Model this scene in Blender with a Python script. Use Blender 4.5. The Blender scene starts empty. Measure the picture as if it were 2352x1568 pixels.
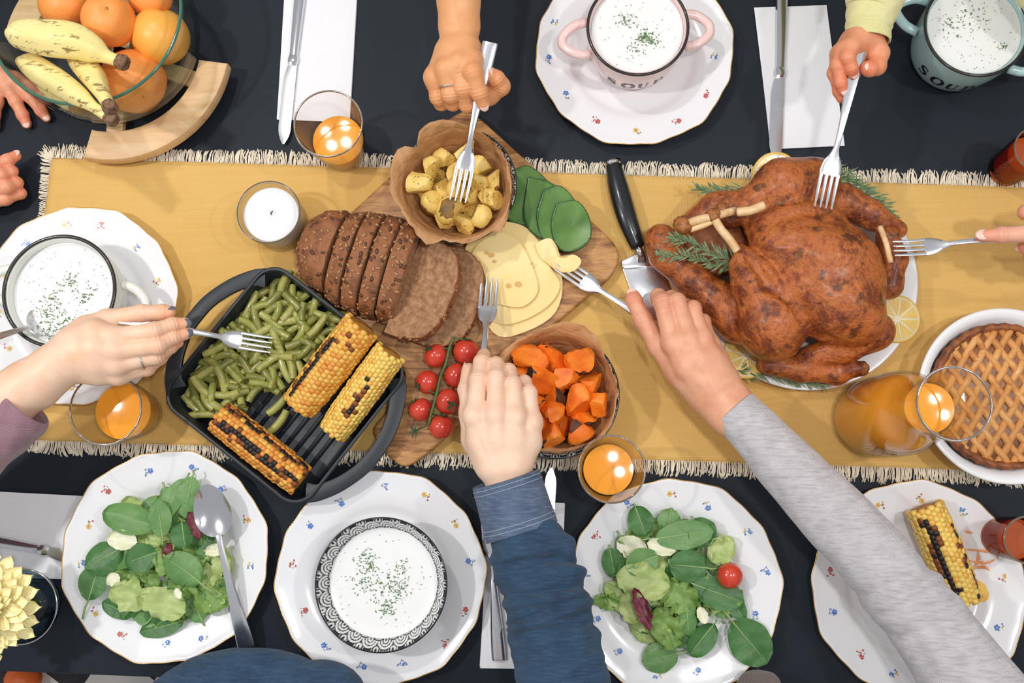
import bpy, bmesh, math, random
import numpy as np
from mathutils import Vector, Matrix, Euler, noise as mnoise

R_ = random.Random(7)
PI = math.pi
scene = bpy.context.scene
col = scene.collection

# ---------------------------------------------------------------- camera, light, exposure
CAM_H = 1.262
CAM_A, CAM_B = math.radians(7.74), math.radians(1.46)
FPX = 35.0 / 36.0 * 2352.0
cam_d = bpy.data.cameras.new('camera')
cam_d.lens = 35.0
cam_d.sensor_width = 36.0
cam_d.clip_start = 0.02
cam = bpy.data.objects.new('camera', cam_d)
cam.location = (0, 0, CAM_H)
cam.rotation_euler = (CAM_A, CAM_B, 0)
col.objects.link(cam)
scene.camera = cam

world = bpy.data.worlds.new('world')
scene.world = world
world.use_nodes = True
wbg = world.node_tree.nodes['Background']
wbg.inputs[0].default_value = (0.93, 0.96, 1.0, 1)
wbg.inputs[1].default_value = 0.55

def area(name, loc, size, power, color, target=(0, 0, 0), shape='DISK', spread=None):
    d = bpy.data.lights.new(name, 'AREA')
    d.shape = shape
    d.size = size
    d.energy = power
    d.color = color
    o = bpy.data.objects.new(name, d)
    o.location = loc
    v = Vector(target) - Vector(loc)
    o.rotation_euler = v.to_track_quat('-Z', 'Y').to_euler()
    col.objects.link(o)
    return o

# the room's ceiling lamps: their bulbs glint in the juice of the three tumblers and the carafe, and those glints
# put one multi-bulb lamp at each of these four spots of a ceiling about 2.6 m above the floor
BULBS = ((-0.035, 0.010, 'a'), (0.025, 0.030, 'b'), (0.030, -0.025, 'c'), (-0.015, -0.035, 'd'))
for where, lx, ly, power in (('left', -1.31, 0.24, 17.5), ('back', -0.63, 1.07, 10.5), ('centre', 0.26, 0.05, 7.5), ('right', 1.11, 0.20, 9.5)):
    for dx, dy, k in BULBS:
        area('ceiling_lamp_%s_bulb_%s_offscreen' % (where, k), (lx + dx, ly + dy, 1.85), 0.016, power / 4, (1.0, 0.975, 0.945), (lx + dx, ly + dy, 0))

scene.view_settings.view_transform = 'Standard'
scene.view_settings.look = 'None'
scene.view_settings.gamma = 1.0
scene.view_settings.exposure = -0.12
scene.view_settings.use_curve_mapping = False

RC = np.array(Euler((CAM_A, CAM_B, 0)).to_matrix())
CAMP = np.array([0, 0, CAM_H])

def P(px, py, z=0.0):
    """point of the table space that lies at height z on the sight line of a measured spot"""
    d = RC @ np.array([(px - 1176.0) / FPX, -(py - 784.0) / FPX, -1.0])
    t = (z - CAM_H) / d[2]
    return Vector(CAMP + d * t)

def mpp(px, py, z=0.0):
    """metres per measured pixel at that spot"""
    p = np.array(P(px, py, z)) - CAMP
    return abs((RC.T @ p)[2]) / FPX

# ---------------------------------------------------------------- object helpers
W = {}

def add(name, me, parent=None, M=None, label=None, cat=None, group=None, kind=None):
    o = bpy.data.objects.new(name, me)
    col.objects.link(o)
    M = Matrix() if M is None else M
    W[o.name] = M.copy()
    if parent is not None:
        o.parent = parent
        o.matrix_parent_inverse = W[parent.name].inverted()
    o.matrix_basis = M
    if label: o['label'] = label
    if cat: o['category'] = cat
    if group: o['group'] = group
    if kind: o['kind'] = kind
    return o

def thing(name, loc, label, cat, group=None):
    return add(name, None, None, Matrix.Translation(Vector(loc)), label, cat, group)

def mesh(name, V, F, mats=None, smooth=True, mi=None, sharp=None):
    me = bpy.data.meshes.new(name)
    me.from_pydata([tuple(v) for v in V], [], [tuple(f) for f in F])
    if mats is not None:
        for m in (mats if isinstance(mats, (list, tuple)) else [mats]):
            me.materials.append(m)
    if mi is not None:
        me.polygons.foreach_set('material_index', list(mi))
    me.polygons.foreach_set('use_smooth', [bool(smooth)] * len(me.polygons))
    me.update()
    if smooth and sharp:
        try: me.set_sharp_from_angle(angle=math.radians(sharp))
        except Exception: pass
    return me

def mk(name, V, F, mat, parent=None, smooth=True, label=None, cat=None, group=None, kind=None, mi=None, sharp=None, base=True):
    """mesh given in table space -> object whose origin sits at its base"""
    A = np.array([tuple(v) for v in V], dtype=float)
    lo, hi = A.min(0), A.max(0)
    c = np.array([(lo[0] + hi[0]) / 2, (lo[1] + hi[1]) / 2, lo[2] if base else (lo[2] + hi[2]) / 2])
    me = mesh(name, A - c, F, mat, smooth, mi, sharp)
    return add(name, me, parent, Matrix.Translation(Vector(c)), label, cat, group, kind)

class G:
    """collects vertices and faces"""
    def __init__(s): s.V = []; s.F = []; s.mi = []
    def put(s, V, F, m=0):
        n = len(s.V)
        s.V += [tuple(v) for v in V]
        s.F += [tuple(i + n for i in f) for f in F]
        s.mi += [m] * len(F)
        return s
    def xf(s, M):
        s.V = [tuple(M @ Vector(v)) for v in s.V]; return s
    def mk(s, name, mat, parent=None, **k):
        return mk(name, s.V, s.F, mat, parent, mi=s.mi if isinstance(mat, (list, tuple)) else None, **k)

def lathe(prof, n=64, closed=False, c=(0, 0, 0), rmod=None):
    V = []; F = []
    k = len(prof)
    for i in range(n):
        a = 2 * PI * i / n
        for (r, z) in prof:
            rr = r * (rmod(a, r, z) if rmod else 1)
            V.append((c[0] + rr * math.cos(a), c[1] + rr * math.sin(a), c[2] + z))
    for i in range(n):
        j = (i + 1) % n
        for q in range(k if closed else k - 1):
            q2 = (q + 1) % k
            F.append((i * k + q, j * k + q, j * k + q2, i * k + q2))
    return V, F

def frames(pts):
    pts = [Vector(p) for p in pts]
    T = []
    for i in range(len(pts)):
        a = pts[max(i - 1, 0)]; b = pts[min(i + 1, len(pts) - 1)]
        T.append((b - a).normalized())
    up = Vector((0, 0, 1)) if abs(T[0].z) < 0.9 else Vector((0, 1, 0))
    N = [(up - T[0] * up.dot(T[0])).normalized()]
    for i in range(1, len(pts)):
        n = N[-1] - T[i] * N[-1].dot(T[i])
        N.append(n.normalized())
    B = [T[i].cross(N[i]) for i in range(len(pts))]
    return pts, T, N, B

def tube(pts, rad, n=12, caps=True, flat=1.0, disp=None):
    pts, T, N, B = frames(pts)
    if not isinstance(rad, (list, tuple)): rad = [rad] * len(pts)
    V = []; F = []
    for i, p in enumerate(pts):
        for j in range(n):
            a = 2 * PI * j / n
            r = rad[i]
            if disp: r = r * (1 + disp(i / (len(pts) - 1), a))
            V.append(p + B[i] * (r * math.cos(a)) + N[i] * (r * flat * math.sin(a)))
    for i in range(len(pts) - 1):
        for j in range(n):
            k = (j + 1) % n
            F.append((i * n + j, i * n + k, (i + 1) * n + k, (i + 1) * n + j))
    if caps:
        F.append(tuple(range(n - 1, -1, -1)))
        F.append(tuple((len(pts) - 1) * n + j for j in range(n)))
    return V, F

def smooth_path(pts, n=24):
    """Catmull-Rom through the points (any dimension)"""
    A = np.array([tuple(p) for p in pts], dtype=float)
    A = np.vstack([2 * A[0] - A[1], A, 2 * A[-1] - A[-2]])
    m = len(A) - 3
    out = []
    for t in np.linspace(0, m - 1e-9, n):
        i = int(t); u = t - i
        p0, p1, p2, p3 = A[i], A[i + 1], A[i + 2], A[i + 3]
        out.append(0.5 * ((2 * p1) + (-p0 + p2) * u + (2 * p0 - 5 * p1 + 4 * p2 - p3) * u * u + (-p0 + 3 * p1 - 3 * p2 + p3) * u ** 3))
    return out

def box(x0, x1, y0, y1, z0, z1):
    V = [(x, y, z) for z in (z0, z1) for y in (y0, y1) for x in (x0, x1)]
    F = [(0, 2, 3, 1), (4, 5, 7, 6), (0, 1, 5, 4), (2, 6, 7, 3), (0, 4, 6, 2), (1, 3, 7, 5)]
    return V, F

def prism(poly, z0, z1, bevel=0.0, steps=2):
    """extruded polygon (counter-clockwise list of (x,y)) with a rounded upper and lower edge"""
    pts = [Vector((p[0], p[1])) for p in poly]
    n = len(pts)
    area2 = sum(pts[i].x * pts[(i + 1) % n].y - pts[(i + 1) % n].x * pts[i].y for i in range(n))
    if area2 < 0: pts.reverse()
    nor = []
    for i in range(n):
        e1 = (pts[i] - pts[i - 1]); e2 = (pts[(i + 1) % n] - pts[i])
        m = Vector((e1.y, -e1.x)).normalized() + Vector((e2.y, -e2.x)).normalized()
        nor.append(m.normalized() if m.length > 1e-9 else Vector((0, 0)))
    rings = []
    if bevel > 0:
        for s in range(steps + 1):
            a = PI / 2 * s / steps
            rings.append((bevel * (1 - math.sin(a)), z0 + bevel * (1 - math.cos(a))))
        for s in range(steps + 1):
            a = PI / 2 * s / steps
            rings.append((bevel * (1 - math.cos(a)), z1 - bevel * (1 - math.sin(a))))
    else:
        rings = [(0, z0), (0, z1)]
    V = []; F = []
    for ins, z in rings:
        for i in range(n):
            q = pts[i] - nor[i] * ins
            V.append((q.x, q.y, z))
    for r in range(len(rings) - 1):
        for i in range(n):
            j = (i + 1) % n
            F.append((r * n + i, r * n + j, (r + 1) * n + j, (r + 1) * n + i))
    F.append(tuple(range(n - 1, -1, -1)))
    F.append(tuple((len(rings) - 1) * n + i for i in range(n)))
    return V, F

def rounded(pts, r=0.01, n=5):
    """round the corners of a polygon"""
    out = []
    m = len(pts)
    for i in range(m):
        p = Vector(pts[i][:2]); a = Vector(pts[i - 1][:2]); b = Vector(pts[(i + 1) % m][:2])
        ra = min(r, (a - p).length * 0.45); rb = min(r, (b - p).length * 0.45)
        A = p + (a - p).normalized() * ra; B = p + (b - p).normalized() * rb
        for k in range(n + 1):
            t = k / n
            q = A * (1 - t) ** 2 + p * (2 * t * (1 - t)) + B * t * t
            out.append((q.x, q.y))
    return out

def frame(A, B, up=(0, 0, 1)):
    """matrix whose x axis runs from A to B"""
    A = Vector(A); B = Vector(B)
    x = (B - A).normalized()
    up = Vector(up)
    z = (up - x * up.dot(x)).normalized()
    y = z.cross(x)
    M = Matrix((x, y, z)).transposed().to_4x4()
    M.translation = A
    return M

# ---------------------------------------------------------------- blended solids
class Blend:
    def __init__(s, lo, hi, h):
        s.lo = np.array(lo, float); s.h = h
        s.n = np.maximum(np.ceil((np.array(hi) - s.lo) / h).astype(int) + 1, 3)
        s.ax = [s.lo[i] + h * np.arange(s.n[i]) for i in range(3)]
    def new(s): return np.full(s.n, 0.05, dtype=np.float32)
    def sub(s, lo, hi):
        sl = []
        for i in range(3):
            a = int(np.clip(np.floor((lo[i] - s.lo[i]) / s.h), 0, s.n[i] - 1))
            b = int(np.clip(np.ceil((hi[i] - s.lo[i]) / s.h) + 1, a + 1, s.n[i]))
            sl.append(slice(a, b))
        g = np.meshgrid(s.ax[0][sl[0]], s.ax[1][sl[1]], s.ax[2][sl[2]], indexing='ij')
        return tuple(sl), g
    @staticmethod
    def smin(a, b, k):
        if k <= 0: return np.minimum(a, b)
        h = np.maximum(k - np.abs(a - b), 0) / k
        return np.minimum(a, b) - h * h * k * 0.25
    def cone(s, f, a, b, ra, rb, k, sub=False):
        a = np.array(tuple(a)); b = np.array(tuple(b))
        m = max(ra, rb) + max(k, 0.004) + 0.004
        sl, g = s.sub(np.minimum(a, b) - m, np.maximum(a, b) + m)
        ab = b - a
        L = max(ab @ ab, 1e-12)
        t = ((g[0] - a[0]) * ab[0] + (g[1] - a[1]) * ab[1] + (g[2] - a[2]) * ab[2]) / L
        t = np.clip(t, 0, 1)
        d = np.sqrt((g[0] - a[0] - t * ab[0]) ** 2 + (g[1] - a[1] - t * ab[1]) ** 2 + (g[2] - a[2] - t * ab[2]) ** 2) - (ra + (rb - ra) * t)
        f[sl] = -s.smin(-f[sl], d, k) if sub else s.smin(f[sl], d, k)
        return f
    def chain(s, f, pts, rad, k):
        for i in range(len(pts) - 1): s.cone(f, pts[i], pts[i + 1], rad[i], rad[i + 1], k)
        return f
    def ell(s, f, c, r, rot=None, k=0.01, sub=False):
        c = np.array(tuple(c)); r = np.array(r, float)
        m = r.max() + max(k, 0.004) + 0.004
        sl, g = s.sub(c - m, c + m)
        q = np.stack([g[0] - c[0], g[1] - c[1], g[2] - c[2]])
        if rot is not None:
            q = np.tensordot(np.array(rot).T, q, axes=(1, 0))
        k0 = np.sqrt(sum((q[i] / r[i]) ** 2 for i in range(3)))
        k1 = np.sqrt(sum((q[i] / r[i] ** 2) ** 2 for i in range(3)))
        d = k0 * (k0 - 1) / np.maximum(k1, 1e-6)
        f[sl] = -s.smin(-f[sl], d, k) if sub else s.smin(f[sl], d, k)
        return f
    def net(s, f, relax=1):
        ins = f < 0
        n = np.array(f.shape) - 1
        cnt = np.zeros(n, np.float32); acc = np.zeros((3,) + tuple(n), np.float32)
        cor = [(i, j, k) for i in (0, 1) for j in (0, 1) for k in (0, 1)]
        def S(o): return tuple(slice(o[i], o[i] + n[i]) for i in range(3))
        for c in cor:
            for ax in range(3):
                if c[ax] == 0:
                    e = list(c); e[ax] = 1
                    A = f[S(c)]; B = f[S(e)]
                    cr = ins[S(c)] != ins[S(e)]
                    t = np.where(cr, A / np.where(cr, A - B, 1), 0)
                    cnt += cr
                    for q in range(3):
                        acc[q] += cr * (c[q] + (t if q == ax else 0))
        act = cnt > 0
        idx = -np.ones(n, int)
        idx[act] = np.arange(act.sum())
        I = np.argwhere(act)
        V = s.lo + s.h * (I + (acc[:, act] / cnt[act]).T)
        Fs = []
        for ax in range(3):
            a1, a2 = (ax + 1) % 3, (ax + 2) % 3
            sl0 = [slice(None)] * 3; sl1 = [slice(None)] * 3
            sl0[ax] = slice(0, -1); sl1[ax] = slice(1, None)
            cr = ins[tuple(sl0)] != ins[tuple(sl1)]
            E = np.argwhere(cr)
            ok = (E[:, a1] > 0) & (E[:, a2] > 0) & (E[:, a1] < n[a1]) & (E[:, a2] < n[a2])
            E = E[ok]
            def cell(d1, d2):
                Q = E.copy(); Q[:, a1] += d1; Q[:, a2] += d2
                return idx[Q[:, 0], Q[:, 1], Q[:, 2]]
            q = np.stack([cell(-1, -1), cell(0, -1), cell(0, 0), cell(-1, 0)], 1)
            flip = ~ins[E[:, 0], E[:, 1], E[:, 2]]
            q[flip] = q[flip][:, ::-1]
            Fs.append(q)
        F = np.vstack(Fs)
        F = F[(F >= 0).all(1)]
        for _ in range(relax):
            su = np.zeros_like(V); ct = np.zeros(len(V))
            for a, b in ((0, 1), (1, 2), (2, 3), (3, 0)):
                np.add.at(su, F[:, a], V[F[:, b]]); np.add.at(ct, F[:, a], 1)
                np.add.at(su, F[:, b], V[F[:, a]]); np.add.at(ct, F[:, b], 1)
            V = V * 0.45 + 0.55 * su / np.maximum(ct, 1)[:, None]
        return V, F

def fast_mesh(name, V, F, mats, attrs=None):
    """quad mesh from arrays"""
    me = bpy.data.meshes.new(name)
    me.vertices.add(len(V)); me.vertices.foreach_set('co', np.asarray(V, np.float32).ravel())
    me.loops.add(F.size); me.loops.foreach_set('vertex_index', F.ravel().astype(np.int32))
    me.polygons.add(len(F)); me.polygons.foreach_set('loop_start', np.arange(0, F.size, F.shape[1], dtype=np.int32))
    try: me.polygons.foreach_set('loop_total', np.full(len(F), F.shape[1], dtype=np.int32))
    except Exception: pass
    me.update(calc_edges=True); me.validate()
    me.polygons.foreach_set('use_smooth', [True] * len(me.polygons))
    for m in (mats if isinstance(mats, (list, tuple)) else [mats]): me.materials.append(m)
    for k, v in (attrs or {}).items():
        if np.ndim(v) == 1:
            a = me.attributes.new(k, 'FLOAT', 'POINT'); a.data.foreach_set('value', np.asarray(v, np.float32))
        else:
            a = me.attributes.new(k, 'FLOAT_COLOR', 'POINT'); a.data.foreach_set('color', np.asarray(v, np.float32).ravel())
    return me

# ---------------------------------------------------------------- materials
def lin(c):
    """screen colour 0-255 -> scene colour"""
    o = []
    for v in c:
        v = v / 255.0
        o.append(v / 12.92 if v <= 0.04045 else ((v + 0.055) / 1.055) ** 2.4)
    return (o[0], o[1], o[2], 1.0)

class NT:
    def __init__(s, name):
        s.m = bpy.data.materials.new(name); s.m.use_nodes = True
        s.t = s.m.node_tree; s.b = s.t.nodes['Principled BSDF']
        s.co = None
    def n(s, ty, **kw):
        x = s.t.nodes.new(ty)
        for k, v in kw.items():
            if k in x.inputs: x.inputs[k].default_value = v
            else: setattr(x, k, v)
        return x
    def l(s, a, b): s.t.links.new(a, b)
    def coord(s, which='Object'):
        c = s.n('ShaderNodeTexCoord'); return c.outputs[which]
    def noise(s, scale, detail=3, rough=0.55, vec=None, dist=0.0):
        x = s.n('ShaderNodeTexNoise', Scale=scale, Detail=detail, Roughness=rough, Distortion=dist)
        s.l(vec or s.coord(), x.inputs['Vector']); return x.outputs['Fac']
    def ramp(s, fac, stops):
        x = s.n('ShaderNodeValToRGB')
        e = x.color_ramp.elements
        while len(e) < len(stops): e.new(0.5)
        for i, (p, c) in enumerate(stops): e[i].position = p; e[i].color = c
        s.l(fac, x.inputs['Fac']); return x.outputs['Color']
    def mix(s, fac, a, b, blend='MIX'):
        x = s.n('ShaderNodeMix', data_type='RGBA', blend_type=blend)
        for sock, v in ((x.inputs[0], fac), (x.inputs[6], a), (x.inputs[7], b)):
            if hasattr(v, 'is_output'): s.l(v, sock)
            else: sock.default_value = v
        return x.outputs[2]
    def math(s, op, a, b=None, clamp=False):
        x = s.n('ShaderNodeMath', operation=op, use_clamp=clamp)
        for i, v in enumerate((a, b)):
            if v is None: continue
            if hasattr(v, 'is_output'): s.l(v, x.inputs[i])
            else: x.inputs[i].default_value = v
        return x.outputs[0]
    def bump(s, h, strength=0.3, dist=0.001):
        x = s.n('ShaderNodeBump', Strength=strength, Distance=dist)
        s.l(h, x.inputs['Height']); s.l(x.outputs[0], s.b.inputs['Normal'])
    def color(s, c):
        if hasattr(c, 'is_output'): s.l(c, s.b.inputs['Base Color'])
        else: s.b.inputs['Base Color'].default_value = c
    def attr(s, name, out='Fac'):
        return s.n('ShaderNodeAttribute', attribute_name=name).outputs[out]
    def set(s, **kw):
        for k, v in kw.items(): s.b.inputs[k.replace('_', ' ')].default_value = v
        return s

def plain(name, c, rough=0.5, metal=0.0, var=0.0, vscale=60, bump=0.0, bscale=200, c2=None, sss=0.0, coat=0.0, spec=None):
    n = NT(name)
    n.set(Roughness=rough, Metallic=metal)
    if spec is not None: n.b.inputs['Specular IOR Level'].default_value = spec
    if coat: n.b.inputs['Coat Weight'].default_value = coat; n.b.inputs['Coat Roughness'].default_value = 0.08
    if sss:
        n.b.inputs['Subsurface Weight'].default_value = sss
        n.b.inputs['Subsurface Radius'].default_value = (0.006, 0.003, 0.0015)
        n.b.inputs['Subsurface Scale'].default_value = 1.0
    base = lin(c)
    if var or c2:
        d = lin(c2) if c2 else tuple(x * (1 - var) for x in base[:3]) + (1,)
        n.color(n.ramp(n.noise(vscale, 4), [(0.35, base), (0.68, d)]))
    else:
        n.color(base)
    if bump: n.bump(n.noise(bscale, 3), bump)
    return n.m

def clear_glass(name, mid=(0.985, 0.99, 0.988), edge=(0.80, 0.79, 0.76)):
    """clear thin-walled glass: light goes straight through, slanting paths through the wall are a little darker"""
    n = NT(name)
    lw = n.n('ShaderNodeLayerWeight', Blend=0.5)
    f = lw.outputs['Facing']
    tint = n.ramp(f, [(0.0, mid + (1,)), (0.7, tuple(x * 0.99 for x in mid) + (1,)), (1.0, edge + (1,))])
    tr = n.n('ShaderNodeBsdfTransparent'); n.l(tint, tr.inputs[0])
    gl = n.n('ShaderNodeBsdfGlossy'); gl.inputs['Roughness'].default_value = 0.03
    fr = n.math('ADD', n.math('MULTIPLY', n.math('POWER', f, 5.0), 0.55), 0.035)
    mx = n.n('ShaderNodeMixShader')
    n.l(fr, mx.inputs[0]); n.l(tr.outputs[0], mx.inputs[1]); n.l(gl.outputs[0], mx.inputs[2])
    n.l(mx.outputs[0], n.t.nodes['Material Output'].inputs['Surface'])
    return n.m
# ---------------------------------------------------------------- materials used all over
m_steel = plain('brushed_steel', (226, 226, 230), 0.24, 1.0, var=0.06, vscale=300)
m_steel_dark = plain('polished_steel', (214, 214, 218), 0.14, 1.0)
m_china = plain('white_china', (240, 240, 243), 0.18, var=0.015, vscale=20, coat=0.35)
m_gold = plain('gold_line', (205, 165, 105), 0.25, 0.6)
m_white_ceramic = plain('white_ceramic', (240, 240, 242), 0.2, coat=0.3)
m_glass = clear_glass('clear_glass')
m_juice = plain('orange_juice', (252, 164, 48), 0.02, var=0.04, vscale=30, sss=0.2)
m_black_iron = NT('black_cast_iron')
m_black_iron.set(Roughness=0.42); m_black_iron.color(lin((26, 32, 41))); m_black_iron.bump(m_black_iron.noise(900, 2), 0.12)
m_black_iron = m_black_iron.m

# ---------------------------------------------------------------- floor, rug, table
TILT = -0.033
def RT(x, y, z=0.0):
    c, s = math.cos(TILT), math.sin(TILT)
    return (c * x - s * y, s * x + c * y, z)

n = NT('pale_wood_floor'); n.set(Roughness=0.5)
n.color(n.ramp(n.noise(3, 4), [(0.3, lin((196, 180, 160))), (0.7, lin((172, 152, 130)))]))
m_floor = n.m
V, F = box(-3, 3, -3, 3, -0.80, -0.75)
mk('floor', V, F, m_floor, smooth=False, kind='structure', label='pale wooden floor under the dining table')

m_wall = plain('white_plaster', (226, 224, 220), 0.9, var=0.03, vscale=6)
for nm, bx in (('wall_back', (-3, 3, 2.9, 3.0, -0.75, 1.95)), ('wall_right', (2.9, 3.0, -3, 3, -0.75, 1.95))):
    V, F = box(*bx)
    mk(nm, V, F, m_wall, smooth=False, kind='structure', label='plain white plaster wall of the dining room')

n = NT('black_white_rug'); n.set(Roughness=0.9)
ck = n.n('ShaderNodeTexChecker', Scale=9.0)
mp = n.n('ShaderNodeMapping'); mp.inputs['Rotation'].default_value = (0, 0, 0.6)
n.l(n.coord(), mp.inputs[0]); n.l(mp.outputs[0], ck.inputs['Vector'])
ck.inputs['Color1'].default_value = lin((228, 222, 216)); ck.inputs['Color2'].default_value = lin((52, 50, 54))
n.color(ck.outputs[0]); n.bump(n.noise(300, 2), 0.5)
m_rug = n.m
V, F = box(-1.75, 1.8, -1.3, 1.6, -0.75, -0.742)
mk('rug', V, F, m_rug, smooth=False, label='black and white checked rug on the floor below the table', cat='rug')

tx0, tx1 = -1.02, 1.12
ty0 = P(190, 1549).y + 0.018 * 0
ty0 = (math.cos(-TILT) * P(190, 1549).y + math.sin(-TILT) * P(190, 1549).x)
ty1 = ty0 + 0.98
n = NT('black_table_cloth'); n.set(Roughness=0.62)
n.b.inputs['Specular IOR Level'].default_value = 0.32
n.color(n.ramp(n.noise(4, 3), [(0.3, lin((24, 32, 42))), (0.75, lin((29, 36, 46)))]))
n.bump(n.noise(1400, 2), 0.12)
m_table = n.m
n = NT('dark_table_wood'); n.set(Roughness=0.5); n.color(n.ramp(n.noise(20, 3), [(0.3, lin((46, 34, 28))), (0.7, lin((60, 46, 36)))]))
m_tleg = n.m
tb = thing('dining_table', RT((tx0 + tx1) / 2, (ty0 + ty1) / 2, -0.742), 'long dining table with a matte blue-black top carrying the whole meal', 'table')
poly = rounded([RT(tx0, ty0), RT(tx1, ty0), RT(tx1, ty1), RT(tx0, ty1)], 0.02)
V, F = prism(poly, -0.03, 0.0, 0.003)
mk('tabletop', V, F, m_table, tb, sharp=40)
for x in (tx0 + 0.35, tx1 - 0.35):
    for y in (ty0 + 0.08, ty1 - 0.08):
        V, F = box(-0.03, 0.03, -0.03, 0.03, -0.742, -0.03)
        mk('leg', [Vector(v) + Vector(RT(x, y)) for v in V], F, m_tleg, tb, smooth=False)

# ---------------------------------------------------------------- table runner with fringe
n = NT('mustard_linen'); n.set(Roughness=0.92)
oc = n.coord()
w1 = n.n('ShaderNodeTexWave', Scale=170.0, Distortion=1.2, wave_type='BANDS', bands_direction='X'); w1.inputs['Detail'].default_value = 2
w2 = n.n('ShaderNodeTexWave', Scale=170.0, Distortion=1.2, wave_type='BANDS', bands_direction='Y'); w2.inputs['Detail'].default_value = 2
n.l(oc, w1.inputs['Vector']); n.l(oc, w2.inputs['Vector'])
wv = n.math('ADD', w1.outputs['Fac'], w2.outputs['Fac'])
stretch = n.n('ShaderNodeMapping'); stretch.inputs['Scale'].default_value = (12, 160, 1); n.l(oc, stretch.inputs[0])
slub = n.noise(1.0, 3, vec=stretch.outputs[0])
cbase = n.ramp(n.noise(5, 3), [(0.3, lin((236, 194, 118))), (0.7, lin((226, 180, 100)))])
c1 = n.mix(n.math('MULTIPLY', wv, 0.20), cbase, lin((190, 146, 74)))
c2 = n.mix(n.math('MULTIPLY', n.math('SUBTRACT', slub, 0.40, True), 0.45), c1, lin((244, 210, 142)))
n.color(c2); n.bump(wv, 0.35, 0.0008)
m_linen = n.m
m_fringe = plain('raw_linen_thread', (250, 238, 216), 0.9, var=0.18, vscale=90)

Zr = 0.0016
TLc, TRc, BRc, BLc = P(118, 362), P(2440, 432), P(2440, 1087), P(44, 1011)
nx, ny = 140, 50
V = []; F = []
for j in range(ny + 1):
    for i in range(nx + 1):
        u, v = i / nx, j / ny
        p = (BLc * (1 - u) + BRc * u) * (1 - v) + (TLc * (1 - u) + TRc * u) * v
        w = mnoise.noise(Vector((p.x * 6, p.y * 6, 3.1)))
        e = min(v, 1 - v, u) * 12
        p = p + Vector((0, 0.0012 * mnoise.noise(Vector((p.x * 9, 1.7, 0))), Zr + 0.0009 * max(0, w) * min(1, e)))
        V.append(p)
top = len(V)
for j in range(ny):
    for i in range(nx):
        a = j * (nx + 1) + i
        F.append((a, a + 1, a + nx + 2, a + nx + 1))
V += [Vector((v.x, v.y, 0.0002)) for v in V[:top]]
ring = [i for i in range(nx + 1)] + [(j + 1) * (nx + 1) - 1 for j in range(1, ny + 1)] + [ny * (nx + 1) + i for i in range(nx - 1, -1, -1)] + [j * (nx + 1) for j in range(ny - 1, 0, -1)]
for k in range(len(ring)):
    a, b = ring[k], ring[(k + 1) % len(ring)]
    F.append((a, a + top, b + top, b))
runner = mk('table_runner', V, F, m_linen, label='mustard yellow linen table runner with a pale fringe along its edges', cat='table runner')

g = G()
rf = random.Random(3)
def strand(p, d, L, lean):
    side = Vector((-d.y, d.x, 0))
    pts = []
    for k in range(4):
        t = k / 3
        q = p + d * (L * t) + side * (lean * t * t * L + 0.0007 * math.sin(5 * t + lean * 9))
        pts.append(Vector((q.x, q.y, 0.0017 + 0.0007 * math.sin(t * 3 + lean * 5))))
    g.put(*tube(pts, [0.0008, 0.00075, 0.0007, 0.0009], 4))
def fringe(A, B, d, n, L0, L1):
    lean = 0; left = 0; Lc = 0.02
    for k in range(n):
        if left <= 0:
            left = rf.randint(4, 11); lean = rf.uniform(-0.22, 0.22); Lc = rf.uniform(L0, L1)
        left -= 1
        t = (k + rf.uniform(0.1, 0.9)) / n
        p = A * (1 - t) + B * t
        strand(Vector((p.x, p.y, 0)) - d * 0.001, d, Lc * rf.uniform(0.88, 1.08), lean + rf.uniform(-0.22, 0.22) + (rf.uniform(-0.7, 0.7) if rf.random() < 0.05 else 0))
dl = (TRc - TLc).normalized(); dup = Vector((-dl.y, dl.x, 0))
fringe(TLc, TRc, dup, 900, 0.0150, 0.0200)
fringe(BLc, BRc, -dup, 900, 0.0150, 0.0205)
dl2 = (TLc - BLc).normalized(); dleft = Vector((-dl2.y, dl2.x, 0))
fringe(BLc, TLc, dleft, 210, 0.008, 0.013)
for k in range(26):                                   # splayed threads at the corner
    a = rf.uniform(0.1, 1.5)
    strand(Vector((TLc.x, TLc.y, 0)) + Vector((rf.uniform(-0.002, 0.004), rf.uniform(-0.004, 0.002), 0)), (dup * math.sin(a) + dleft * math.cos(a)).normalized(), rf.uniform(0.009, 0.02), rf.uniform(-0.3, 0.3))
for k in range(26):
    a = rf.uniform(0.1, 1.5)
    strand(Vector((BLc.x, BLc.y, 0)) + Vector((rf.uniform(-0.002, 0.004), rf.uniform(-0.002, 0.004), 0)), (-dup * math.sin(a) + dleft * math.cos(a)).normalized(), rf.uniform(0.009, 0.018), rf.uniform(-0.3, 0.3))
g.mk('fringe', m_fringe, runner, kind='stuff', label='cream knotless thread fringe')

# ---------------------------------------------------------------- china plates with scattered flower print
m_pr = plain('print_red', (196, 92, 88), 0.25); m_pb = plain('print_blue', (86, 130, 206), 0.25)
m_py = plain('print_yellow', (226, 190, 104), 0.25); m_pg = plain('print_green', (128, 152, 110), 0.25)
m_pv = plain('print_violet', (132, 142, 204), 0.25)

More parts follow.
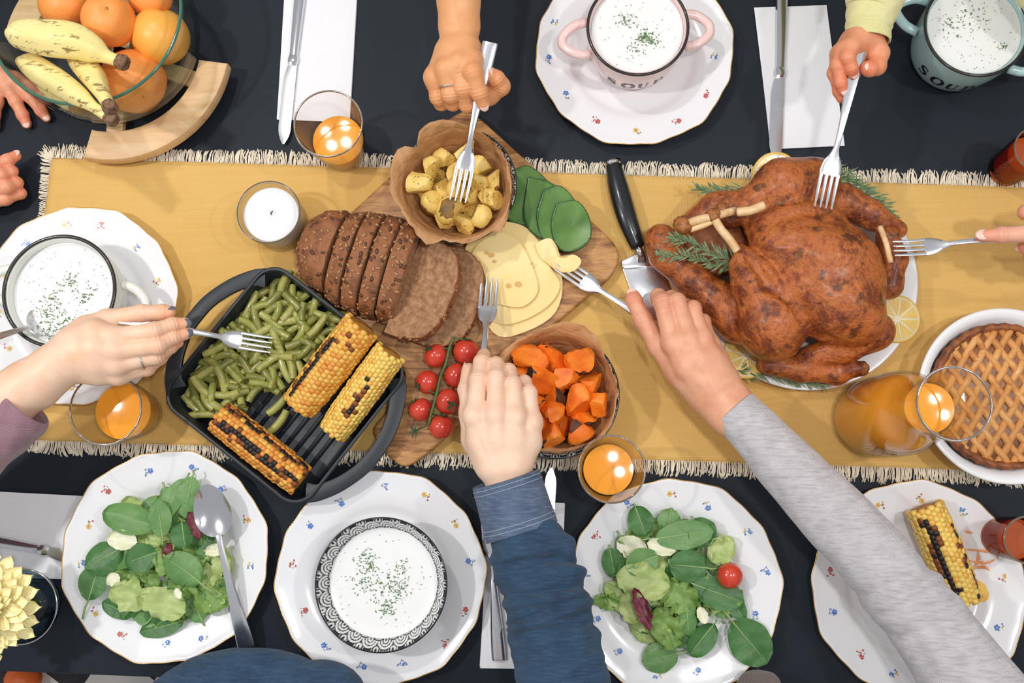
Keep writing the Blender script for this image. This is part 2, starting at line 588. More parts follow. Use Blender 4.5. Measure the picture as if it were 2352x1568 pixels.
def motif_mesh(main, second, seed):
    r = random.Random(seed); g = G()
    def blob(x, y, rad, m):
        n = 7; a0 = r.uniform(0, 6)
        V = [(x + rad * (0.7 + 0.3 * math.cos(3 * (2 * PI * k / n + a0))) * math.cos(2 * PI * k / n), y + rad * math.sin(2 * PI * k / n), 0) for k in range(n)]
        g.put(V, [tuple(range(n))], m)
    for k in range(5):
        a = 2 * PI * k / 5
        blob(-0.0025 + 0.0016 * math.cos(a), 0.0016 * math.sin(a), 0.0013, 0)
    blob(-0.0025, 0, 0.0007, 1)
    for k in range(3): blob(0.0022 + r.uniform(-0.001, 0.001), 0.0022 - 0.0022 * k + r.uniform(-0.0005, 0.0005), 0.0011, 1 if k else 0)
    for k in range(3):
        a = r.uniform(0, 6); x, y = r.uniform(-0.001, 0.002), r.uniform(-0.003, 0.003)
        g.put([(x, y, 0), (x + 0.0022 * math.cos(a), y + 0.0022 * math.sin(a), 0), (x + 0.0014 * math.cos(a + 0.6), y + 0.0014 * math.sin(a + 0.6), 0)], [(0, 1, 2)], 2)
    return mesh('flower_motif', g.V, g.F, [main, second, m_pg], False, g.mi)
MOTIFS = [motif_mesh(m_pr, m_pr, 1), motif_mesh(m_pb, m_py, 2), motif_mesh(m_py, m_pr, 3), motif_mesh(m_pb, m_pv, 4)]

PLATE_R = 0.1285
def scal(a):
    return 1 + 0.0095 * math.cos(12 * a) + 0.008 * math.cos(6 * a) + 0.004 * math.cos(24 * a)
def plate_z(r):
    """upper surface height at radius fraction"""
    pr = [(0, 0.0052), (0.56, 0.0052), (0.62, 0.0068), (0.68, 0.0120), (0.74, 0.0142), (0.9, 0.0180), (1.0, 0.0215)]
    for (a, za), (b, zb) in zip(pr, pr[1:]):
        if r <= b: return za + (zb - za) * (r - a) / (b - a)
    return pr[-1][1]
def plate_mesh(R):
    N = 144
    prof = [(0.0, 0.0052), (0.30, 0.0052), (0.55, 0.0052), (0.59, 0.0058), (0.62, 0.0072), (0.655, 0.0104), (0.69, 0.0126), (0.74, 0.0142), (0.82, 0.0162), (0.9, 0.0182), (0.965, 0.0204), (0.99, 0.0216), (1.0, 0.0212),
            (0.99, 0.0192), (0.9, 0.0148), (0.72, 0.0096), (0.62, 0.0012), (0.60, 0.0), (0.56, 0.0), (0.54, 0.0016), (0.0, 0.0016)]
    V, F = lathe([(r * R, z) for r, z in prof], N, rmod=lambda a, r, z: 1 + (scal(a) - 1) * min(1, max(0, (r / R - 0.55) / 0.45)) ** 1.5)
    return mesh('plate', V, F, m_china)
PLATE_ME = plate_mesh(PLATE_R)
gp = [(PLATE_R * scal(2 * PI * k / 216) * 0.998 * math.cos(2 * PI * k / 216), PLATE_R * scal(2 * PI * k / 216) * 0.998 * math.sin(2 * PI * k / 216), 0.0213) for k in range(217)]
_V, _F = tube(gp, 0.00075, 6, caps=False)
GOLD_ME = mesh('gold_rim', _V, _F, m_gold)

def plate(px, py, rot, label, seed, z0=0.0, count=13, radius=0.845):
    c = P(px, py, 0.02 + z0); c = Vector((c.x, c.y, z0))
    M = Matrix.Translation(c) @ Matrix.Rotation(rot, 4, 'Z')
    p = add('dinner_plate', PLATE_ME, None, M, label, 'plate', None)
    add('gold_rim', GOLD_ME, p, M, label='thin gold line around the scalloped edge')
    r = random.Random(seed)
    for k in range(count):
        a = 2 * PI * (k + r.uniform(-0.12, 0.12)) / count + seed
        rr = radius + r.uniform(-0.035, 0.035)
        slope = 0.085
        L = Matrix.Rotation(a, 4, 'Z') @ Matrix.Translation((rr * PLATE_R, 0, plate_z(rr) + 0.0005)) @ Matrix.Rotation(-slope * 1.25, 4, 'Y') @ Matrix.Rotation(r.uniform(0, 6), 4, 'Z') @ Matrix.Scale(1.4, 4)
        add('flower_motif', MOTIFS[r.randrange(4)], p, M @ L)
    return p, c

plateA, cA = plate(874, 1324, 0.10, 'scalloped white china plate under the soup bowl with a black wave pattern', 1)
plateB, cB = plate(379, 1276, 0.30, 'scalloped white china plate of salad with a spoon resting across it', 2)
plateC, cC = plate(1550, 1345, 0.05, 'scalloped white china plate of salad with one cherry tomato', 3)
plateD, cD = plate(2110, 1352, 0.42, 'scalloped white china plate holding a single charred corn cob', 4)
plateE, cE = plate(1457, 116, 0.20, 'scalloped white china plate under the pink soup mug', 5)
plateF, cF = plate(177, 700, 0.15, 'scalloped white china plate under the cream soup mug with a black rim', 6, z0=0.002)
# ---------------------------------------------------------------- soup mugs
m_soup = plain('white_soup', (244, 244, 243), 0.22, var=0.02, vscale=40, coat=0.2, sss=0.15)
m_dill = plain('green_dill', (74, 110, 62), 0.6, c2=(120, 150, 92), vscale=200)
m_enamel_rim = plain('black_enamel_rim', (40, 34, 34), 0.25, coat=0.4)
m_letter = plain('black_letter_print', (24, 32, 38), 0.35)

STROKES = {   # letters as strokes of (x, y, half width)
 'S': [[(0.66, 0.78, .03), (0.62, 0.93, .03), (0.40, 1.0, .045), (0.16, 0.90, .07), (0.12, 0.72, .10), (0.34, 0.56, .11), (0.60, 0.42, .11), (0.68, 0.24, .09), (0.56, 0.06, .06), (0.34, 0.0, .04), (0.12, 0.07, .03), (0.06, 0.25, .03)],
       [(0.66, 0.98, .025), (0.66, 0.72, .025)], [(0.06, 0.28, .025), (0.06, 0.0, .025)]],
 'O': [[(0.5 + 0.42 * math.sin(t), 0.5 + 0.5 * math.cos(t), 0.035 + 0.085 * abs(math.sin(t))) for t in [2 * PI * k / 24 for k in range(25)]]],
 'U': [[(0.20, 1.0, .10), (0.20, 0.35, .10), (0.26, 0.12, .08), (0.46, 0.01, .05), (0.66, 0.10, .035), (0.72, 0.35, .03), (0.72, 1.0, .03)], [(0.02, 0.98, .03), (0.40, 0.98, .03)], [(0.56, 0.98, .03), (0.88, 0.98, .03)]],
 'P': [[(0.22, 1.0, .10), (0.22, 0.0, .10)], [(0.02, 0.98, .03), (0.5, 0.98, .03), (0.72, 0.90, .08), (0.76, 0.74, .10), (0.68, 0.55, .07), (0.48, 0.48, .03), (0.24, 0.48, .03)], [(0.02, 0.02, .03), (0.44, 0.02, .03)]],
}
def lettering(word, parent, c, rfun, a0, zbase, hgt, wid, step):
    for i, ch in enumerate(word):
        g = G()
        for st in STROKES[ch]:
            pts = smooth_path(st, 4 * len(st)) if len(st) > 2 else [np.array(st[0]), np.array(st[0]) * .5 + np.array(st[1]) * .5, np.array(st[1])]
            V = []
            for k, q in enumerate(pts):
                t = pts[min(k + 1, len(pts) - 1)][:2] - pts[max(k - 1, 0)][:2]
                t = t / (np.linalg.norm(t) + 1e-9); nn = np.array([-t[1], t[0]])
                for s in (-1, 1):
                    x, y = q[0] + s * nn[0] * q[2] * 1.15, q[1] + s * nn[1] * q[2] * 1.15
                    z = zbase + y * hgt
                    R = rfun(z) + 0.0005
                    a = a0 + (i - (len(word) - 1) / 2) * step / R + (x - 0.45) * wid / R
                    V.append((c[0] + R * math.cos(a), c[1] + R * math.sin(a), c[2] + z))
            F = [(2 * k, 2 * k + 2, 2 * k + 3, 2 * k + 1) for k in range(len(pts) - 1)]
            g.put(V, F)
        g.mk('letter', m_letter, parent, smooth=True)

def dill(parent, c, z, rad, clusters, seed, spread=120):
    r = random.Random(seed); g = G()
    def fleck(x, y, L, a, wd):
        dx, dy = math.cos(a) * L, math.sin(a) * L
        nx_, ny_ = -math.sin(a) * wd, math.cos(a) * wd
        h = z + r.uniform(0.0003, 0.0012)
        V = [(x - dx, y - dy, h), (x + nx_, y + ny_, h + 0.0003), (x + dx, y + dy, h), (x - nx_, y - ny_, h + 0.0003), (x, y, h + 0.0007)]
        g.put(V, [(0, 3, 4), (3, 2, 4), (2, 1, 4), (1, 0, 4)])
    for (px, py, s, n_) in clusters:
        q = P(px, py, z + c[2] * 0)
        for k in range(n_):
            x, y = q.x + r.gauss(0, s), q.y + r.gauss(0, s)
            if math.hypot(x - c[0], y - c[1]) < rad * 0.95: fleck(x, y, r.uniform(0.0008, 0.0024), r.uniform(0, PI), r.uniform(0.00035, 0.0008))
    for k in range(spread):
        a = r.uniform(0, 2 * PI); q = rad * 0.93 * math.sqrt(r.random())
        fleck(c[0] + q * math.cos(a), c[1] + q * math.sin(a), r.uniform(0.0006, 0.0016), r.uniform(0, PI), r.uniform(0.0002, 0.0005))
    g.mk('dill_flecks', m_dill, parent, kind='stuff', smooth=False, label='chopped green dill')

def soup_disc(c, z, r, label, group, clusters, seed, spread=120, below=None):
    V, F = lathe([(0, z), (r * 0.4, z + 0.0001), (r * 0.8, z), (r * 0.985, z - 0.0001), (r, z + 0.0006)] + (below or [(r * 0.985, z - 0.004), (r * 0.9, z - 0.03), (0, z - 0.032)]), 56, c=(c[0], c[1], 0))
    s = mk('soup', V, F, m_soup, label=label, cat='soup', group=group)
    dill(s, (c[0], c[1], 0), z + 0.0002, r, clusters, seed, spread)
    return s

def mug(px, py, H, rpx, z0, mat, rot, label, word_angle=None, rim_t=0.0024, soup_drop=0.012, soup=None, handles=(0, PI), hr=0.019):
    r = rpx * mpp(px, py, z0 + H)
    c = P(px, py, z0 + H); c = Vector((c.x, c.y, z0))
    t = thing('soup_mug', c, label, 'mug')
    def ro(z):
        u = max(0, min(1, z / H))
        return r * (0.80 + 0.20 * (1 - (1 - u) ** 2.2)) if u > 0.06 else r * (0.70 + 0.13 * u / 0.06)
    zs = [0, 0.004, 0.010, 0.02, 0.03, 0.04, 0.05, 0.06, H - 0.012, H - 0.004]
    prof = [(0, 0.0)] + [(ro(z), z) for z in zs] + [(r * 1.005, H - 0.001), (r * 0.985, H), (r - 0.005, H - 0.002)] + [(ro(z) - 0.0055, z) for z in (H - 0.02, 0.04, 0.02, 0.009)] + [(0, 0.007)]
    V, F = lathe(prof, 72, c=c)
    mk('body', V, F, mat, t)
    V, F = tube([(c.x + (r - 0.0012) * math.cos(2 * PI * k / 72), c.y + (r - 0.0012) * math.sin(2 * PI * k / 72), z0 + H - 0.0003) for k in range(73)], rim_t, 8, caps=False)
    mk('rim', V, F, m_enamel_rim, t, label='black enamelled rim')
    for ha in handles:
        a = rot + ha
        d = Vector((math.cos(a), math.sin(a), 0)); s = Vector((-math.sin(a), math.cos(a), 0))
        pts = [c + d * (ro(H * .8) - 0.003) + s * (hr * 1.15) + Vector((0, 0, H * 0.72)),
               c + d * (ro(H * .8) + 0.014) + s * (hr * 1.0) + Vector((0, 0, H * 0.72)),
               c + d * (ro(H * .8) + 0.028) + s * (hr * 0.45) + Vector((0, 0, H * 0.70)),
               c + d * (ro(H * .8) + 0.031) + Vector((0, 0, H * 0.69)),
               c + d * (ro(H * .8) + 0.028) - s * (hr * 0.45) + Vector((0, 0, H * 0.70)),
               c + d * (ro(H * .8) + 0.014) - s * (hr * 1.0) + Vector((0, 0, H * 0.72)),
               c + d * (ro(H * .8) - 0.003) - s * (hr * 1.15) + Vector((0, 0, H * 0.72))]
        V, F = tube(smooth_path(pts, 22), 0.0062, 10, flat=0.9)
        mk('handle', V, F, mat, t)
    if word_angle is not None:
        lettering('SOUP', t, c, ro, word_angle, H * 0.30, 0.021, 0.0165, 0.0205)
    if soup:
        soup_disc(c, z0 + H - soup_drop, ro(H - soup_drop) - 0.0057, *soup)
    return t, c

m_pink = plain('pink_glaze', (242, 210, 206), 0.2, coat=0.4)
m_mint = plain('aqua_glaze', (178, 212, 212), 0.2, coat=0.4)
m_cream = plain('cream_glaze', (236, 238, 230), 0.2, coat=0.4)
mug(1465, 62, 0.078, 117, 0.0055, m_pink, 0.08, 'pink two-handled soup mug with SOUP lettering and a black rim', -PI / 2 + 0.0, 0.0020, 0.009,
    ('white soup with chopped dill in the pink mug', None, [(1480, 85, 0.0045, 90), (1440, 50, 0.006, 40), (1500, 95, 0.005, 40), (1462, 110, 0.006, 30)], 11, 60))
mug(2243, 62, 0.082, 119, 0.0, m_mint, -0.42, 'aqua blue two-handled soup mug with SOUP lettering on the bare table', -PI / 2 - 0.42, 0.0020, 0.008,
    ('white soup flecked with dill in the aqua mug', None, [(2300, 110, 0.003, 16), (2230, 40, 0.012, 50), (2180, 60, 0.008, 20)], 12, 110))
mug(136, 668, 0.072, 131, 0.0075, m_cream, -0.15, 'cream two-handled soup mug with a thick black rim beside the woman reaching over', None, 0.0024, 0.014,
    ('white soup with dill in the cream mug', None, [(160, 650, 0.006, 45), (195, 680, 0.006, 40), (110, 720, 0.009, 70), (150, 740, 0.009, 80), (120, 765, 0.006, 40), (125, 680, 0.006, 25)], 13, 150))

# ---------------------------------------------------------------- bowls with a printed wave-scale pattern
n = NT('wave_scale_print'); n.set(Roughness=0.2)
n.b.inputs['Coat Weight'].default_value = 0.4
n.color(n.mix(n.attr('ink'), lin((238, 238, 236)), lin((20, 26, 32))))
m_wave = n.m
def wave_ink(u, v, N):
    """overlapping fan scales; u in turns, v in scale rows -> 1 where ink"""
    x = u * N
    ink = np.ones_like(x)
    best = np.full_like(x, -1e9)
    row0 = np.floor(v * 2)
    done = np.zeros(x.shape, bool)
    for dr in (1, 0, -1, -2):
        row = row0 + dr
        off = (row % 2) * 0.5
        cx = np.round(x - off) + off
        d = np.hypot(x - cx, (v - row / 2 - 0.10))
        hit = (d < 0.56) & ~done & (v <= row / 2 + 0.66)
        ring = ((d > 0.495) | ((d > 0.325) & (d < 0.385)) | ((d > 0.16) & (d < 0.225)) | (d < 0.06))
        ink = np.where(hit, ring.astype(float), ink)
        done |= hit
    return ink

def pattern_bowl(px, py, rpx, H, z0, label, N=26, inside=True, depth_rows=2.6):
    r = rpx * mpp(px, py, z0 + H)
    c = P(px, py, z0 + H); c = Vector((c.x, c.y, z0))
    seg = 560
    prof = [(0.0, 0.0), (0.50, 0.0), (0.53, 0.003)]
    prof += [(0.53 + 0.47 * t ** 0.62, 0.003 + (H - 0.003) * t) for t in np.linspace(0.04, 1, 26)]
    nout = len(prof)
    prof += [(0.985, H + 0.001)]
    inn = [(0.53 + 0.47 * t ** 0.62 - 0.045, 0.006 + (H - 0.006) * t) for t in np.linspace(0.985, 0.05, 40)]
    prof += inn + [(0.46, 0.006), (0.0, 0.006)]
    A = np.array(prof); K = len(A)
    seglen = np.hypot(np.diff(A[:, 0]) * r, np.diff(A[:, 1])); s = np.concatenate([[0], np.cumsum(seglen)])
    s_rim = s[nout]
    th = 2 * PI * np.arange(seg) / seg
    Rr = A[:, 0] * r
    X = c.x + np.outer(np.cos(th), Rr); Y = c.y + np.outer(np.sin(th), Rr); Z = np.broadcast_to(z0 + A[:, 1], X.shape)
    V = np.stack([X, Y, Z], -1).reshape(-1, 3)
    rowh = 2 * PI * r / N
    vv = (s_rim - s) / (rowh * 1.75)
    U, VV = np.meshgrid(th / (2 * PI), vv, indexing='ij')
    ink = np.where(VV >= 0, wave_ink(U, np.abs(VV) * -1 + 10, N), wave_ink(U, np.abs(VV) + 10.0, N))
    ink = np.where(np.abs(VV) < 0.07, 1.0, ink)
    ink = np.where((VV < 0) & (-VV > depth_rows), 0.0, ink)
    ink = ink.reshape(-1)
    F = []
    i = np.arange(seg)[:, None]; q = np.arange(K - 1)[None, :]
    j = (i + 1) % seg
    F = np.stack([i * K + q, j * K + q, j * K + q + 1, i * K + q + 1], -1).reshape(-1, 4)
    lo = np.array(c)
    me = fast_mesh('bowl', V - lo, F, m_wave, {'ink': ink})
    b = add('patterned_bowl', me, None, Matrix.Translation(c), label, 'bowl')
    return b, c, r

bowlA, cbA, rbA = pattern_bowl(875, 1342, 153, 0.058, 0.0055, 'soup bowl with a black and white wave-scale pattern inside its rim', N=23)
def bowl_r(r, H, z): return r * (0.53 + 0.47 * max(0.0, (z - 0.006) / (H - 0.006)) ** 0.62 - 0.045)
soup_disc(cbA, 0.0055 + 0.038, bowl_r(rbA, 0.058, 0.038) - 0.0004, 'white soup with dill in the wave-patterned bowl', None,
          [(840, 1300, 0.006, 60), (850, 1275, 0.004, 20), (870, 1340, 0.012, 70), (915, 1350, 0.008, 60), (890, 1395, 0.007, 60), (925, 1300, 0.005, 20), (830, 1340, 0.006, 25)], 14, 70,
          below=[(bowl_r(rbA, 0.058, q) - 0.0009, 0.0055 + q) for q in np.linspace(0.0365, 0.011, 14)] + [(rbA * 0.40, 0.0055 + 0.0072), (0, 0.0055 + 0.0072)])
bowlP, cbP, rbP = pattern_bowl(1050, 425, 138, 0.062, 0.020, 'wave-patterned bowl lined with brown paper and holding potatoes', N=24)
bowlQ, cbQ, rbQ = pattern_bowl(1275, 905, 148, 0.060, 0.002, 'wave-patterned bowl lined with brown paper and holding roast squash', N=24)

# ---------------------------------------------------------------- tumblers with juice
def rim_glass(name):
    n = NT(name)
    n.set(Roughness=0.06); n.color(lin((128, 112, 92))); n.b.inputs['Coat Weight'].default_value = 0.6
    n.b.inputs['Transmission Weight'].default_value = 0.45
    return n.m
m_grim = rim_glass('rolled_glass_rim')
def tumbler(px, py, rpx, H, label, fill, jlabel, base=0.62, z0=0.0, mat=None, jmat=None, seed=0):
    r = rpx * mpp(px, py, z0 + H)
    c = P(px, py, z0 + H); c = Vector((c.x, c.y, z0))
    t = 0.0016
    def ro(z): return r * (base + (1 - base) * (max(0, z) / H) ** 0.8)
    zs = np.linspace(0.004, H - 0.001, 20)
    prof = [(0, 0.0005), (ro(0) * 0.85, 0.0), (ro(0) * 0.97, 0.0015)] + [(ro(z), z) for z in zs] + [(r - t * 0.5, H)] + [(ro(z) - t, z) for z in zs[::-1][:-1]] + [(ro(0.012) - t - 0.003, 0.0085), (0, 0.0075)]
    V, F = lathe(prof, 64, c=c)
    o = mk('juice_glass', V, F, mat or m_glass, label=label, cat='glass')
    V, F = tube([(c.x + (r - 0.0008) * math.cos(2 * PI * k / 72), c.y + (r - 0.0008) * math.sin(2 * PI * k / 72), z0 + H) for k in range(73)], 0.00125, 8, caps=False)
    mk('rim', V, F, m_grim, o, base=False)
    zt = H * fill
    jp = [(0, 0.0095), (ro(0.012) - t - 0.0045, 0.0105)] + [(ro(z) - t - 0.0008, z) for z in np.linspace(0.016, zt - 0.0006, 16)] + [(ro(zt) - t - 0.0012, zt), (0, zt)]
    V, F = lathe(jp, 64, c=c)
    mk('orange_juice', V, F, jmat or m_juice, label=jlabel, cat='juice', sharp=40)
    return o, c
tumbler(754, 284, 80, 0.110, 'half-full juice glass standing by the white napkin and the runner fringe', 0.46, 'orange juice in the glass beside the white napkin')
tumbler(243, 938, 84, 0.108, 'juice glass below the hand with grey nail polish', 0.55, 'orange juice in the glass below the hand with grey nails', z0=0.002)
tumbler(1405, 1077, 78, 0.110, 'juice glass on the runner edge beside the bowl of squash', 0.50, 'orange juice in the glass beside the squash bowl')
m_amber = clear_glass('amber_glass', (0.80, 0.42, 0.18), (0.35, 0.14, 0.05))
m_amber_drink = plain('amber_drink', (176, 84, 30), 0.15, coat=0.3)
tumbler(2382, 342, 52, 0.085, 'amber glass standing on the bare table above the runner', 0.7, 'amber drink in the glass above the runner', base=0.8, mat=m_amber, jmat=m_amber_drink)
tumbler(2360, 1240, 54, 0.085, 'amber glass beside the plate of corn', 0.7, 'amber drink in the glass beside the corn plate', base=0.8, mat=m_amber, jmat=m_amber_drink)

# ---------------------------------------------------------------- carafe
c = P(2191, 927, 0.262); cc = Vector((c.x, c.y, 0.002))
cprof = smooth_path([(0.040, 0.0), (0.0465, 0.006), (0.0485, 0.03), (0.0490, 0.07), (0.0485, 0.115), (0.044, 0.145), (0.0345, 0.17), (0.0295, 0.195), (0.0300, 0.225), (0.0335, 0.248), (0.0372, 0.260)], 44)
out = [(0, 0.001)] + [tuple(q) for q in cprof]
inn = [(q[0] - 0.0022, max(q[1], 0.006)) for q in cprof[::-1]]
V, F = lathe(out + [(0.0362, 0.2612)] + inn + [(0, 0.006)], 72, c=cc)
carafe = mk('juice_carafe', V, F, m_glass, label='tall glass carafe of orange juice standing before the pie', cat='carafe')
V, F = tube([(cc.x + 0.0366 * math.cos(2 * PI * k / 72), cc.y + 0.0366 * math.sin(2 * PI * k / 72), 0.002 + 0.2606) for k in range(73)], 0.0013, 8, caps=False)
mk('rim', V, F, m_grim, carafe, base=False)
jl = [(0, 0.0075)] + [(q[0] - 0.0030, max(q[1], 0.0075)) for q in cprof if q[1] < 0.196] + [(0.0262, 0.197), (0, 0.197)]
V, F = lathe(jl, 72, c=cc)
mk('orange_juice', V, F, m_juice, sharp=40, label='orange juice filling the carafe to its neck', cat='juice')

# ---------------------------------------------------------------- candle jar
c = P(617, 487, 0.068); cc = Vector((c.x, c.y, 0.002)); r = 74 * mpp(617, 487, 0.068)
V, F = lathe([(0, 0.0005), (r * 0.84, 0), (r * 0.90, 0.003), (r * 0.95, 0.03), (r, 0.066), (r - 0.001, 0.067), (r - 0.0022, 0.066), (r * 0.95 - 0.0022, 0.03), (r * 0.88 - 0.0022, 0.006), (0, 0.005)], 64, c=cc)
jar = thing('candle', cc, 'white wax candle in a clear glass jar on the runner', 'candle')
mk('glass_jar', V, F, m_glass, jar)
V, F = tube([(cc.x + (r - 0.001) * math.cos(2 * PI * k / 72), cc.y + (r - 0.001) * math.sin(2 * PI * k / 72), 0.002 + 0.0665) for k in range(73)], 0.0011, 8, caps=False)
mk('rim', V, F, m_grim, jar, base=False)
m_wax = plain('white_wax', (246, 245, 246), 0.45, sss=0.3)
rw = r * 0.965 - 0.0034
V, F = lathe([(0, 0.006), (r * 0.84 - 0.001, 0.0065), (r * 0.92 - 0.003, 0.03), (rw * 0.99, 0.0545), (rw * 0.96, 0.056), (rw * 0.3, 0.0548), (0, 0.0545)], 64, c=cc)
mk('wax', V, F, m_wax, jar)
b = cc + Vector((0, 0, 0.054))
V, F = tube([b, b + Vector((0.0005, 0.001, 0.004)), b + Vector((0.0025, 0.002, 0.0065)), b + Vector((0.004, 0.0022, 0.007))], 0.0008, 6)
mk('wick', V, F, plain('burnt_wick', (30, 28, 28), 0.8), jar, label='short black burnt wick')
# ---------------------------------------------------------------- olive wood board
n = NT('olive_wood'); n.set(Roughness=0.5)
mp = n.n('ShaderNodeMapping'); mp.inputs['Rotation'].default_value = (0, 0, -0.80); mp.inputs['Scale'].default_value = (1, 9, 1)
n.l(n.coord(), mp.inputs[0])
g1 = n.noise(9, 6, 0.6, vec=mp.outputs[0], dist=1.2)
g2 = n.noise(60, 4, 0.6, vec=mp.outputs[0])
cw = n.ramp(g1, [(0.28, lin((98, 60, 30))), (0.45, lin((178, 122, 70))), (0.58, lin((216, 162, 100))), (0.75, lin((142, 90, 46)))])
n.color(n.mix(n.math('MULTIPLY', g2, 0.35), cw, lin((84, 54, 32))))
n.bump(g2, 0.15)
m_olive = n.m
ZB = 0.020
bp = [(1066, 250), (1100, 268), (1240, 395), (1412, 556), (1426, 590), (1408, 632), (1278, 742), (1180, 832), (1062, 968), (1010, 1018), (962, 1058), (926, 1076), (888, 1046), (850, 988), (905, 925), (936, 858), (760, 692), (668, 600), (800, 492), (905, 395), (1000, 290)]
poly = rounded([P(x, y, ZB) for x, y in bp], 0.012, 3)
V, F = prism(poly, 0.0032, ZB, 0.004, 3)
board = mk('cutting_board', V, F, m_olive, label='worn olive wood cutting board with a stub handle under the bread and cheese', cat='cutting board', sharp=35)

# ---------------------------------------------------------------- seeded rye bread
m_seed = plain('sunflower_seed', (192, 146, 102), 0.4, c2=(136, 90, 56), vscale=400)
m_seed_d = plain('roasted_seed', (110, 70, 46), 0.45, c2=(70, 42, 28), vscale=400)
n = NT('dark_bread_crust'); n.set(Roughness=0.62)
n.color(n.ramp(n.noise(55, 5), [(0.3, lin((108, 62, 36))), (0.55, lin((156, 98, 58))), (0.8, lin((92, 50, 30)))]))
n.bump(n.noise(260, 4), 0.6, 0.002); m_crust = n.m
n = NT('brown_bread_crumb'); n.set(Roughness=0.9)
pore = n.n('ShaderNodeTexVoronoi', Scale=240.0); n.l(n.coord(), pore.inputs['Vector'])
cc_ = n.ramp(n.noise(140, 5), [(0.3, lin((134, 94, 64))), (0.6, lin((176, 132, 96))), (0.8, lin((196, 158, 122)))])
dark = n.ramp(pore.outputs['Distance'], [(0.10, (1, 1, 1, 1)), (0.22, (0, 0, 0, 1))])
n.color(n.mix(n.math('MULTIPLY', dark, 0.55), cc_, lin((84, 52, 34))))
n.bump(n.noise(300, 4), 0.7, 0.002); m_crumb = n.m

def ico(sub, name='x'):
    bm = bmesh.new(); bmesh.ops.create_icosphere(bm, subdivisions=sub, radius=1.0)
    V = [v.co.copy() for v in bm.verts]; F = [tuple(v.index for v in f.verts) for f in bm.faces]; bm.free()
    return V, F
_iv, _if = ico(1)
SEED_ME = [mesh('seed', [(v.x * 0.0036, v.y * 0.0021, v.z * 0.0011) for v in _iv], _if, m) for m in (m_seed, m_seed_d)]

def bread_profile(k, n=28):
    """half-domed loaf section, flat below: (y, z) with width 1 and height 1"""
    pts = []
    for i in range(n):
        a = PI * (-0.06 + 1.12 * i / (n - 1))
        y = math.copysign(abs(math.cos(a)) ** 0.75, math.cos(a)) * 0.5
        z = max(0.0, 0.18 + 0.82 * (abs(math.sin(a)) ** 0.8 if math.sin(a) > 0 else -0.9 * abs(math.sin(a)) * 1.2))
        pts.append((y, z))
    return pts
def slab(W0, H0, W1, H1, T, lumps=0.0, seed=0):
    """slice: local x = thickness, y = width, z = height; (W0,H0) at x=0 and (W1,H1) at x=T"""
    pr = bread_profile(0); m = len(pr)
    xs = [0.0, 0.0012] + [T * q for q in (0.2, 0.4, 0.6, 0.8)] + [T - 0.0012, T]
    g = G(); V = []
    for i, x in enumerate(xs):
        u = x / T
        s = 0.985 if i in (0, len(xs) - 1) else 1.0
        for (y, z) in pr:
            q = Vector((x, y * (W0 + (W1 - W0) * u) * s, z * (H0 + (H1 - H0) * u) * s))
            d = mnoise.noise(q * 70 + Vector((seed, 0, 0))) * 0.0018
            V.append((q.x, q.y * (1 + d * 12), q.z + d))
    F = []; mi = []
    for i in range(len(xs) - 1):
        for j in range(m):
            k = (j + 1) % m
            F.append((i * m + k, (i + 1) * m + k, (i + 1) * m + j, i * m + j)); mi.append(0)
    F.append(tuple(range(m - 1, -1, -1))); mi.append(1)
    F.append(tuple((len(xs) - 1) * m + j for j in range(m))); mi.append(1)
    return V, F, mi
def seeds_on(parent, M, n, r):
    me = parent.data; Mr = M.to_3x3()
    fs = [p for p in me.polygons if p.material_index == 0 and (Mr @ p.normal).z > -0.15]
    ar = np.cumsum([p.area for p in fs]); used = []
    for k in range(n * 3):
        if len(used) >= n: break
        p = fs[int(np.searchsorted(ar, r.random() * ar[-1]))]
        vs = [me.vertices[i].co for i in p.vertices]
        a, b = r.random(), r.random()
        q = vs[0].lerp(vs[1], a).lerp(vs[3].lerp(vs[2], a), b) if len(vs) == 4 else p.center.copy()
        if any((q - o).length < 0.0042 for o in used): continue
        used.append(q)
        t = p.normal.to_track_quat('Z', 'X').to_matrix().to_4x4()
        add('seed', SEED_ME[0 if r.random() < 0.6 else 1], parent, M @ Matrix.Translation(q + p.normal * 0.0004) @ t @ Matrix.Rotation(r.uniform(0, PI), 4, 'Z') @ Matrix.Scale(r.uniform(0.8, 1.25), 4))

rb = random.Random(21)
# loaf axis on the board
Lp0 = P(735, 582, ZB + 0.0); ax = (P(990, 650, ZB) - P(735, 582, ZB)).normalized()
axa = math.atan2(ax.y, ax.x)
gaps = [(762, 582), (803, 600), (842, 622), (882, 640), (928, 655)]
xs_ = [((P(x, y, ZB + 0.05) - P(735, 582, ZB + 0.05)).dot(ax)) for x, y in gaps]
names = ['seeded dark bread slice next to the heel of the loaf', 'seeded dark bread slice, second along from the heel', 'seeded dark bread slice, third along from the heel', 'seeded dark bread slice leaning under the potato bowl, last still upright']
cut_w = [0.112, 0.126, 0.132, 0.132, 0.128]
cut_h = [0.058, 0.066, 0.068, 0.067, 0.064]
def bread_M(x, lean=0.0):
    c = P(735, 582, ZB + 0.05); 
    side = Vector((-ax.y, ax.x, 0))
    o = Vector((c.x, c.y, ZB + 0.0005)) + ax * x + side * (0.008)
    return Matrix.Translation(o) @ Matrix.Rotation(axa - 0.02, 4, 'Z') @ Matrix.Rotation(lean, 4, 'Y')
for i in range(4):
    T = xs_[i + 1] - xs_[i] - 0.0042
    M = bread_M(xs_[i] + 0.0021, 0.0)
    V, F, mi = slab(cut_w[i], cut_h[i], cut_w[i + 1], cut_h[i + 1], T, seed=i)
    s = add('bread_slice', mesh('bread_slice', V, F, [m_crust, m_crumb], True, mi, 50), None, M, names[i], 'bread', 'bread slices on the cutting board')
    seeds_on(s, M, 62, rb)
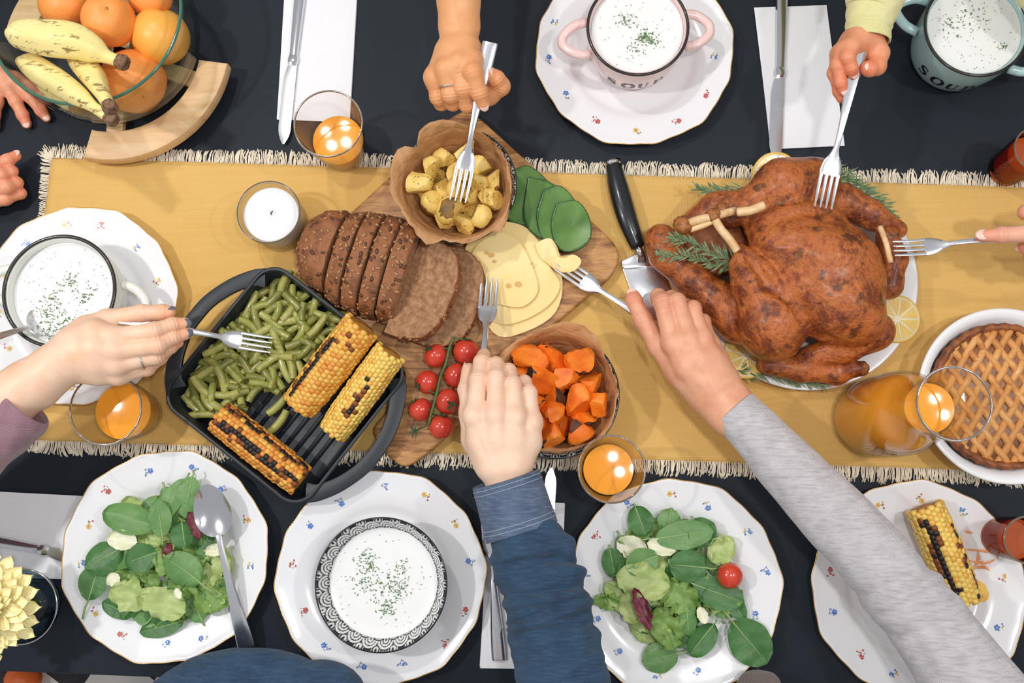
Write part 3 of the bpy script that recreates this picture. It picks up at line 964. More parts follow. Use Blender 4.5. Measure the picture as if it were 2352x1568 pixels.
# heel
T = 0.050; M = bread_M(xs_[0] - 0.003 - T, 0.0) @ Matrix.Translation((0, 0.0045, 0))
pr = bread_profile(0); m = len(pr); V = []; F = []; mi = []
NX = 12
for i in range(NX + 1):
    u = i / NX
    s = math.sqrt(max(0.0, 1 - (1 - u) ** 2.2)) * 0.97 + 0.03
    for (y, z) in pr:
        q = Vector((u * T, y * 0.108 * s, z * 0.057 * (0.25 + 0.75 * s) if u > 0 else z * 0.012))
        d = mnoise.noise(q * 70 + Vector((9, 0, 0))) * 0.002
        V.append((q.x - d, q.y * (1 + d * 10), q.z + d))
for i in range(NX):
    for j in range(m):
        k = (j + 1) % m
        F.append((i * m + k, (i + 1) * m + k, (i + 1) * m + j, i * m + j)); mi.append(0)
F.append(tuple(range(m - 1, -1, -1))); mi.append(0)
F.append(tuple(NX * m + j for j in range(m))); mi.append(1)
heel = add('bread_heel', mesh('bread_heel', V, F, [m_crust, m_crumb], True, mi, 50), None, M, 'seeded rounded heel end of the dark loaf beside the candle', 'bread', 'bread slices on the cutting board')
seeds_on(heel, M, 70, rb)
# two fallen slices that show their crumb
def fallen(px, py, z, ang, tiltx, tilty, label, W_=0.132, H_=0.070, T=0.015, seeds=34):
    c = P(px, py, z)
    M = Matrix.Translation(c) @ Matrix.Rotation(ang, 4, 'Z') @ Matrix.Rotation(tilty, 4, 'Y') @ Matrix.Rotation(tiltx, 4, 'X') @ Matrix.Rotation(-PI / 2, 4, 'Y') @ Matrix.Translation((-T / 2, 0, -H_ * 0.5))
    V, F, mi = slab(W_, H_, W_, H_, T, seed=5 + px)
    s = add('bread_slice', mesh('bread_slice', V, F, [m_crust, m_crumb], True, mi, 50), None, M, label, 'bread', 'bread slices on the cutting board')
    seeds_on(s, M, seeds, rb)
# local: z(height of loaf) -> -x in lying frame ; dome side points to the right-down
fallen(1042, 690, ZB + 0.013, math.radians(-18) + PI, 0.0, 0.10, 'seeded bread slice lying under another fallen slice by the cheese')
fallen(985, 672, ZB + 0.036, math.radians(-20) + PI, 0.03, 0.30, 'fallen bread slice showing its pale brown crumb on top of another slice', seeds=28)

# ---------------------------------------------------------------- cheese slices
n = NT('pale_cheese'); n.set(Roughness=0.4)
n.b.inputs['Subsurface Weight'].default_value = 0.25; n.b.inputs['Subsurface Radius'].default_value = (0.006, 0.004, 0.002); n.b.inputs['Subsurface Scale'].default_value = 1.0
n.color(n.ramp(n.noise(14, 3), [(0.3, lin((255, 229, 168))), (0.7, lin((252, 214, 140)))]))
n.bump(n.noise(40, 3), 0.15, 0.002)
m_cheese = n.m
m_cheese_hole = plain('cheese_eye', (214, 170, 98), 0.5)
def sheet(outline, zfun, th, name, mat, label, cat, group=None, rings=8, parent=None):
    """thin slab with a given outline (list of (px,py,z)); zfun adds sag towards the middle"""
    pts = [P(*q) for q in outline]
    pts = [Vector(q) for q in smooth_path(pts + [pts[0]], len(pts) * 4)][:-1]
    c = sum(pts, Vector()) / len(pts); m = len(pts)
    V = []; F = []
    for side in (0, 1):
        for k in range(rings + 1):
            f = k / rings
            for p in pts:
                q = c.lerp(p, f)
                V.append((q.x, q.y, q.z + zfun(q, f) + (th if side == 0 else 0)))
    H = (rings + 1) * m
    for k in range(rings):
        for i in range(m):
            j = (i + 1) % m
            F.append((k * m + i, (k + 1) * m + i, (k + 1) * m + j, k * m + j))
            F.append((H + k * m + i, H + k * m + j, H + (k + 1) * m + j, H + (k + 1) * m + i))
    for i in range(m):
        j = (i + 1) % m
        F.append((rings * m + i, H + rings * m + i, H + rings * m + j, rings * m + j))
    return mk(name, V, F, mat, parent, label=label, cat=cat, group=group, sharp=60)
def wav(s, a): return lambda q, f: a * mnoise.noise(Vector((q.x * s, q.y * s, 2.2)))
ZC = ZB + 0.001
sheet([(1075, 560, ZC), (1140, 515, ZC), (1215, 520, ZC), (1275, 590, ZC), (1292, 660, ZC), (1270, 725, ZC), (1200, 765, ZC), (1140, 770, ZC), (1095, 700, ZC), (1062, 620, ZC)], wav(30, 0.0006), 0.003, 'cheese_slice', m_cheese, 'lowest slice of pale yellow cheese, flat on the board', 'cheese', 'fan of cheese slices')
Z2 = ZC + 0.0042
sheet([(1062, 590, Z2), (1085, 545, Z2), (1150, 512, Z2), (1205, 522, Z2), (1240, 560, Z2), (1262, 612, Z2), (1286, 655, Z2), (1262, 700, Z2), (1205, 735, Z2), (1150, 745, Z2), (1108, 715, Z2), (1080, 650, Z2)], wav(28, 0.0012), 0.003, 'cheese_slice', m_cheese, 'broad middle slice of pale cheese under the folded one', 'cheese', 'fan of cheese slices')
Z3 = Z2 + 0.0052
top_cheese = sheet([(1075, 600, Z3), (1100, 560, Z3), (1155, 535, Z3), (1195, 560, Z3), (1225, 620, Z3), (1235, 670, Z3), (1200, 705, Z3), (1150, 700, Z3), (1105, 690, Z3), (1080, 640, Z3)], wav(34, 0.0018), 0.0028, 'cheese_slice', m_cheese, 'upper slice of pale cheese with small holes, touched by a fork', 'cheese', 'fan of cheese slices')
sheet([(1228, 560, Z3), (1262, 548, Z3 + .004), (1278, 565, Z3 + .010), (1290, 590, Z3 + .012), (1318, 585, Z3 + .010), (1335, 600, Z3 + .012), (1320, 622, Z3 + .010), (1290, 625, Z3 + .006), (1262, 610, Z3), (1240, 590, Z3)], wav(60, 0.003), 0.0028, 'cheese_slice', m_cheese, 'torn rumpled cheese slice being lifted on a fork', 'cheese', 'fan of cheese slices')
for (x, y, w) in [(1128, 585, 6), (1117, 580, 4), (1222, 605, 3), (1190, 652, 6), (1168, 656, 5), (1135, 600, 3.5), (1155, 520, 4)]:
    q = P(x, y, Z3 + 0.0045); r0 = w * 0.00055
    V = [(q.x + r0 * math.cos(a) * 1.2, q.y + r0 * math.sin(a), q.z + 0.0002) for a in [2 * PI * k / 10 for k in range(10)]] + [(q.x, q.y, q.z - 0.0008)]
    mk('cheese_eye', V, [(k, (k + 1) % 10, 10) for k in range(10)], m_cheese_hole, top_cheese, base=False)

# ---------------------------------------------------------------- green pepper slices
n = NT('green_flesh'); n.set(Roughness=0.3)
n.color(n.ramp(n.noise(25, 4), [(0.3, lin((66, 108, 44))), (0.5, lin((86, 128, 52))), (0.75, lin((112, 150, 70)))]))
n.b.inputs['Coat Weight'].default_value = 0.3
m_green = n.m
m_green_skin = plain('dark_green_skin', (44, 84, 40), 0.3, c2=(66, 108, 52), vscale=40, coat=0.3)
def pepper(outline, label, th=0.004):
    pts = [P(*q) for q in outline]
    pts = [Vector(q) for q in smooth_path(pts + [pts[0]], len(pts) * 4)][:-1]
    o = sheet(outline, wav(25, 0.002), th, 'pepper_slice', m_green, label, 'vegetable', 'green pepper slices')
    V, F = tube([p + Vector((0, 0, th * 0.5)) for p in pts + [pts[0]]], 0.0020, 6, caps=False)
    mk('skin_edge', V, F, m_green_skin, o, label='dark green skin along the slice edge')
zz = ZB + 0.004
pepper([(1180, 395, zz), (1215, 385, zz), (1262, 432, zz), (1250, 500, zz), (1215, 520, zz), (1165, 500, zz), (1170, 440, zz)], 'green pepper slice tucked against the potato bowl')
pepper([(1215, 410, zz + .004), (1268, 425, zz + .004), (1300, 470, zz + .004), (1290, 540, zz + .004), (1240, 545, zz + .004), (1205, 500, zz + .004)], 'green pepper slice, second out from the potato bowl')
pepper([(1250, 440, zz + .008), (1285, 430, zz + .008), (1322, 470, zz + .008), (1330, 530, zz + .008), (1300, 565, zz + .008), (1255, 555, zz + .008), (1235, 500, zz + .008)], 'green pepper slice in the middle of the row')
pepper([(1280, 470, zz + .012), (1325, 465, zz + .012), (1352, 505, zz + .012), (1352, 550, zz + .010), (1320, 575, zz + .010), (1285, 570, zz + .012), (1268, 520, zz + .012)], 'pale-fleshed outermost green pepper slice near the board corner')

# ---------------------------------------------------------------- tomatoes on the vine
n = NT('tomato_skin'); n.set(Roughness=0.22)
n.color(n.ramp(n.noise(30, 3), [(0.3, lin((196, 52, 40))), (0.7, lin((216, 74, 48)))])); n.b.inputs['Coat Weight'].default_value = 0.4
m_tom = n.m
m_vine = plain('green_vine', (92, 110, 60), 0.6, c2=(70, 90, 46), vscale=120)
m_calyx = plain('dark_calyx', (50, 74, 46), 0.6, c2=(70, 96, 56), vscale=200)
def tomato_mesh(r):
    V, F = lathe([(r * 0.001, -r * 0.95), (r * 0.4, -r * 0.88), (r * 0.75, -r * 0.62), (r * 0.97, -r * 0.2), (r * 1.0, r * 0.12), (r * 0.9, r * 0.48), (r * 0.66, r * 0.76), (r * 0.36, r * 0.90), (r * 0.12, r * 0.88), (r * 0.001, r * 0.83)], 28)
    return mesh('tomato', V, F, m_tom)
TOM = tomato_mesh(0.0148)
def calyx(parent, p, up, seed):
    r = random.Random(seed); g = G()
    for k in range(5):
        a = 2 * PI * k / 5 + r.uniform(-0.25, 0.25); L = r.uniform(0.0075, 0.0105)
        d = Vector((math.cos(a), math.sin(a), 0)); s = Vector((-d.y, d.x, 0))
        pts = [Vector((0, 0, 0.0004)), d * L * 0.5 + Vector((0, 0, 0.0016)), d * L + Vector((0, 0, r.uniform(0.0, 0.004)))]
        g.put([pts[0] - s * 0.0012, pts[0] + s * 0.0012, pts[1] + s * 0.0014, pts[1] - s * 0.0014, pts[2], pts[1] + Vector((0, 0, -0.0006))], [(0, 1, 2, 3), (3, 2, 4), (0, 3, 5), (1, 5, 2), (2, 5, 4), (3, 4, 5)])
    g.put(*lathe([(0, 0.0), (0.0018, 0.0004), (0.0014, 0.0022), (0, 0.0026)], 8))
    q = Vector(up).to_track_quat('Z', 'X').to_matrix().to_4x4()
    M = Matrix.Translation(Vector(p)) @ q
    add('calyx', mesh('calyx', g.V, g.F, m_calyx, False), parent, M)
vine_px = [(1042, 775), (1032, 800), (1024, 835), (1012, 865), (1003, 905), (992, 945), (985, 975)]
ZV = ZB + 0.024
vine = thing('tomato_vine', P(1000, 880, ZB), 'vine of seven small red tomatoes lying on the cutting board', 'tomatoes')
V, F = tube(smooth_path([P(x, y, ZV) for x, y in vine_px], 30), 0.0019, 8)
mk('stem', V, F, m_vine, vine, base=False)
toms = [(1002, 817, (1000, 815), 1.05), (1071, 808, (1072, 800), 1.12), (983, 877, (978, 880), 1.02), (1047, 862, (1050, 862), 1.05), (967, 941, (963, 935), 1.0), (1029, 921, (1030, 922), 1.08), (1014, 981, (1016, 972), 1.06)]
for k, (x, y, (sx, sy), s) in enumerate(toms):
    zc = ZB + 0.0145 * s
    c = P(x, y, zc)
    lean = (P(sx, sy, zc + 0.013) - P(x, y, zc + 0.013)); up = Vector((lean.x * 12, lean.y * 12, 0.06 / 4)).normalized()
    M = Matrix.Translation(c) @ up.to_track_quat('Z', 'X').to_matrix().to_4x4() @ Matrix.Scale(s, 4)
    tm = add('tomato', TOM, vine, M)
    ct = c + up * 0.0148 * s * 0.86
    calyx(tm, ct, up, k)
    near = min([P(*q, ZV) for q in vine_px], key=lambda q: (q - ct).length)
    V, F = tube([ct, (ct + near) / 2 + Vector((0, 0, 0.002)), near], 0.0011, 6)
    mk('stalk', V, F, m_vine, vine, base=False)
q = P(952, 990, ZB + 0.004)
V, F = tube([P(985, 975, ZV), P(970, 982, ZB + 0.012), P(955, 988, ZB + 0.004)], 0.001, 6)
mk('stalk', V, F, m_vine, vine, base=False)
calyx(vine, q, (-0.3, 0.1, 1), 77)
# ---------------------------------------------------------------- cast iron grill pan
ZP = 0.045
pc = P(653, 880, ZP); pu = (P(945, 850, ZP) - P(612, 592, ZP)).normalized(); pang = math.atan2(pu.y, pu.x)
PM = Matrix.Translation((pc.x, pc.y, 0.0024)) @ Matrix.Rotation(pang, 4, 'Z')
k_ = mpp(653, 880, ZP)
HU, HV = 214 * k_, 208 * k_
def rrect(hx, hy, r, z, n=8):
    out = []
    for cx, cy, a0 in ((hx - r, hy - r, 0), (-hx + r, hy - r, PI / 2), (-hx + r, -hy + r, PI), (hx - r, -hy + r, 1.5 * PI)):
        for k in range(n + 1):
            a = a0 + PI / 2 * k / n
            out.append((cx + r * math.cos(a), cy + r * math.sin(a), z))
    return out
def loft(rings, cap0=True, cap1=True):
    V = []; F = []; n_ = len(rings[0])
    for r in rings: V += r
    for i in range(len(rings) - 1):
        for j in range(n_):
            k = (j + 1) % n_
            F.append((i * n_ + j, i * n_ + k, (i + 1) * n_ + k, (i + 1) * n_ + j))
    if cap0: F.append(tuple(range(n_ - 1, -1, -1)))
    if cap1: F.append(tuple((len(rings) - 1) * n_ + j for j in range(n_)))
    return V, F
pan = thing('grill_pan', (pc.x, pc.y, 0.0024), 'square black cast iron grill pan of green beans and corn', 'grill pan')
W[pan.name] = Matrix.Translation((pc.x, pc.y, 0.0024))
zt = ZP - 0.0024
rings = [rrect(HU - .013, HV - .013, .022, 0.0), rrect(HU - .0105, HV - .0105, .024, 0.003), rrect(HU - .003, HV - .003, .029, zt - .006), rrect(HU - .001, HV - .001, .030, zt - .004), rrect(HU, HV, .030, zt - .001), rrect(HU - .0015, HV - .0015, .029, zt),
         rrect(HU - .0038, HV - .0038, .027, zt - .0006), rrect(HU - .0048, HV - .0048, .0265, zt - .004), rrect(HU - .0085, HV - .0085, .024, .014), rrect(HU - .013, HV - .013, .020, .0065), rrect(HU - .017, HV - .017, .016, .0045)]
V, F = loft(rings)
add('pan_body', mesh('pan_body', V, F, m_black_iron, True, None, 50), pan, PM)
RL = HV - 0.026
rg = G()
cs = [(-0.0030, 0.0), (-0.0022, 0.0026), (0.0, 0.0034), (0.0022, 0.0026), (0.0030, 0.0)]
rg.V = [(x, y * RL, z) for y in (-1, -0.985, 0.985, 1) for (x, z) in [(a, b * (0.15 if abs(y) == 1 else 1)) for a, b in cs]]
for i in range(3):
    for j in range(4): rg.F.append((i * 5 + j, i * 5 + j + 1, i * 5 + j + 6, i * 5 + j + 5))
RIDGE = mesh('ridge', rg.V, rg.F, m_black_iron)
nr = 13
for k in range(nr):
    x = -(HU - 0.032) + 2 * (HU - 0.032) * k / (nr - 1)
    add('ridge', RIDGE, pan, PM @ Matrix.Translation((x, 0, 0.0044)))
for sgn in (-1, 1):
    # loop handle: flat bar bowed outwards
    pts = [(-0.088, -0.004), (-0.078, 0.008), (-0.055, 0.022), (-0.025, 0.032), (0.0, 0.034), (0.025, 0.032), (0.055, 0.022), (0.078, 0.008), (0.088, -0.004)]
    pts = smooth_path(pts, 40)
    V = []; F = []
    wds = [0.0085 + 0.004 * abs(abs(i / 39 - 0.5) * 2) ** 3 for i in range(40)]
    for i, q in enumerate(pts):
        t = pts[min(i + 1, 39)] - pts[max(i - 1, 0)]; t /= np.linalg.norm(t); nn = np.array([-t[1], t[0]])
        zmid = zt - 0.0075 + 0.004 * math.sin(PI * i / 39)
        for (a, b) in ((-1, -1), (-1, 1), (-0.8, 1.25), (0.8, 1.25), (1, 1), (1, -1), (0.8, -1.25), (-0.8, -1.25)):
            y, o_ = q[0] + nn[0] * a * wds[i], q[1] + nn[1] * a * wds[i]
            V.append((sgn * (HU - 0.006 + o_), y, zmid + b * 0.0028))
    for i in range(39):
        for j in range(8):
            k = (j + 1) % 8
            F.append((i * 8 + j, i * 8 + k, (i + 1) * 8 + k, (i + 1) * 8 + j))
    F += [tuple(range(8)), tuple(39 * 8 + j for j in range(8))]
    if sgn < 0: F = [f[::-1] for f in F]
    add('handle', mesh('handle', V, F, m_black_iron, True, None, 50), pan, PM)

# ---------------------------------------------------------------- corn cobs
m_k = {'y': plain('corn_yellow', (238, 186, 88), 0.38, c2=(226, 164, 62), vscale=90, coat=0.2),
       'l': plain('corn_pale', (244, 210, 110), 0.38, c2=(234, 190, 84), vscale=90, coat=0.2),
       'o': plain('corn_orange', (232, 158, 66), 0.4, c2=(206, 122, 40), vscale=90, coat=0.2),
       'b': plain('corn_browned', (150, 84, 36), 0.45, c2=(90, 46, 24), vscale=160),
       'k': plain('corn_charred', (28, 24, 26), 0.45, c2=(50, 34, 28), vscale=160)}
m_core = plain('corn_core', (206, 150, 66), 0.6, c2=(150, 96, 40), vscale=60)
bm = bmesh.new(); bmesh.ops.create_cube(bm, size=2.0); bmesh.ops.subdivide_edges(bm, edges=bm.edges[:], cuts=1, use_grid_fill=True)
KV = []
for v in bm.verts:
    s = v.co.normalized()
    KV.append(v.co.lerp(s * 1.25, 0.50))
KF = [tuple(q.index for q in f.verts) for f in bm.faces]; bm.free()
KME = {k: mesh('kernel', [(v.x * 0.0035, v.y * 0.0036, v.z * 0.0034) for v in KV], KF, m) for k, m in m_k.items()}

def corn(A, B, R, label, char, base, seed, group=None, rows=22, roll=0.0, keep=0.62):
    r = random.Random(seed)
    M = frame(A, B); L = (Vector(B) - Vector(A)).length
    def rad(u): return R * (0.97 + 0.05 * math.sin(PI * u)) * (1 - 0.10 * max(0, u - 0.75) * 4 * 0.5)
    V, F = lathe([(0.0, 0.0), (R * 0.45, 0.001), (R * 0.8, 0.002), (R * 0.86, 0.01), (R * 0.9, L * 0.5), (R * 0.84, L - 0.008), (R * 0.6, L - 0.001), (0, L)], 24)
    V = [(z, y, -x) for x, y, z in V]
    t = add('corn_cob', mesh('corn_cob', V, F, m_core), None, M, label, 'corn', group)
    nx_ = max(4, int(round(L / 0.0064)))
    nk = 0
    for j in range(rows):
        ph = 2 * PI * j / rows + roll
        if math.cos(ph) < math.cos(PI * keep): continue
        for i in range(nx_):
            if nk >= 300: break
            x = (i + 0.5 + (0.5 if j % 2 else 0.0) + r.uniform(-0.12, 0.12)) * L / (nx_ + 0.5)
            if x > L - 0.002: continue
            q = rad(x / L) * r.uniform(0.965, 1.01)
            s = char(x / L, math.atan2(math.sin(ph), math.cos(ph)) + 0.30 * mnoise.noise(Vector((x * 45, seed, 0))), r) + 0.55 * mnoise.noise(Vector((x * 130, ph * 4, seed)))
            k = 'k' if s > 0.8 else 'b' if s > 0.55 else base[0] if r.random() < 0.7 else base[1]
            if k == 'k': q *= 0.985
            K = Matrix.Rotation(-ph, 4, 'X') @ Matrix.Translation((x, 0, q - 0.0026)) @ Matrix.Rotation(r.uniform(-0.15, 0.15), 4, 'Z') @ Matrix.Diagonal((L / nx_ / 0.0064 * r.uniform(0.92, 1.05), 2 * PI * R / rows / 0.0064 * r.uniform(0.93, 1.04), r.uniform(0.9, 1.1), 1))
            add('kernel', KME[k], t, M @ K)
            nk += 1
    return t
def band(x, a, b, w): return max(0.0, 1 - abs((x - a) / w)) if b is None else 1.0 if a < x < b else 0.0
def char1(u, ph, r):
    c = 1.25 * math.exp(-((ph + 0.62) / 0.24) ** 2) * (1 if 0.22 < u < 0.92 else 0.1) + 0.5 * math.exp(-((ph - 0.3) / 0.5) ** 2) * (u < 0.25)
    return c * 0.95 + r.uniform(-0.30, 0.22)
def char2(u, ph, r):
    c = 1.2 * math.exp(-((ph - 0.22) / 0.34) ** 2) * (1 if 0.30 < u < 0.74 else 0.22)
    return c * 0.85 + r.uniform(-0.35, 0.25)
def char3(u, ph, r):
    c = math.exp(-((ph + 0.12) / 0.24) ** 2) * (1.3 if u > 0.08 else 0.3) + math.exp(-((ph - 0.95) / 0.22) ** 2) * 1.2 + 0.40 * math.exp(-((ph + 0.75) / 0.35) ** 2)
    return c + r.uniform(-0.30, 0.22)
def char4(u, ph, r):
    c = 1.4 * math.exp(-((ph + 0.60) / 0.32) ** 2) * (1.0 if 0.08 < u < 0.85 else 0.2) + math.exp(-((ph - 0.75) / 0.18) ** 2) * (1.2 if 0.2 < u < 0.95 else 0)
    return c + r.uniform(-0.30, 0.15)
zr = 0.0024 + 0.0045 + 0.0045
corn(P(834, 745, .0715), P(686, 933, zr + .0250), 0.0240, 'thick yellow corn cob with one black charred streak, by the beans in the pan', char1, 'yo', 1)
corn(P(899, 806, .0655), P(765, 992, zr + .0212), 0.0204, 'pale yellow corn cob with charred dots, against the pan wall', char2, 'ly', 2)
corn(P(504, 956, zr + .0262), P(694, 1106, zr + .0262), 0.0216, 'heavily charred orange corn cob lying alone across the ridges of the pan', char3, 'oy', 3)
zd = plate_z(0.5) + 0.001
corn(P(2122, 1160, zd + .0265), P(2216, 1384, zd + .0225), 0.0228, 'half-charred corn cob on the white plate beside the grey sleeve', char4, 'ly', 4)

# ---------------------------------------------------------------- green beans
m_bean = [plain('bean_green', (158, 158, 76), 0.35, c2=(128, 134, 56), vscale=70, coat=0.25), plain('bean_olive', (142, 140, 66), 0.35, c2=(112, 116, 50), vscale=70, coat=0.25), plain('bean_light', (176, 172, 96), 0.35, c2=(148, 148, 70), vscale=70, coat=0.25)]
m_bean_end = plain('bean_inside', (196, 190, 120), 0.5, c2=(120, 116, 54), vscale=500)
BEAN = []
rg_ = random.Random(4)
for k in range(9):
    L = rg_.uniform(0.022, 0.036); bend = rg_.uniform(-0.25, 0.25); r0 = rg_.uniform(0.0044, 0.0052)
    pts = [(-L / 2 + L * t, bend * L * (t - 0.5) ** 2 * 2, 0) for t in np.linspace(0, 1, 6)]
    V, F = tube(pts, [r0 * 0.94, r0, r0 * 1.04, r0 * 1.04, r0, r0 * 0.94], 9, caps=False)
    n0 = len(V)
    V = list(V)
    mi = [0] * len(F)
    for e, base in ((0, 0), (1, n0 - 9)):
        ctr = sum((Vector(V[base + j]) for j in range(9)), Vector()) / 9
        b2 = len(V)
        for j in range(9): V.append(ctr.lerp(Vector(V[base + j]), 0.55) + Vector(((0.0007 if e == 0 else -0.0007), 0, 0)))
        for j in range(9):
            q = (base + j, b2 + j, b2 + (j + 1) % 9, base + (j + 1) % 9)
            F.append(q if e else q[::-1]); mi.append(0)
        F.append(tuple(b2 + j for j in (range(9) if e else range(8, -1, -1)))); mi.append(1)
    BEAN.append(mesh('green_bean', V, F, [m_bean[k % 3], m_bean_end], True, mi, 50))
bean_poly = [(416, 936), (440, 838), (505, 745), (560, 700), (640, 622), (712, 660), (795, 728), (745, 790), (690, 850), (652, 905), (600, 940), (520, 935), (478, 968), (446, 968)]
def in_poly(x, y, pl):
    c = False; j = len(pl) - 1
    for i in range(len(pl)):
        if (pl[i][1] > y) != (pl[j][1] > y) and x < (pl[j][0] - pl[i][0]) * (y - pl[i][1]) / (pl[j][1] - pl[i][1]) + pl[i][0]: c = not c
        j = i
    return c
def shrink(pl, f):
    cx = sum(p[0] for p in pl) / len(pl); cy = sum(p[1] for p in pl) / len(pl)
    return [(cx + (x - cx) * f, cy + (y - cy) * f) for x, y in pl]
bg = 'cut green beans in the grill pan'
blab = 'short cut piece of cooked green bean heaped in the grill pan'
rq = random.Random(8)
for layer, (cnt, zl, sh, dmin) in enumerate([(70, zr + 0.004, 0.96, 19), (66, zr + 0.0115, 0.90, 19), (52, zr + 0.019, 0.78, 20)]):
    pl = shrink(bean_poly, sh); got = []
    tries = 0
    while len(got) < cnt and tries < 6000:
        tries += 1
        x, y = rq.uniform(395, 800), rq.uniform(615, 995)
        if not in_poly(x, y, pl): continue
        if any(math.hypot(x - a, y - b) < dmin for a, b in got): continue
        got.append((x, y))
    for (x, y) in got:
        z = zl + rq.uniform(-0.001, 0.002)
        me = BEAN[rq.randrange(9)]
        M = Matrix.Translation(P(x, y, z)) @ Matrix.Rotation(rq.uniform(0, PI * 2), 4, 'Z') @ Matrix.Rotation(rq.uniform(-0.28, 0.28) * (0.4 if layer == 0 else 1), 4, 'Y') @ Matrix.Rotation(rq.uniform(0, 6), 4, 'X')
        add('green_bean', me, None, M, blab, 'green bean', bg)
for (x, y, a, w) in [(642, 970, -0.9, 'green bean piece lying alone on the bare pan ridges'), (641, 930, -0.8, 'green bean piece fallen between the ridges near the thick corn cob'), (652, 645, 1.9, 'green bean piece standing up at the pan corner away from the heap')]:
    M = Matrix.Translation(P(x, y, zr + 0.005 + (0.012 if y < 700 else 0))) @ Matrix.Rotation(-a, 4, 'Z') @ Matrix.Rotation(-0.35 if y < 700 else 0, 4, 'Y')
    add('green_bean', BEAN[2], None, M, w, 'green bean')
# ---------------------------------------------------------------- chunks: rounded solids with flat knife cuts
_i3v, _i3f = ico(3)
def chunk_mesh(name, size, cuts, seed, mats, skin=0.0, stretch=(1, 1, 1), rough=0.06):
    r = random.Random(seed)
    planes = []
    for k in range(cuts):
        d = Vector((r.gauss(0, 1), r.gauss(0, 1), r.gauss(0, 1))).normalized()
        planes.append((d, r.uniform(0.42, 0.72)))
    V = []; dark = []
    for v in _i3v:
        q = v.copy()
        for _ in range(2):
            for d, h in planes:
                e = q.dot(d) - h
                if e > 0: q = q - d * e
        nn = mnoise.noise(q * 2.5 + Vector((seed, 0, 0)))
        q = q * (1 + rough * nn)
        V.append((q.x * size * stretch[0], q.y * size * stretch[1], q.z * size * stretch[2]))
    mi = []
    for f in _i3f:
        c = sum((_i3v[i] for i in f), Vector()) / 3
        flat = any(c.dot(d) > h + 0.04 for d, h in planes)
        mi.append(0 if flat or skin == 0 else (1 if r.random() < 1.0 and c.dot(Vector((0.3, 0.5, -0.8)).normalized()) > 1 - skin else 0))
    return mesh(name, V, _i3f, mats, True, mi if len(mats) > 1 else None, 22)

n = NT('roast_potato'); n.set(Roughness=0.42); n.b.inputs['Coat Weight'].default_value = 0.15
pc_ = n.ramp(n.noise(60, 4), [(0.3, lin((242, 212, 128))), (0.62, lin((228, 190, 98))), (0.82, lin((176, 130, 58)))])
vo = n.n('ShaderNodeTexVoronoi', Scale=230.0); n.l(n.coord(), vo.inputs['Vector'])
herb = n.ramp(vo.outputs['Distance'], [(0.14, (1, 1, 1, 1)), (0.26, (0, 0, 0, 1))])
n.color(n.mix(n.math('MULTIPLY', herb, n.math('GREATER_THAN', n.noise(75, 2), 0.52)), pc_, lin((70, 66, 30))))
m_potato = n.m
m_potato_skin = plain('potato_skin', (150, 112, 54), 0.55, c2=(110, 78, 38), vscale=80)
n = NT('roast_squash'); n.set(Roughness=0.5)
n.color(n.ramp(n.noise(45, 4), [(0.25, lin((250, 152, 44))), (0.55, lin((238, 118, 26))), (0.8, lin((206, 84, 18)))])); n.bump(n.noise(150, 4), 0.3, 0.002)
m_squash = n.m
m_squash_skin = plain('charred_squash_skin', (40, 34, 30), 0.6, c2=(96, 52, 26), vscale=60)

POT = [chunk_mesh('potato_chunk', 0.0160, 5, 100 + k, [m_potato, m_potato_skin], 0.35, (1.15, 0.95, 0.9), 0.05) for k in range(8)]
SQU = [chunk_mesh('squash_chunk', 0.0205, 6, 300 + k, [m_squash, m_squash_skin], 0.45, (1.12, 0.98, 0.85), 0.12) for k in range(9)]
rp = random.Random(31)
def heap(meshes, name, spots, label, cat, group, bowl, size):
    """pieces settle: pushed apart from each other and kept inside the paper lining of the bowl"""
    c, r, H, z0 = bowl
    A = np.array([tuple(P(x, y, z)) for x, y, z, s in spots]); rad = np.array([size * s for x, y, z, s in spots])
    zl = z0 + 0.0115
    for it in range(260):
        D = A[:, None] - A[None]; d = np.linalg.norm(D, axis=2) + np.eye(len(A))
        pen = np.maximum((rad[:, None] + rad[None]) * 0.97 - d, 0) * (1 - np.eye(len(A)))
        A = A + (D / d[..., None] * pen[..., None]).sum(1) * 0.20
        A[:, 2] -= 0.00010
        A[:, 2] = np.minimum(np.maximum(A[:, 2], zl + rad * 0.92), z0 + H + 0.004)
        v = A[:, :2] - np.array([c.x, c.y]); L = np.linalg.norm(v, axis=1)
        for zo in (-0.75, -0.35, 0.0):                                 # wall of the lining at three heights of each piece
            hz = np.clip(A[:, 2] + rad * zo - z0, 0.007, H)
            wall = r * (0.53 + 0.47 * np.maximum(0, (hz - 0.006) / (H - 0.006)) ** 0.62 - 0.045) - 0.0062
            lim = np.maximum(np.minimum(wall, r * 0.90) - rad * math.sqrt(1 - zo * zo) * 0.94, 0.003)
            k = np.where(L > lim, lim / np.maximum(L, 1e-6), 1.0)
            v = v * k[:, None]; L = L * k
        A[:, :2] = np.array([c.x, c.y]) + v
    for (x, y, z, s), p in zip(spots, A):
        M = Matrix.Translation(Vector(p)) @ Euler((rp.uniform(0, 6), rp.uniform(0, 6), rp.uniform(0, 6))).to_matrix().to_4x4() @ Matrix.Scale(s, 4)
        add(name, meshes[rp.randrange(len(meshes))], None, M, label, cat, group)
zp = 0.020 + 0.008
pot_spots = []
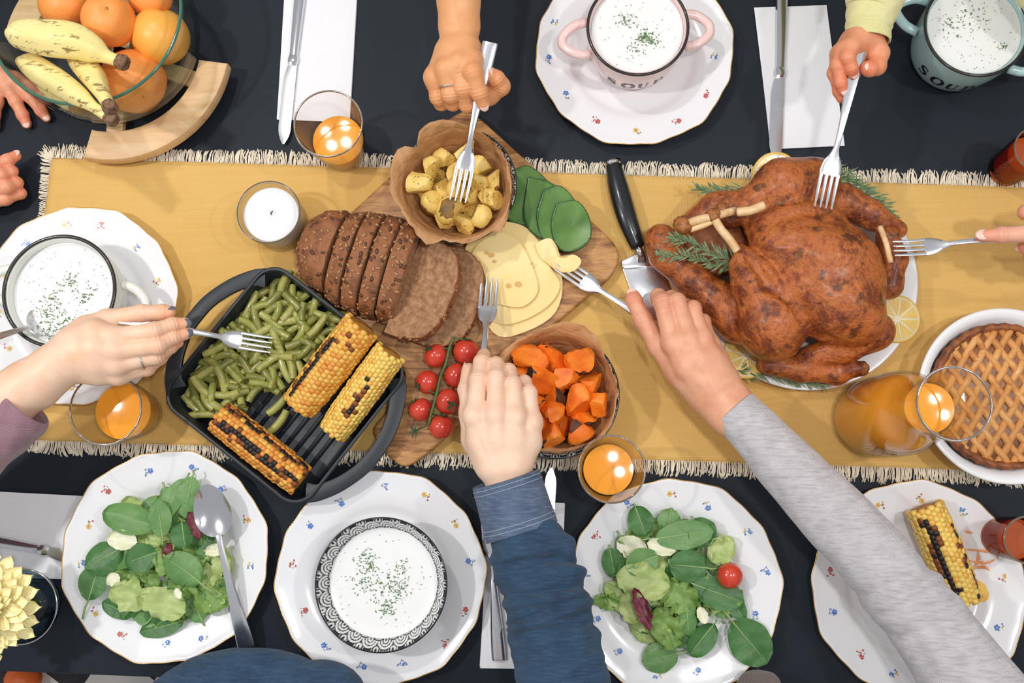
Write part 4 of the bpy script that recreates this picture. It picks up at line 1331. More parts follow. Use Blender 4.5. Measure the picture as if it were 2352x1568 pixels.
for (x, y) in [(1000, 375), (1040, 365), (1100, 400), (1125, 425), (1010, 430), (965, 448), (1015, 455), (1060, 400), (1035, 470), (1090, 470), (1110, 465), (985, 495), (1020, 510), (1065, 515), (1050, 495), (1085, 500), (980, 415), (1005, 405), (1075, 345), (1110, 380), (1130, 400), (1045, 430), (1080, 440)]:
    pot_spots.append((x, y, zp + 0.030 + rp.uniform(-0.004, 0.006), rp.uniform(0.9, 1.12)))
for (x, y) in [(1020, 410), (1070, 400), (1090, 450), (1040, 470), (960, 420), (1125, 470), (1000, 350), (1010, 520), (1060, 380)]:
    pot_spots.append((x, y, zp + 0.012, 0.85))
heap(POT, 'potato_chunk', pot_spots, 'roasted potato chunk with herbs in the paper-lined bowl', 'potato', 'roast potatoes in the paper-lined bowl', (cbP, rbP, 0.062, 0.020), 0.0130)
zq = 0.002 + 0.010
sq = []
for (x, y) in [(1222, 850), (1262, 825), (1305, 822), (1275, 855), (1325, 845), (1345, 870), (1290, 880), (1245, 880), (1335, 910), (1300, 915), (1265, 910), (1375, 905), (1370, 935), (1310, 955), (1345, 955), (1335, 985), (1290, 970), (1255, 960), (1262, 1000), (1225, 900), (1250, 935), (1340, 930), (1200, 875), (1235, 1000), (1310, 990)]:
    sq.append((x, y, zq + 0.030 + rp.uniform(-0.005, 0.008), rp.uniform(0.85, 1.15)))
for (x, y) in [(1270, 890), (1300, 940), (1250, 940), (1380, 960), (1300, 850), (1360, 860)]:
    sq.append((x, y, zq + 0.010, 0.85))
heap(SQU, 'squash_chunk', sq, 'roasted orange squash chunk with a charred skin edge in the paper-lined bowl', 'squash', 'roast squash in the paper-lined bowl', (cbQ, rbQ, 0.060, 0.002), 0.0176)

# ---------------------------------------------------------------- brown baking paper liners
n = NT('brown_baking_paper'); n.set(Roughness=0.55)
pcol = n.ramp(n.noise(18, 3), [(0.3, lin((218, 168, 118))), (0.7, lin((196, 142, 92)))])
wv_ = n.n('ShaderNodeTexVoronoi', Scale=26.0); n.l(n.coord(), wv_.inputs['Vector'])
rg2 = n.math('SINE', n.math('MULTIPLY', wv_.outputs['Distance'], 40.0))
n.color(n.mix(n.math('MULTIPLY', n.math('GREATER_THAN', rg2, 0.55), 0.07), pcol, lin((150, 92, 50))))
vc = n.n('ShaderNodeTexVoronoi', Scale=34.0, feature='DISTANCE_TO_EDGE'); n.l(n.coord(), vc.inputs['Vector'])
n.bump(vc.outputs['Distance'], 0.8, 0.008)
tl = n.n('ShaderNodeBsdfTranslucent'); tl.inputs[0].default_value = lin((206, 150, 96))
mx = n.n('ShaderNodeMixShader', Fac=0.22)
n.l(n.b.outputs[0], mx.inputs[1]); n.l(tl.outputs[0], mx.inputs[2]); n.l(mx.outputs[0], n.t.nodes['Material Output'].inputs['Surface'])
m_paper = n.m
def paper(c, r, H, z0, edge, label, seed):
    """crumpled liner: bowl-shaped middle, flaring to the given edge (px, py, z)"""
    E = [P(*q) for q in edge]
    ang = [(math.atan2(e.y - c.y, e.x - c.x), math.hypot(e.x - c.x, e.y - c.y), e.z) for e in E]
    ang.sort()
    A = np.array([a[0] for a in ang]); Rr = np.array([a[1] for a in ang]); Zz = np.array([a[2] for a in ang])
    N = 60; K = 13
    V = []; F = []
    for i in range(N):
        a = -PI + 2 * PI * i / N
        ro = np.interp(a, np.r_[A - 2 * PI, A, A + 2 * PI], np.tile(Rr, 3)); zo = np.interp(a, np.r_[A - 2 * PI, A, A + 2 * PI], np.tile(Zz, 3))
        rtop = r * 0.925; ztop = z0 + H + 0.0045                      # where it leaves the bowl, clear of the rim
        for k in range(K + 1):
            s = k / K
            if s < 0.62:
                t = s / 0.62
                if t < 0.45: rad = r * 0.47 * t / 0.45; z = z0 + 0.0090
                else:
                    q = (t - 0.45) / 0.55
                    z = z0 + 0.0090 + (ztop - z0 - 0.0090) * q ** 1.25; rad = min(rtop, bowl_r(r, H, min(z - z0, H)) - 0.0016)
            else:
                t = (s - 0.62) / 0.38
                rad = rtop + (ro - rtop) * t; z = ztop + (max(zo, ztop) - ztop) * t + 0.003 * math.sin(PI * t)
            p = Vector((c.x + rad * math.cos(a), c.y + rad * math.sin(a), z))
            fold = (abs((a * 3.4 + 0.8 * math.sin(a * 2 + seed)) % 1 - 0.5) - 0.25) * 2
            cr = mnoise.noise(Vector((p.x * 42, p.y * 42, seed))) + 0.5 * mnoise.noise(Vector((p.x * 90, p.y * 90, seed + 4)))
            w = max(0, s - 0.2) * 1.5
            d = Vector((math.cos(a), math.sin(a), 0))
            inw = (-abs(fold) * 0.0030 - 0.0022 * abs(mnoise.noise(Vector((a * 5, s * 7, seed + 9))))) * w      # folds stand off the wall, never through it
            p += d * inw + Vector((0, 0, (0.0045 * abs(cr) + 0.0025 * abs(fold)) * max(0.0, w - 0.45)))
            V.append(p)
    for i in range(N):
        j = (i + 1) % N
        for k in range(K):
            F.append((i * (K + 1) + k, j * (K + 1) + k, j * (K + 1) + k + 1, i * (K + 1) + k + 1))
    return mk('paper_liner', V, F, m_paper, label=label, cat='paper', smooth=False)
ze = 0.020 + 0.074
paper(cbP, rbP, 0.062, 0.020, [(975, 283, ze + .006), (1020, 274, ze + .006), (1100, 300, ze), (1152, 345, ze - .006), (1168, 405, ze - .010), (1172, 468, ze - .010), (1148, 545, ze - .006), (1130, 532, ze - .008), (1090, 558, ze - .006), (1010, 552, ze), (985, 570, ze + .004), (950, 530, ze), (920, 482, ze), (893, 440, ze + .004), (894, 415, ze + .006), (908, 345, ze), (926, 333, ze), (958, 348, ze - .004), (962, 300, ze + .004)],
      'crumpled brown paper liner in the bowl of potatoes', 1.0)
ze = 0.002 + 0.076
paper(cbQ, rbQ, 0.060, 0.002, [(1305, 735, ze), (1345, 746, ze), (1376, 776, ze), (1392, 822, ze), (1422, 905, ze - .002), (1414, 942, ze - .004), (1392, 1000, ze - .008), (1330, 1022, ze - .014), (1250, 1028, ze - .016), (1190, 1000, ze - .02), (1150, 930, ze - .020), (1146, 850, ze - .018), (1140, 822, ze - .014), (1180, 782, ze - .004), (1238, 757, ze)],
      'crumpled brown paper liner in the bowl of squash', 2.0)

# ---------------------------------------------------------------- turkey on its platter
pt = P(1848, 642, 0.014); ptc = Vector((pt.x, pt.y, 0.0022)); PR = 256 * mpp(1848, 642, 0.014)
V, F = lathe([(0, 0.004), (PR * 0.62, 0.004), (PR * 0.70, 0.006), (PR * 0.86, 0.0115), (PR * 0.985, 0.0155), (PR, 0.015), (PR * 0.985, 0.0128), (PR * 0.8, 0.006), (PR * 0.66, 0.0), (0, 0.0)], 96, c=ptc)
mk('serving_platter', V, F, m_white_ceramic, label='round white platter carrying the roast turkey', cat='platter')
n = NT('roast_skin'); n.set(Roughness=0.32)
b1 = n.noise(27, 8, 0.72, dist=0.25); b2 = n.noise(75, 5, 0.6)
cA_ = n.ramp(b1, [(0.28, lin((66, 28, 16))), (0.42, lin((132, 60, 26))), (0.53, lin((196, 108, 48))), (0.64, lin((146, 68, 28))), (0.78, lin((78, 34, 18)))])
spots = n.ramp(n.noise(58, 3, 0.5), [(0.58, (0, 0, 0, 1)), (0.66, (1, 1, 1, 1))])
cB_ = n.mix(n.math('MULTIPLY', spots, 0.75), cA_, lin((58, 26, 18)))
n.color(n.mix(n.math('MULTIPLY', n.ramp(b2, [(0.5, (0, 0, 0, 1)), (0.75, (1, 1, 1, 1))]), 0.35), cB_, lin((216, 140, 70))))
n.bump(n.math('ADD', b1, n.math('MULTIPLY', n.noise(170, 5), 0.9)), 0.9, 0.004)
n.b.inputs['Coat Weight'].default_value = 0.22; n.b.inputs['Coat Roughness'].default_value = 0.25
m_roast = n.m
m_bone = plain('cooked_bone', (240, 208, 160), 0.45, c2=(214, 168, 112), vscale=90)
m_gristle = plain('browned_joint', (176, 110, 52), 0.5, c2=(112, 60, 26), vscale=160, bump=0.6, bscale=300)
m_cavity = plain('roast_cavity_meat', (146, 84, 46), 0.6, c2=(112, 60, 32), vscale=60, bump=0.5, bscale=120)
def Z8(x, y): return (1460 + x / 2.8, 360 + y / 2.8)
def T8(x, y, z): return P(*Z8(x, y), z)
lo_ = P(1450, 930, 0); hi_ = P(2130, 350, 0)
B_ = Blend((lo_.x - 0.02, lo_.y - 0.02, 0.0), (hi_.x + 0.03, hi_.y + 0.03, 0.15), 0.0022)
f = B_.new()
zs = 0.012
sx = mpp(1850, 640, 0.09) / 2.8
def rotz(a): return np.array(Matrix.Rotation(a, 3, 'Z'))
# breast: two lobes either side of the keel
f = B_.ell(f, T8(1190, 760, 0.066), (420 * sx, 385 * sx, 0.058), rotz(-0.45), 0.012)
f = B_.ell(f, T8(1130, 640, 0.078), (410 * sx, 210 * sx, 0.052), rotz(-0.28), 0.012)
f = B_.ell(f, T8(1270, 930, 0.070), (360 * sx, 260 * sx, 0.054), rotz(-0.62), 0.012)
f = B_.ell(f, T8(1020, 440, 0.064), (330 * sx, 150 * sx, 0.046), rotz(0.10), 0.012)
# far thigh and drumstick
f = B_.chain(f, [T8(1130, 190, 0.060), T8(950, 200, 0.066), T8(760, 300, 0.062), T8(620, 400, 0.058)], [0.036, 0.036, 0.022, 0.012], 0.008)
# near thigh and drumstick
g2_ = B_.new()
g2_ = B_.ell(g2_, T8(880, 1090, 0.068), (225 * sx, 235 * sx, 0.050), rotz(0.5), 0.01)
g2_ = B_.chain(g2_, [T8(860, 1000, 0.080), T8(760, 790, 0.088), T8(690, 670, 0.086), T8(650, 600, 0.082)], [0.036, 0.026, 0.016, 0.009], 0.012)
f = B_.smin(f, g2_, 0.005)
# back flap with parson's nose reaching over the platter edge
g3_ = B_.new()
g3_ = B_.chain(g3_, [T8(165, 545, 0.040), T8(195, 630, 0.040), T8(370, 790, 0.040), T8(540, 940, 0.042), T8(660, 1060, 0.044)], [0.018, 0.020, 0.020, 0.024, 0.028], 0.012)
g3_ = B_.ell(g3_, T8(160, 510, 0.044), (80 * sx, 75 * sx, 0.020), None, 0.012)
f = B_.smin(f, g3_, 0.006)
# neck-side skin, cavity wall behind
f = B_.chain(f, [T8(390, 420, 0.038), T8(520, 330, 0.046), T8(640, 330, 0.050)], [0.018, 0.020, 0.022], 0.008)
# wings
f = B_.smin(f, B_.chain(B_.new(), [T8(850, 1335, 0.034), T8(1050, 1365, 0.034), T8(1290, 1390, 0.032), T8(1440, 1362, 0.034)], [0.013, 0.0155, 0.014, 0.010], 0.006), 0.003)
f = B_.smin(f, B_.chain(B_.new(), [T8(1120, 1290, 0.040), T8(1330, 1230, 0.048), T8(1540, 1120, 0.052)], [0.014, 0.019, 0.024], 0.008), 0.005)
f = B_.smin(f, B_.chain(B_.new(), [T8(1330, 290, 0.050), T8(1520, 380, 0.050), T8(1690, 470, 0.046)], [0.024, 0.017, 0.011], 0.008), 0.004)
f = B_.smin(f, B_.chain(B_.new(), [T8(1620, 520, 0.056), T8(1665, 660, 0.050), T8(1630, 830, 0.046)], [0.015, 0.015, 0.017], 0.008), 0.004)
# carved creases
for a, b, ra in ((T8(740, 640, 0.108), T8(850, 820, 0.112), 0.006), (T8(850, 820, 0.112), T8(1040, 960, 0.110), 0.006), (T8(1040, 960, 0.110), T8(1090, 1180, 0.088), 0.006), (T8(1100, 1230, 0.075), T8(1240, 1170, 0.082), 0.007),
                 (T8(900, 505, 0.124), T8(1090, 520, 0.136), 0.006), (T8(1090, 520, 0.136), T8(1260, 560, 0.138), 0.005), (T8(700, 420, 0.102), T8(900, 370, 0.112), 0.007), (T8(900, 370, 0.112), T8(1300, 330, 0.103), 0.006)):
    f = B_.cone(f, a, b, ra, ra * 0.8, 0.010, sub=True)
f = B_.ell(f, T8(560, 640, 0.058), (120 * sx, 100 * sx, 0.034), rotz(-0.6), 0.008, sub=True)
f = np.maximum(f, (0.0075 - B_.ax[2])[None, None, :].astype(np.float32))
V, Fq = B_.net(f, 2)
rn = np.array([mnoise.noise(Vector(v) * 38) * 0.0016 + mnoise.noise(Vector(v) * 95) * 0.0007 for v in V])
ctr = V.mean(0)
dv = V - ctr; dv /= np.linalg.norm(dv, axis=1)[:, None]
V = V + dv * rn[:, None]
rp_ = np.hypot(V[:, 0] - ptc.x, V[:, 1] - ptc.y) / PR
zf_ = np.interp(rp_, [0, 0.62, 0.70, 0.86, 0.985, 1.0, 1.03], [0.004, 0.004, 0.006, 0.0115, 0.0155, 0.0155, 0.010]) + 0.0022 + 0.0022
V[:, 2] = np.maximum(V[:, 2], np.maximum(zf_, 0.0078))
tk = thing('roast_turkey', (ptc.x, ptc.y, 0.0078), 'glossy brown roast turkey with bare leg bones lying on the white platter', 'turkey')
me = fast_mesh('turkey_body', V - np.array([ptc.x, ptc.y, 0.0078]), Fq, m_roast)
add('turkey_body', me, tk, Matrix.Translation((ptc.x, ptc.y, 0.0078)))
V = []
for v in _i3v:
    d = 1 + 0.15 * mnoise.noise(v * 2.0)
    V.append(T8(530, 590, 0.0385) + Vector((v.x * 0.042 * d, v.y * 0.036 * d, v.z * 0.0165 * d)))
mk('cavity', V, _i3f, m_cavity, tk, base=False, label='brown meat of the hollow between the legs')
def bone(pts, rad, name='bone', mat=m_bone):
    V, F = tube(smooth_path([T8(*p) for p in pts], 14), rad, 10)
    mk(name, V, F, mat, tk, base=False)
bone([(340, 425, .092), (420, 400, .096), (500, 385, .098), (640, 345, .088)], 0.0050)
bone([(350, 470, .090), (440, 440, .094), (520, 400, .096)], 0.0036)
bone([(500, 385, .098), (545, 460, .098), (610, 540, .096), (675, 640, .092)], 0.0052)
bone([(655, 355, .098), (740, 345, .104), (825, 312, .104)], 0.0056)
bone([(1572, 450, .090), (1612, 560, .098), (1640, 680, .094)], 0.0034)
def knob(x, y, z, r, seed):
    V = [];
    for v in _i3v:
        d = 1 + 0.22 * mnoise.noise(v * 2.2 + Vector((seed, 0, 0))) + 0.08 * mnoise.noise(v * 6)
        V.append(T8(x, y, z) + Vector((v.x * r * d, v.y * r * d, v.z * r * 0.8 * d)))
    mk('joint', V, _i3f, m_gristle, tk, base=False)
knob(305, 440, 0.090, 0.0118, 1); knob(500, 375, 0.098, 0.0088, 2); knob(560, 330, 0.080, 0.0075, 3); knob(1456, 1360, 0.036, 0.0090, 4)

# lemon slices
m_rind = plain('lemon_rind', (236, 196, 92), 0.4, bump=0.2, bscale=300)
m_pith = plain('lemon_pith', (246, 236, 206), 0.5)
m_lemon = plain('lemon_flesh', (238, 206, 112), 0.25, c2=(226, 186, 84), vscale=60, sss=0.2, coat=0.3)
def lemon(px, py, z, r, tilt, label, ang=0.0):
    M = Matrix.Translation(P(px, py, z)) @ Euler((tilt[0], tilt[1], ang)).to_matrix().to_4x4()
    th = 0.0055
    V, F = lathe([(r * 0.9, 0), (r, th * 0.25), (r, th * 0.75), (r * 0.9, th), (r * 0.86, th * 0.5)], 40, closed=True)
    o = add('lemon_slice', mesh('lemon_slice', V, F, m_rind), None, M, label, 'lemon', 'lemon slices on the platter')
    V, F = lathe([(0, 0.0003), (r * 0.93, 0.0003), (r * 0.95, th * 0.5), (r * 0.93, th - 0.0003), (0, th - 0.0003)], 40)
    add('pith', mesh('pith', V, F, m_pith), o, M)
    for k in range(9):
        a0 = 2 * PI * k / 9 + 0.05; a1 = 2 * PI * (k + 1) / 9 - 0.05
        am = (a0 + a1) / 2
        poly = rounded([(r * 0.10 * math.cos(am), r * 0.10 * math.sin(am)), (r * 0.84 * math.cos(a0), r * 0.84 * math.sin(a0)), (r * 0.86 * math.cos(am), r * 0.86 * math.sin(am)), (r * 0.84 * math.cos(a1), r * 0.84 * math.sin(a1))], 0.002, 3)
        V, F = prism(poly, 0.0, th + 0.0002)
        add('segment', mesh('segment', V, F, m_lemon, False), o, M)
lemon(2058, 733, 0.018, 0.0300, (0.08, 0.10), 'lemon slice at the right-angled gap between wing and platter rim'.replace('right-angled ', ''))
lemon(1712, 818, 0.017, 0.0290, (-0.05, -0.10), 'lemon slice beside the hand of the grey-sleeved woman')
lemon(1780, 402, 0.026, 0.0290, (0.25, -0.15), 'lemon slice half under the turkey thigh by the knife tip')

# rosemary
m_rose = plain('rosemary_needle', (96, 124, 86), 0.55, c2=(150, 170, 128), vscale=160)
m_rstem = plain('rosemary_stem', (112, 106, 66), 0.6)
def rosemary(pts, label, seed, n_=70, L=0.017):
    L *= 1.45
    r = random.Random(seed)
    path = [Vector(q) for q in smooth_path([T8(*p) for p in pts], 30)]
    t = thing('rosemary_sprig', path[0], label, 'rosemary', 'rosemary on the platter')
    V, F = tube(path, [0.0011 - 0.0006 * i / 29 for i in range(30)], 6)
    mk('stem', V, F, m_rstem, t, base=False)
    g = G()
    for k in range(n_):
        u = k / n_; i = min(28, int(u * 29)); p = path[i].lerp(path[i + 1], u * 29 - i)
        tg = (path[i + 1] - path[i]).normalized()
        a = r.uniform(0, 2 * PI)
        s1 = tg.orthogonal().normalized(); s2 = tg.cross(s1)
        out_ = s1 * math.cos(a) + s2 * math.sin(a)
        if out_.z < -0.5: out_.z *= -1
        d = (tg * r.uniform(0.5, 1.0) + out_ * r.uniform(0.5, 0.9)).normalized()
        ll = L * r.uniform(0.7, 1.1) * (1 - 0.35 * u)
        s = d.cross(Vector((0, 0, 1))).normalized() * 0.0013
        dr = Vector((0, 0, -0.12 * ll * r.random()))
        up = Vector((0, 0, 0.0005))
        q0, q1, q2 = p, p + d * ll * 0.5, p + d * ll + dr
        g.put([q0 - s * 0.5, q0 + s * 0.5, q1 + s, q1 - s, q2, q1 + up * 1.6], [(0, 1, 5), (1, 2, 5), (2, 4, 5), (4, 3, 5), (3, 0, 5), (0, 3, 2, 1), (3, 4, 2)])
    g.mk('needles', m_rose, t, smooth=False, kind='stuff', base=False)
rosemary([(660, 695, .075), (560, 650, .085), (450, 600, .092), (330, 545, .096), (240, 520, .097)], 'rosemary sprig pushed into the cavity beside the bare bones', 1, 70)
rosemary([(640, 700, .070), (500, 690, .078), (330, 640, .082), (140, 635, .080)], 'thin rosemary sprig reaching out over the tail end', 2, 60, 0.014)
rosemary([(720, 190, .040), (600, 225, .040), (480, 220, .038), (390, 205, .034)], 'rosemary sprig poking over the platter rim near the black handle', 3, 44, 0.015)
rosemary([(1130, 30, .045), (1300, 120, .055), (1430, 210, .055), (1560, 290, .048), (1640, 390, .036)], 'long rosemary sprig along the runner fringe behind the turkey', 4, 120, 0.019)
rosemary([(640, 1375, .020), (800, 1395, .018), (1000, 1430, .020), (1220, 1475, .020)], 'rosemary sprig on the platter rim below the wing', 5, 90, 0.016)

# ---------------------------------------------------------------- lattice pie
pp = P(2312, 908, 0.040); pcn = Vector((pp.x, pp.y, 0.002)); PRr = 203 * mpp(2312, 908, 0.04)
V, F = lathe([(0, 0.0), (PRr * 0.78, 0.0), (PRr * 0.84, 0.004), (PRr * 0.95, 0.034), (PRr * 0.99, 0.038), (PRr, 0.040), (PRr * 0.985, 0.0412), (PRr * 0.93, 0.0395), (PRr * 0.88, 0.036), (PRr * 0.80, 0.008), (0, 0.006)], 96, c=pcn)
mk('pie_dish', V, F, m_white_ceramic, label='white ceramic pie dish holding a lattice pie', cat='dish')
n = NT('baked_crust'); n.set(Roughness=0.5)
n.color(n.ramp(n.noise(30, 5), [(0.28, lin((170, 96, 44))), (0.5, lin((218, 152, 82))), (0.75, lin((236, 184, 116)))])); n.bump(n.noise(140, 4), 0.35, 0.002); n.b.inputs['Coat Weight'].default_value = 0.25
m_pie = n.m
m_fill = plain('brown_filling', (150, 92, 44), 0.35, c2=(96, 52, 24), vscale=60, bump=0.4, bscale=120, coat=0.4)
pie = thing('lattice_pie', pcn + Vector((0, 0, 0.0095)), 'golden brown pie with a woven lattice crust in the white dish', 'pie')
rpi = PRr * 0.83
V, F = lathe([(0, 0.030), (rpi * 0.5, 0.031), (rpi * 0.9, 0.030), (rpi * 0.985, 0.026), (rpi * 0.92, 0.0105), (0, 0.0095)], 64, c=pcn)
mk('filling', V, F, m_fill, pie)
V = []; F = []
Nn = 120
for i in range(Nn):
    a = 2 * PI * i / Nn
    w = 1 + 0.012 * math.sin(a * 34) + 0.008 * mnoise.noise(Vector((a * 6, 0, 0)))
    for (r_, z_) in ((0.90, 0.030), (0.905, 0.036 + 0.0012 * math.sin(a * 34)), (0.955, 0.0385 + 0.0014 * math.sin(a * 34)), (1.0, 0.036), (1.0, 0.028)):
        V.append((pcn.x + rpi * r_ * w * math.cos(a), pcn.y + rpi * r_ * w * math.sin(a), 0.002 + z_))
for i in range(Nn):
    j = (i + 1) % Nn
    for k in range(4): F.append((i * 5 + k, j * 5 + k, j * 5 + k + 1, i * 5 + k + 1))
mk('crimped_edge', V, F, plain('dark_baked_edge', (168, 96, 46), 0.5, c2=(92, 48, 24), vscale=70, bump=0.5, bscale=150), pie)
for fam, ang in ((0, 1.02), (1, 2.18)):
    d = Vector((math.cos(ang), math.sin(ang), 0)); s = Vector((-d.y, d.x, 0))
    for k in range(-6, 7):
        off = k * 0.0158
        if abs(off) > rpi * 0.9: continue
        half = math.sqrt((rpi * 0.93) ** 2 - off ** 2)
        V = []; F = []; m_ = 30
        for i in range(m_ + 1):
            t = -half + 2 * half * i / m_
            wv2 = 0.0016 * math.sin(t / 0.0158 * PI + (k + fam) * PI)
            c0 = pcn + s * off + d * t
            z = 0.002 + 0.0325 + wv2
            for (a, b) in ((-0.0042, -0.002), (-0.0036, 0.0014), (0, 0.0024), (0.0036, 0.0014), (0.0042, -0.002)):
                q = c0 + s * a
                V.append((q.x, q.y, z + b))
        for i in range(m_):
            for j in range(4): F.append((i * 5 + j, i * 5 + j + 1, (i + 1) * 5 + j + 1, (i + 1) * 5 + j))
        mk('lattice_strip', V, F, m_pie, pie)

# ---------------------------------------------------------------- fruit bowl on its wooden stand
n = NT('pale_beech'); n.set(Roughness=0.45)
mp = n.n('ShaderNodeMapping'); mp.inputs['Scale'].default_value = (3, 22, 3); mp.inputs['Rotation'].default_value = (0, 0, 0.7); n.l(n.coord(), mp.inputs[0])
n.color(n.ramp(n.noise(5, 4, vec=mp.outputs[0]), [(0.3, lin((240, 206, 160))), (0.7, lin((222, 178, 126)))])); m_beech = n.m
zst = 0.036
sc_ = P(264, 112, zst); ks = mpp(264, 112, zst); stc = Vector((sc_.x, sc_.y, 0.0))
Rin, Rout = 196 * ks, 264 * ks
stand = thing('bowl_stand', stc, 'pale beech wood ring stand under the glass fruit bowl', 'stand')
def arc(a0, a1):
    m_ = 36; poly = [(stc.x + Rout * math.cos(a0 + (a1 - a0) * i / m_), stc.y + Rout * math.sin(a0 + (a1 - a0) * i / m_)) for i in range(m_ + 1)]
    poly += [(stc.x + Rin * math.cos(a1 + (a0 - a1) * i / m_), stc.y + Rin * math.sin(a1 + (a0 - a1) * i / m_)) for i in range(m_ + 1)]
    V, F = prism(poly, 0.016, zst, 0.003)
    mk('arc_rail', V, F, m_beech, stand, sharp=35)
a_s = math.radians(-103); a_e = math.radians(-8)
arc(a_s, a_e); arc(a_s + PI, a_e + PI)
for a in (a_s + 0.10, a_e - 0.08, a_s + PI + 0.10, a_e + PI - 0.08):
    q = stc + Vector((math.cos(a), math.sin(a), 0)) * (Rin + Rout) / 2
    V, F = prism(rounded([(q.x + 0.014 * math.cos(a + b), q.y + 0.014 * math.sin(a + b)) for b in (0.78, 2.36, 3.93, 5.5)], 0.004, 3), 0.0022, 0.017, 0.001)
    mk('foot', V, F, m_beech, stand, sharp=35)
for a in (a_s + 0.2, a_e - 0.2):
    d = Vector((math.cos(a), math.sin(a), 0)); s = Vector((-d.y, d.x, 0))
    poly = [tuple((stc + d * x + s * y).xy) for x, y in ((-Rin - 0.01, -0.011), (Rin + 0.01, -0.011), (Rin + 0.01, 0.011), (-Rin - 0.01, 0.011))]
    V, F = prism(poly, 0.008 + (0.001 if a > -1 else 0), 0.018, 0.001)
    mk('cross_bar', V, F, m_beech, stand, sharp=35)
HB = 0.118; zb0 = 0.0185
rc = P(205, 22, zb0 + HB); gbc = Vector(((rc.x + stc.x) / 2, (rc.y + stc.y) / 2, zb0)); rR = 228 * mpp(205, 22, zb0 + HB)
n = NT('green_edge_glass'); 
m_fb = clear_glass('fruit_bowl_glass', (0.93, 0.955, 0.94), (0.55, 0.62, 0.58))
prof = smooth_path([(0.0, 0.0), (rR * 0.5, 0.0005), (rR * 0.80, 0.009), (rR * 0.92, 0.030), (rR * 0.985, 0.062), (rR * 1.0, 0.095), (rR * 0.99, HB)], 30)
inn = [(max(0, q[0] - 0.003), q[1] + 0.003 if q[1] < 0.05 else q[1]) for q in prof[::-1]]
V, F = lathe([tuple(q) for q in prof] + inn, 96, c=gbc)
fbowl = thing('fruit_bowl', gbc, 'large clear glass fruit bowl with a green tinted rim', 'fruit bowl')
mk('bowl_body', V, F, m_fb, fbowl)
V, F = tube([(gbc.x + (rR * 0.99 - 0.0015) * math.cos(2 * PI * k / 96), gbc.y + (rR * 0.99 - 0.0015) * math.sin(2 * PI * k / 96), zb0 + HB) for k in range(97)], 0.0021, 8, caps=False)
mk('rim', V, F, plain('green_glass_edge', (60, 110, 92), 0.08, coat=0.6), fbowl, base=False, label='dark green polished glass rim')
def bowl_in(z):
    q = np.array([tuple(p) for p in prof]); return float(np.interp(z - zb0, q[:, 1], q[:, 0])) - 0.0065
def keep_in(c, r):
    """nudge a fruit inwards so that it lies inside the glass"""
    z = max(c.z, zb0 + r + 0.004) if c.z < zb0 + HB else c.z
    lim = min(bowl_in(min(z, zb0 + HB)), bowl_in(min(max(z - r * 0.6, zb0 + 0.002), zb0 + HB)) + r * 0.2) - r
    d = Vector((c.x - gbc.x, c.y - gbc.y))
    if z < zb0 + HB + r and d.length > lim > 0: d = d * (lim / d.length)
    return Vector((gbc.x + d.x, gbc.y + d.y, z))
# oranges
n = NT('orange_peel'); n.set(Roughness=0.42)
n.color(n.ramp(n.noise(12, 3), [(0.3, lin((252, 164, 84))), (0.7, lin((246, 148, 66)))])); n.bump(n.noise(420, 3), 0.35, 0.0012); m_or1 = n.m
n = NT('pale_orange_peel'); n.set(Roughness=0.36)
n.color(n.ramp(n.noise(10, 3), [(0.3, lin((250, 186, 86))), (0.7, lin((246, 166, 64)))])); n.bump(n.noise(420, 3), 0.3, 0.001); m_or2 = n.m
def orange(px, py, z, rpx, label, mat, dim=None, squash=0.93, rough=0.02, seed=0):
    r = rpx * mpp(px, py, z); c = keep_in(P(px, py, z), r)
    up = Vector(dim).normalized() if dim else Vector((0.2, 0.3, 1)).normalized()
    V, F = ico(4)
    out = []
    for v in V:
        w = v.dot(up)
        d = 1 - 0.10 * math.exp(-((1 - w) / 0.035)) - 0.05 * math.exp(-((1 + w) / 0.03)) + rough * mnoise.noise(v * 2.0 + Vector((seed, 0, 0)))
        q = v * d
        q = q - up * (q.dot(up) * (1 - squash))
        out.append(c + q * r)
    o = mk('orange', out, F, mat, label=label, cat='orange', group='oranges in the glass fruit bowl')
    V, F = lathe([(0, 0.0006), (0.0022, 0.0008), (0.0026, 0.0), (0.002, -0.0012), (0, -0.001)], 10)
    M = Matrix.Translation(c + up * r * squash * 0.895) @ up.to_track_quat('Z', 'X').to_matrix().to_4x4()
    add('stem_scar', mesh('stem_scar', V, F, plain('stem_scar', (196, 128, 50), 0.6)), o, M)
orange(150, 8, 0.085, 60, 'deep orange mandarin behind the bananas against the bowl wall', m_or1, (-0.3, 0.5, 1), seed=1)
orange(249, 47, 0.105, 61, 'mandarin with a dimpled top in the middle of the bowl', m_or1, (0.35, 0.1, 1), 0.95, 0.05, 2)
orange(345, -8, 0.085, 50, 'mandarin half hidden behind the pale orange', m_or1, (0.1, 0.5, 1), seed=3)
orange(368, 84, 0.075, 66, 'smooth pale orange touching the bowl wall', m_or2, (0.2, 0.9, 0.5), 0.97, 0.01, 4)
orange(316, 204, 0.066, 73, 'large deep orange mandarin under the banana stems', m_or1, (0.6, -0.8, 0.4), 0.93, 0.04, 5)
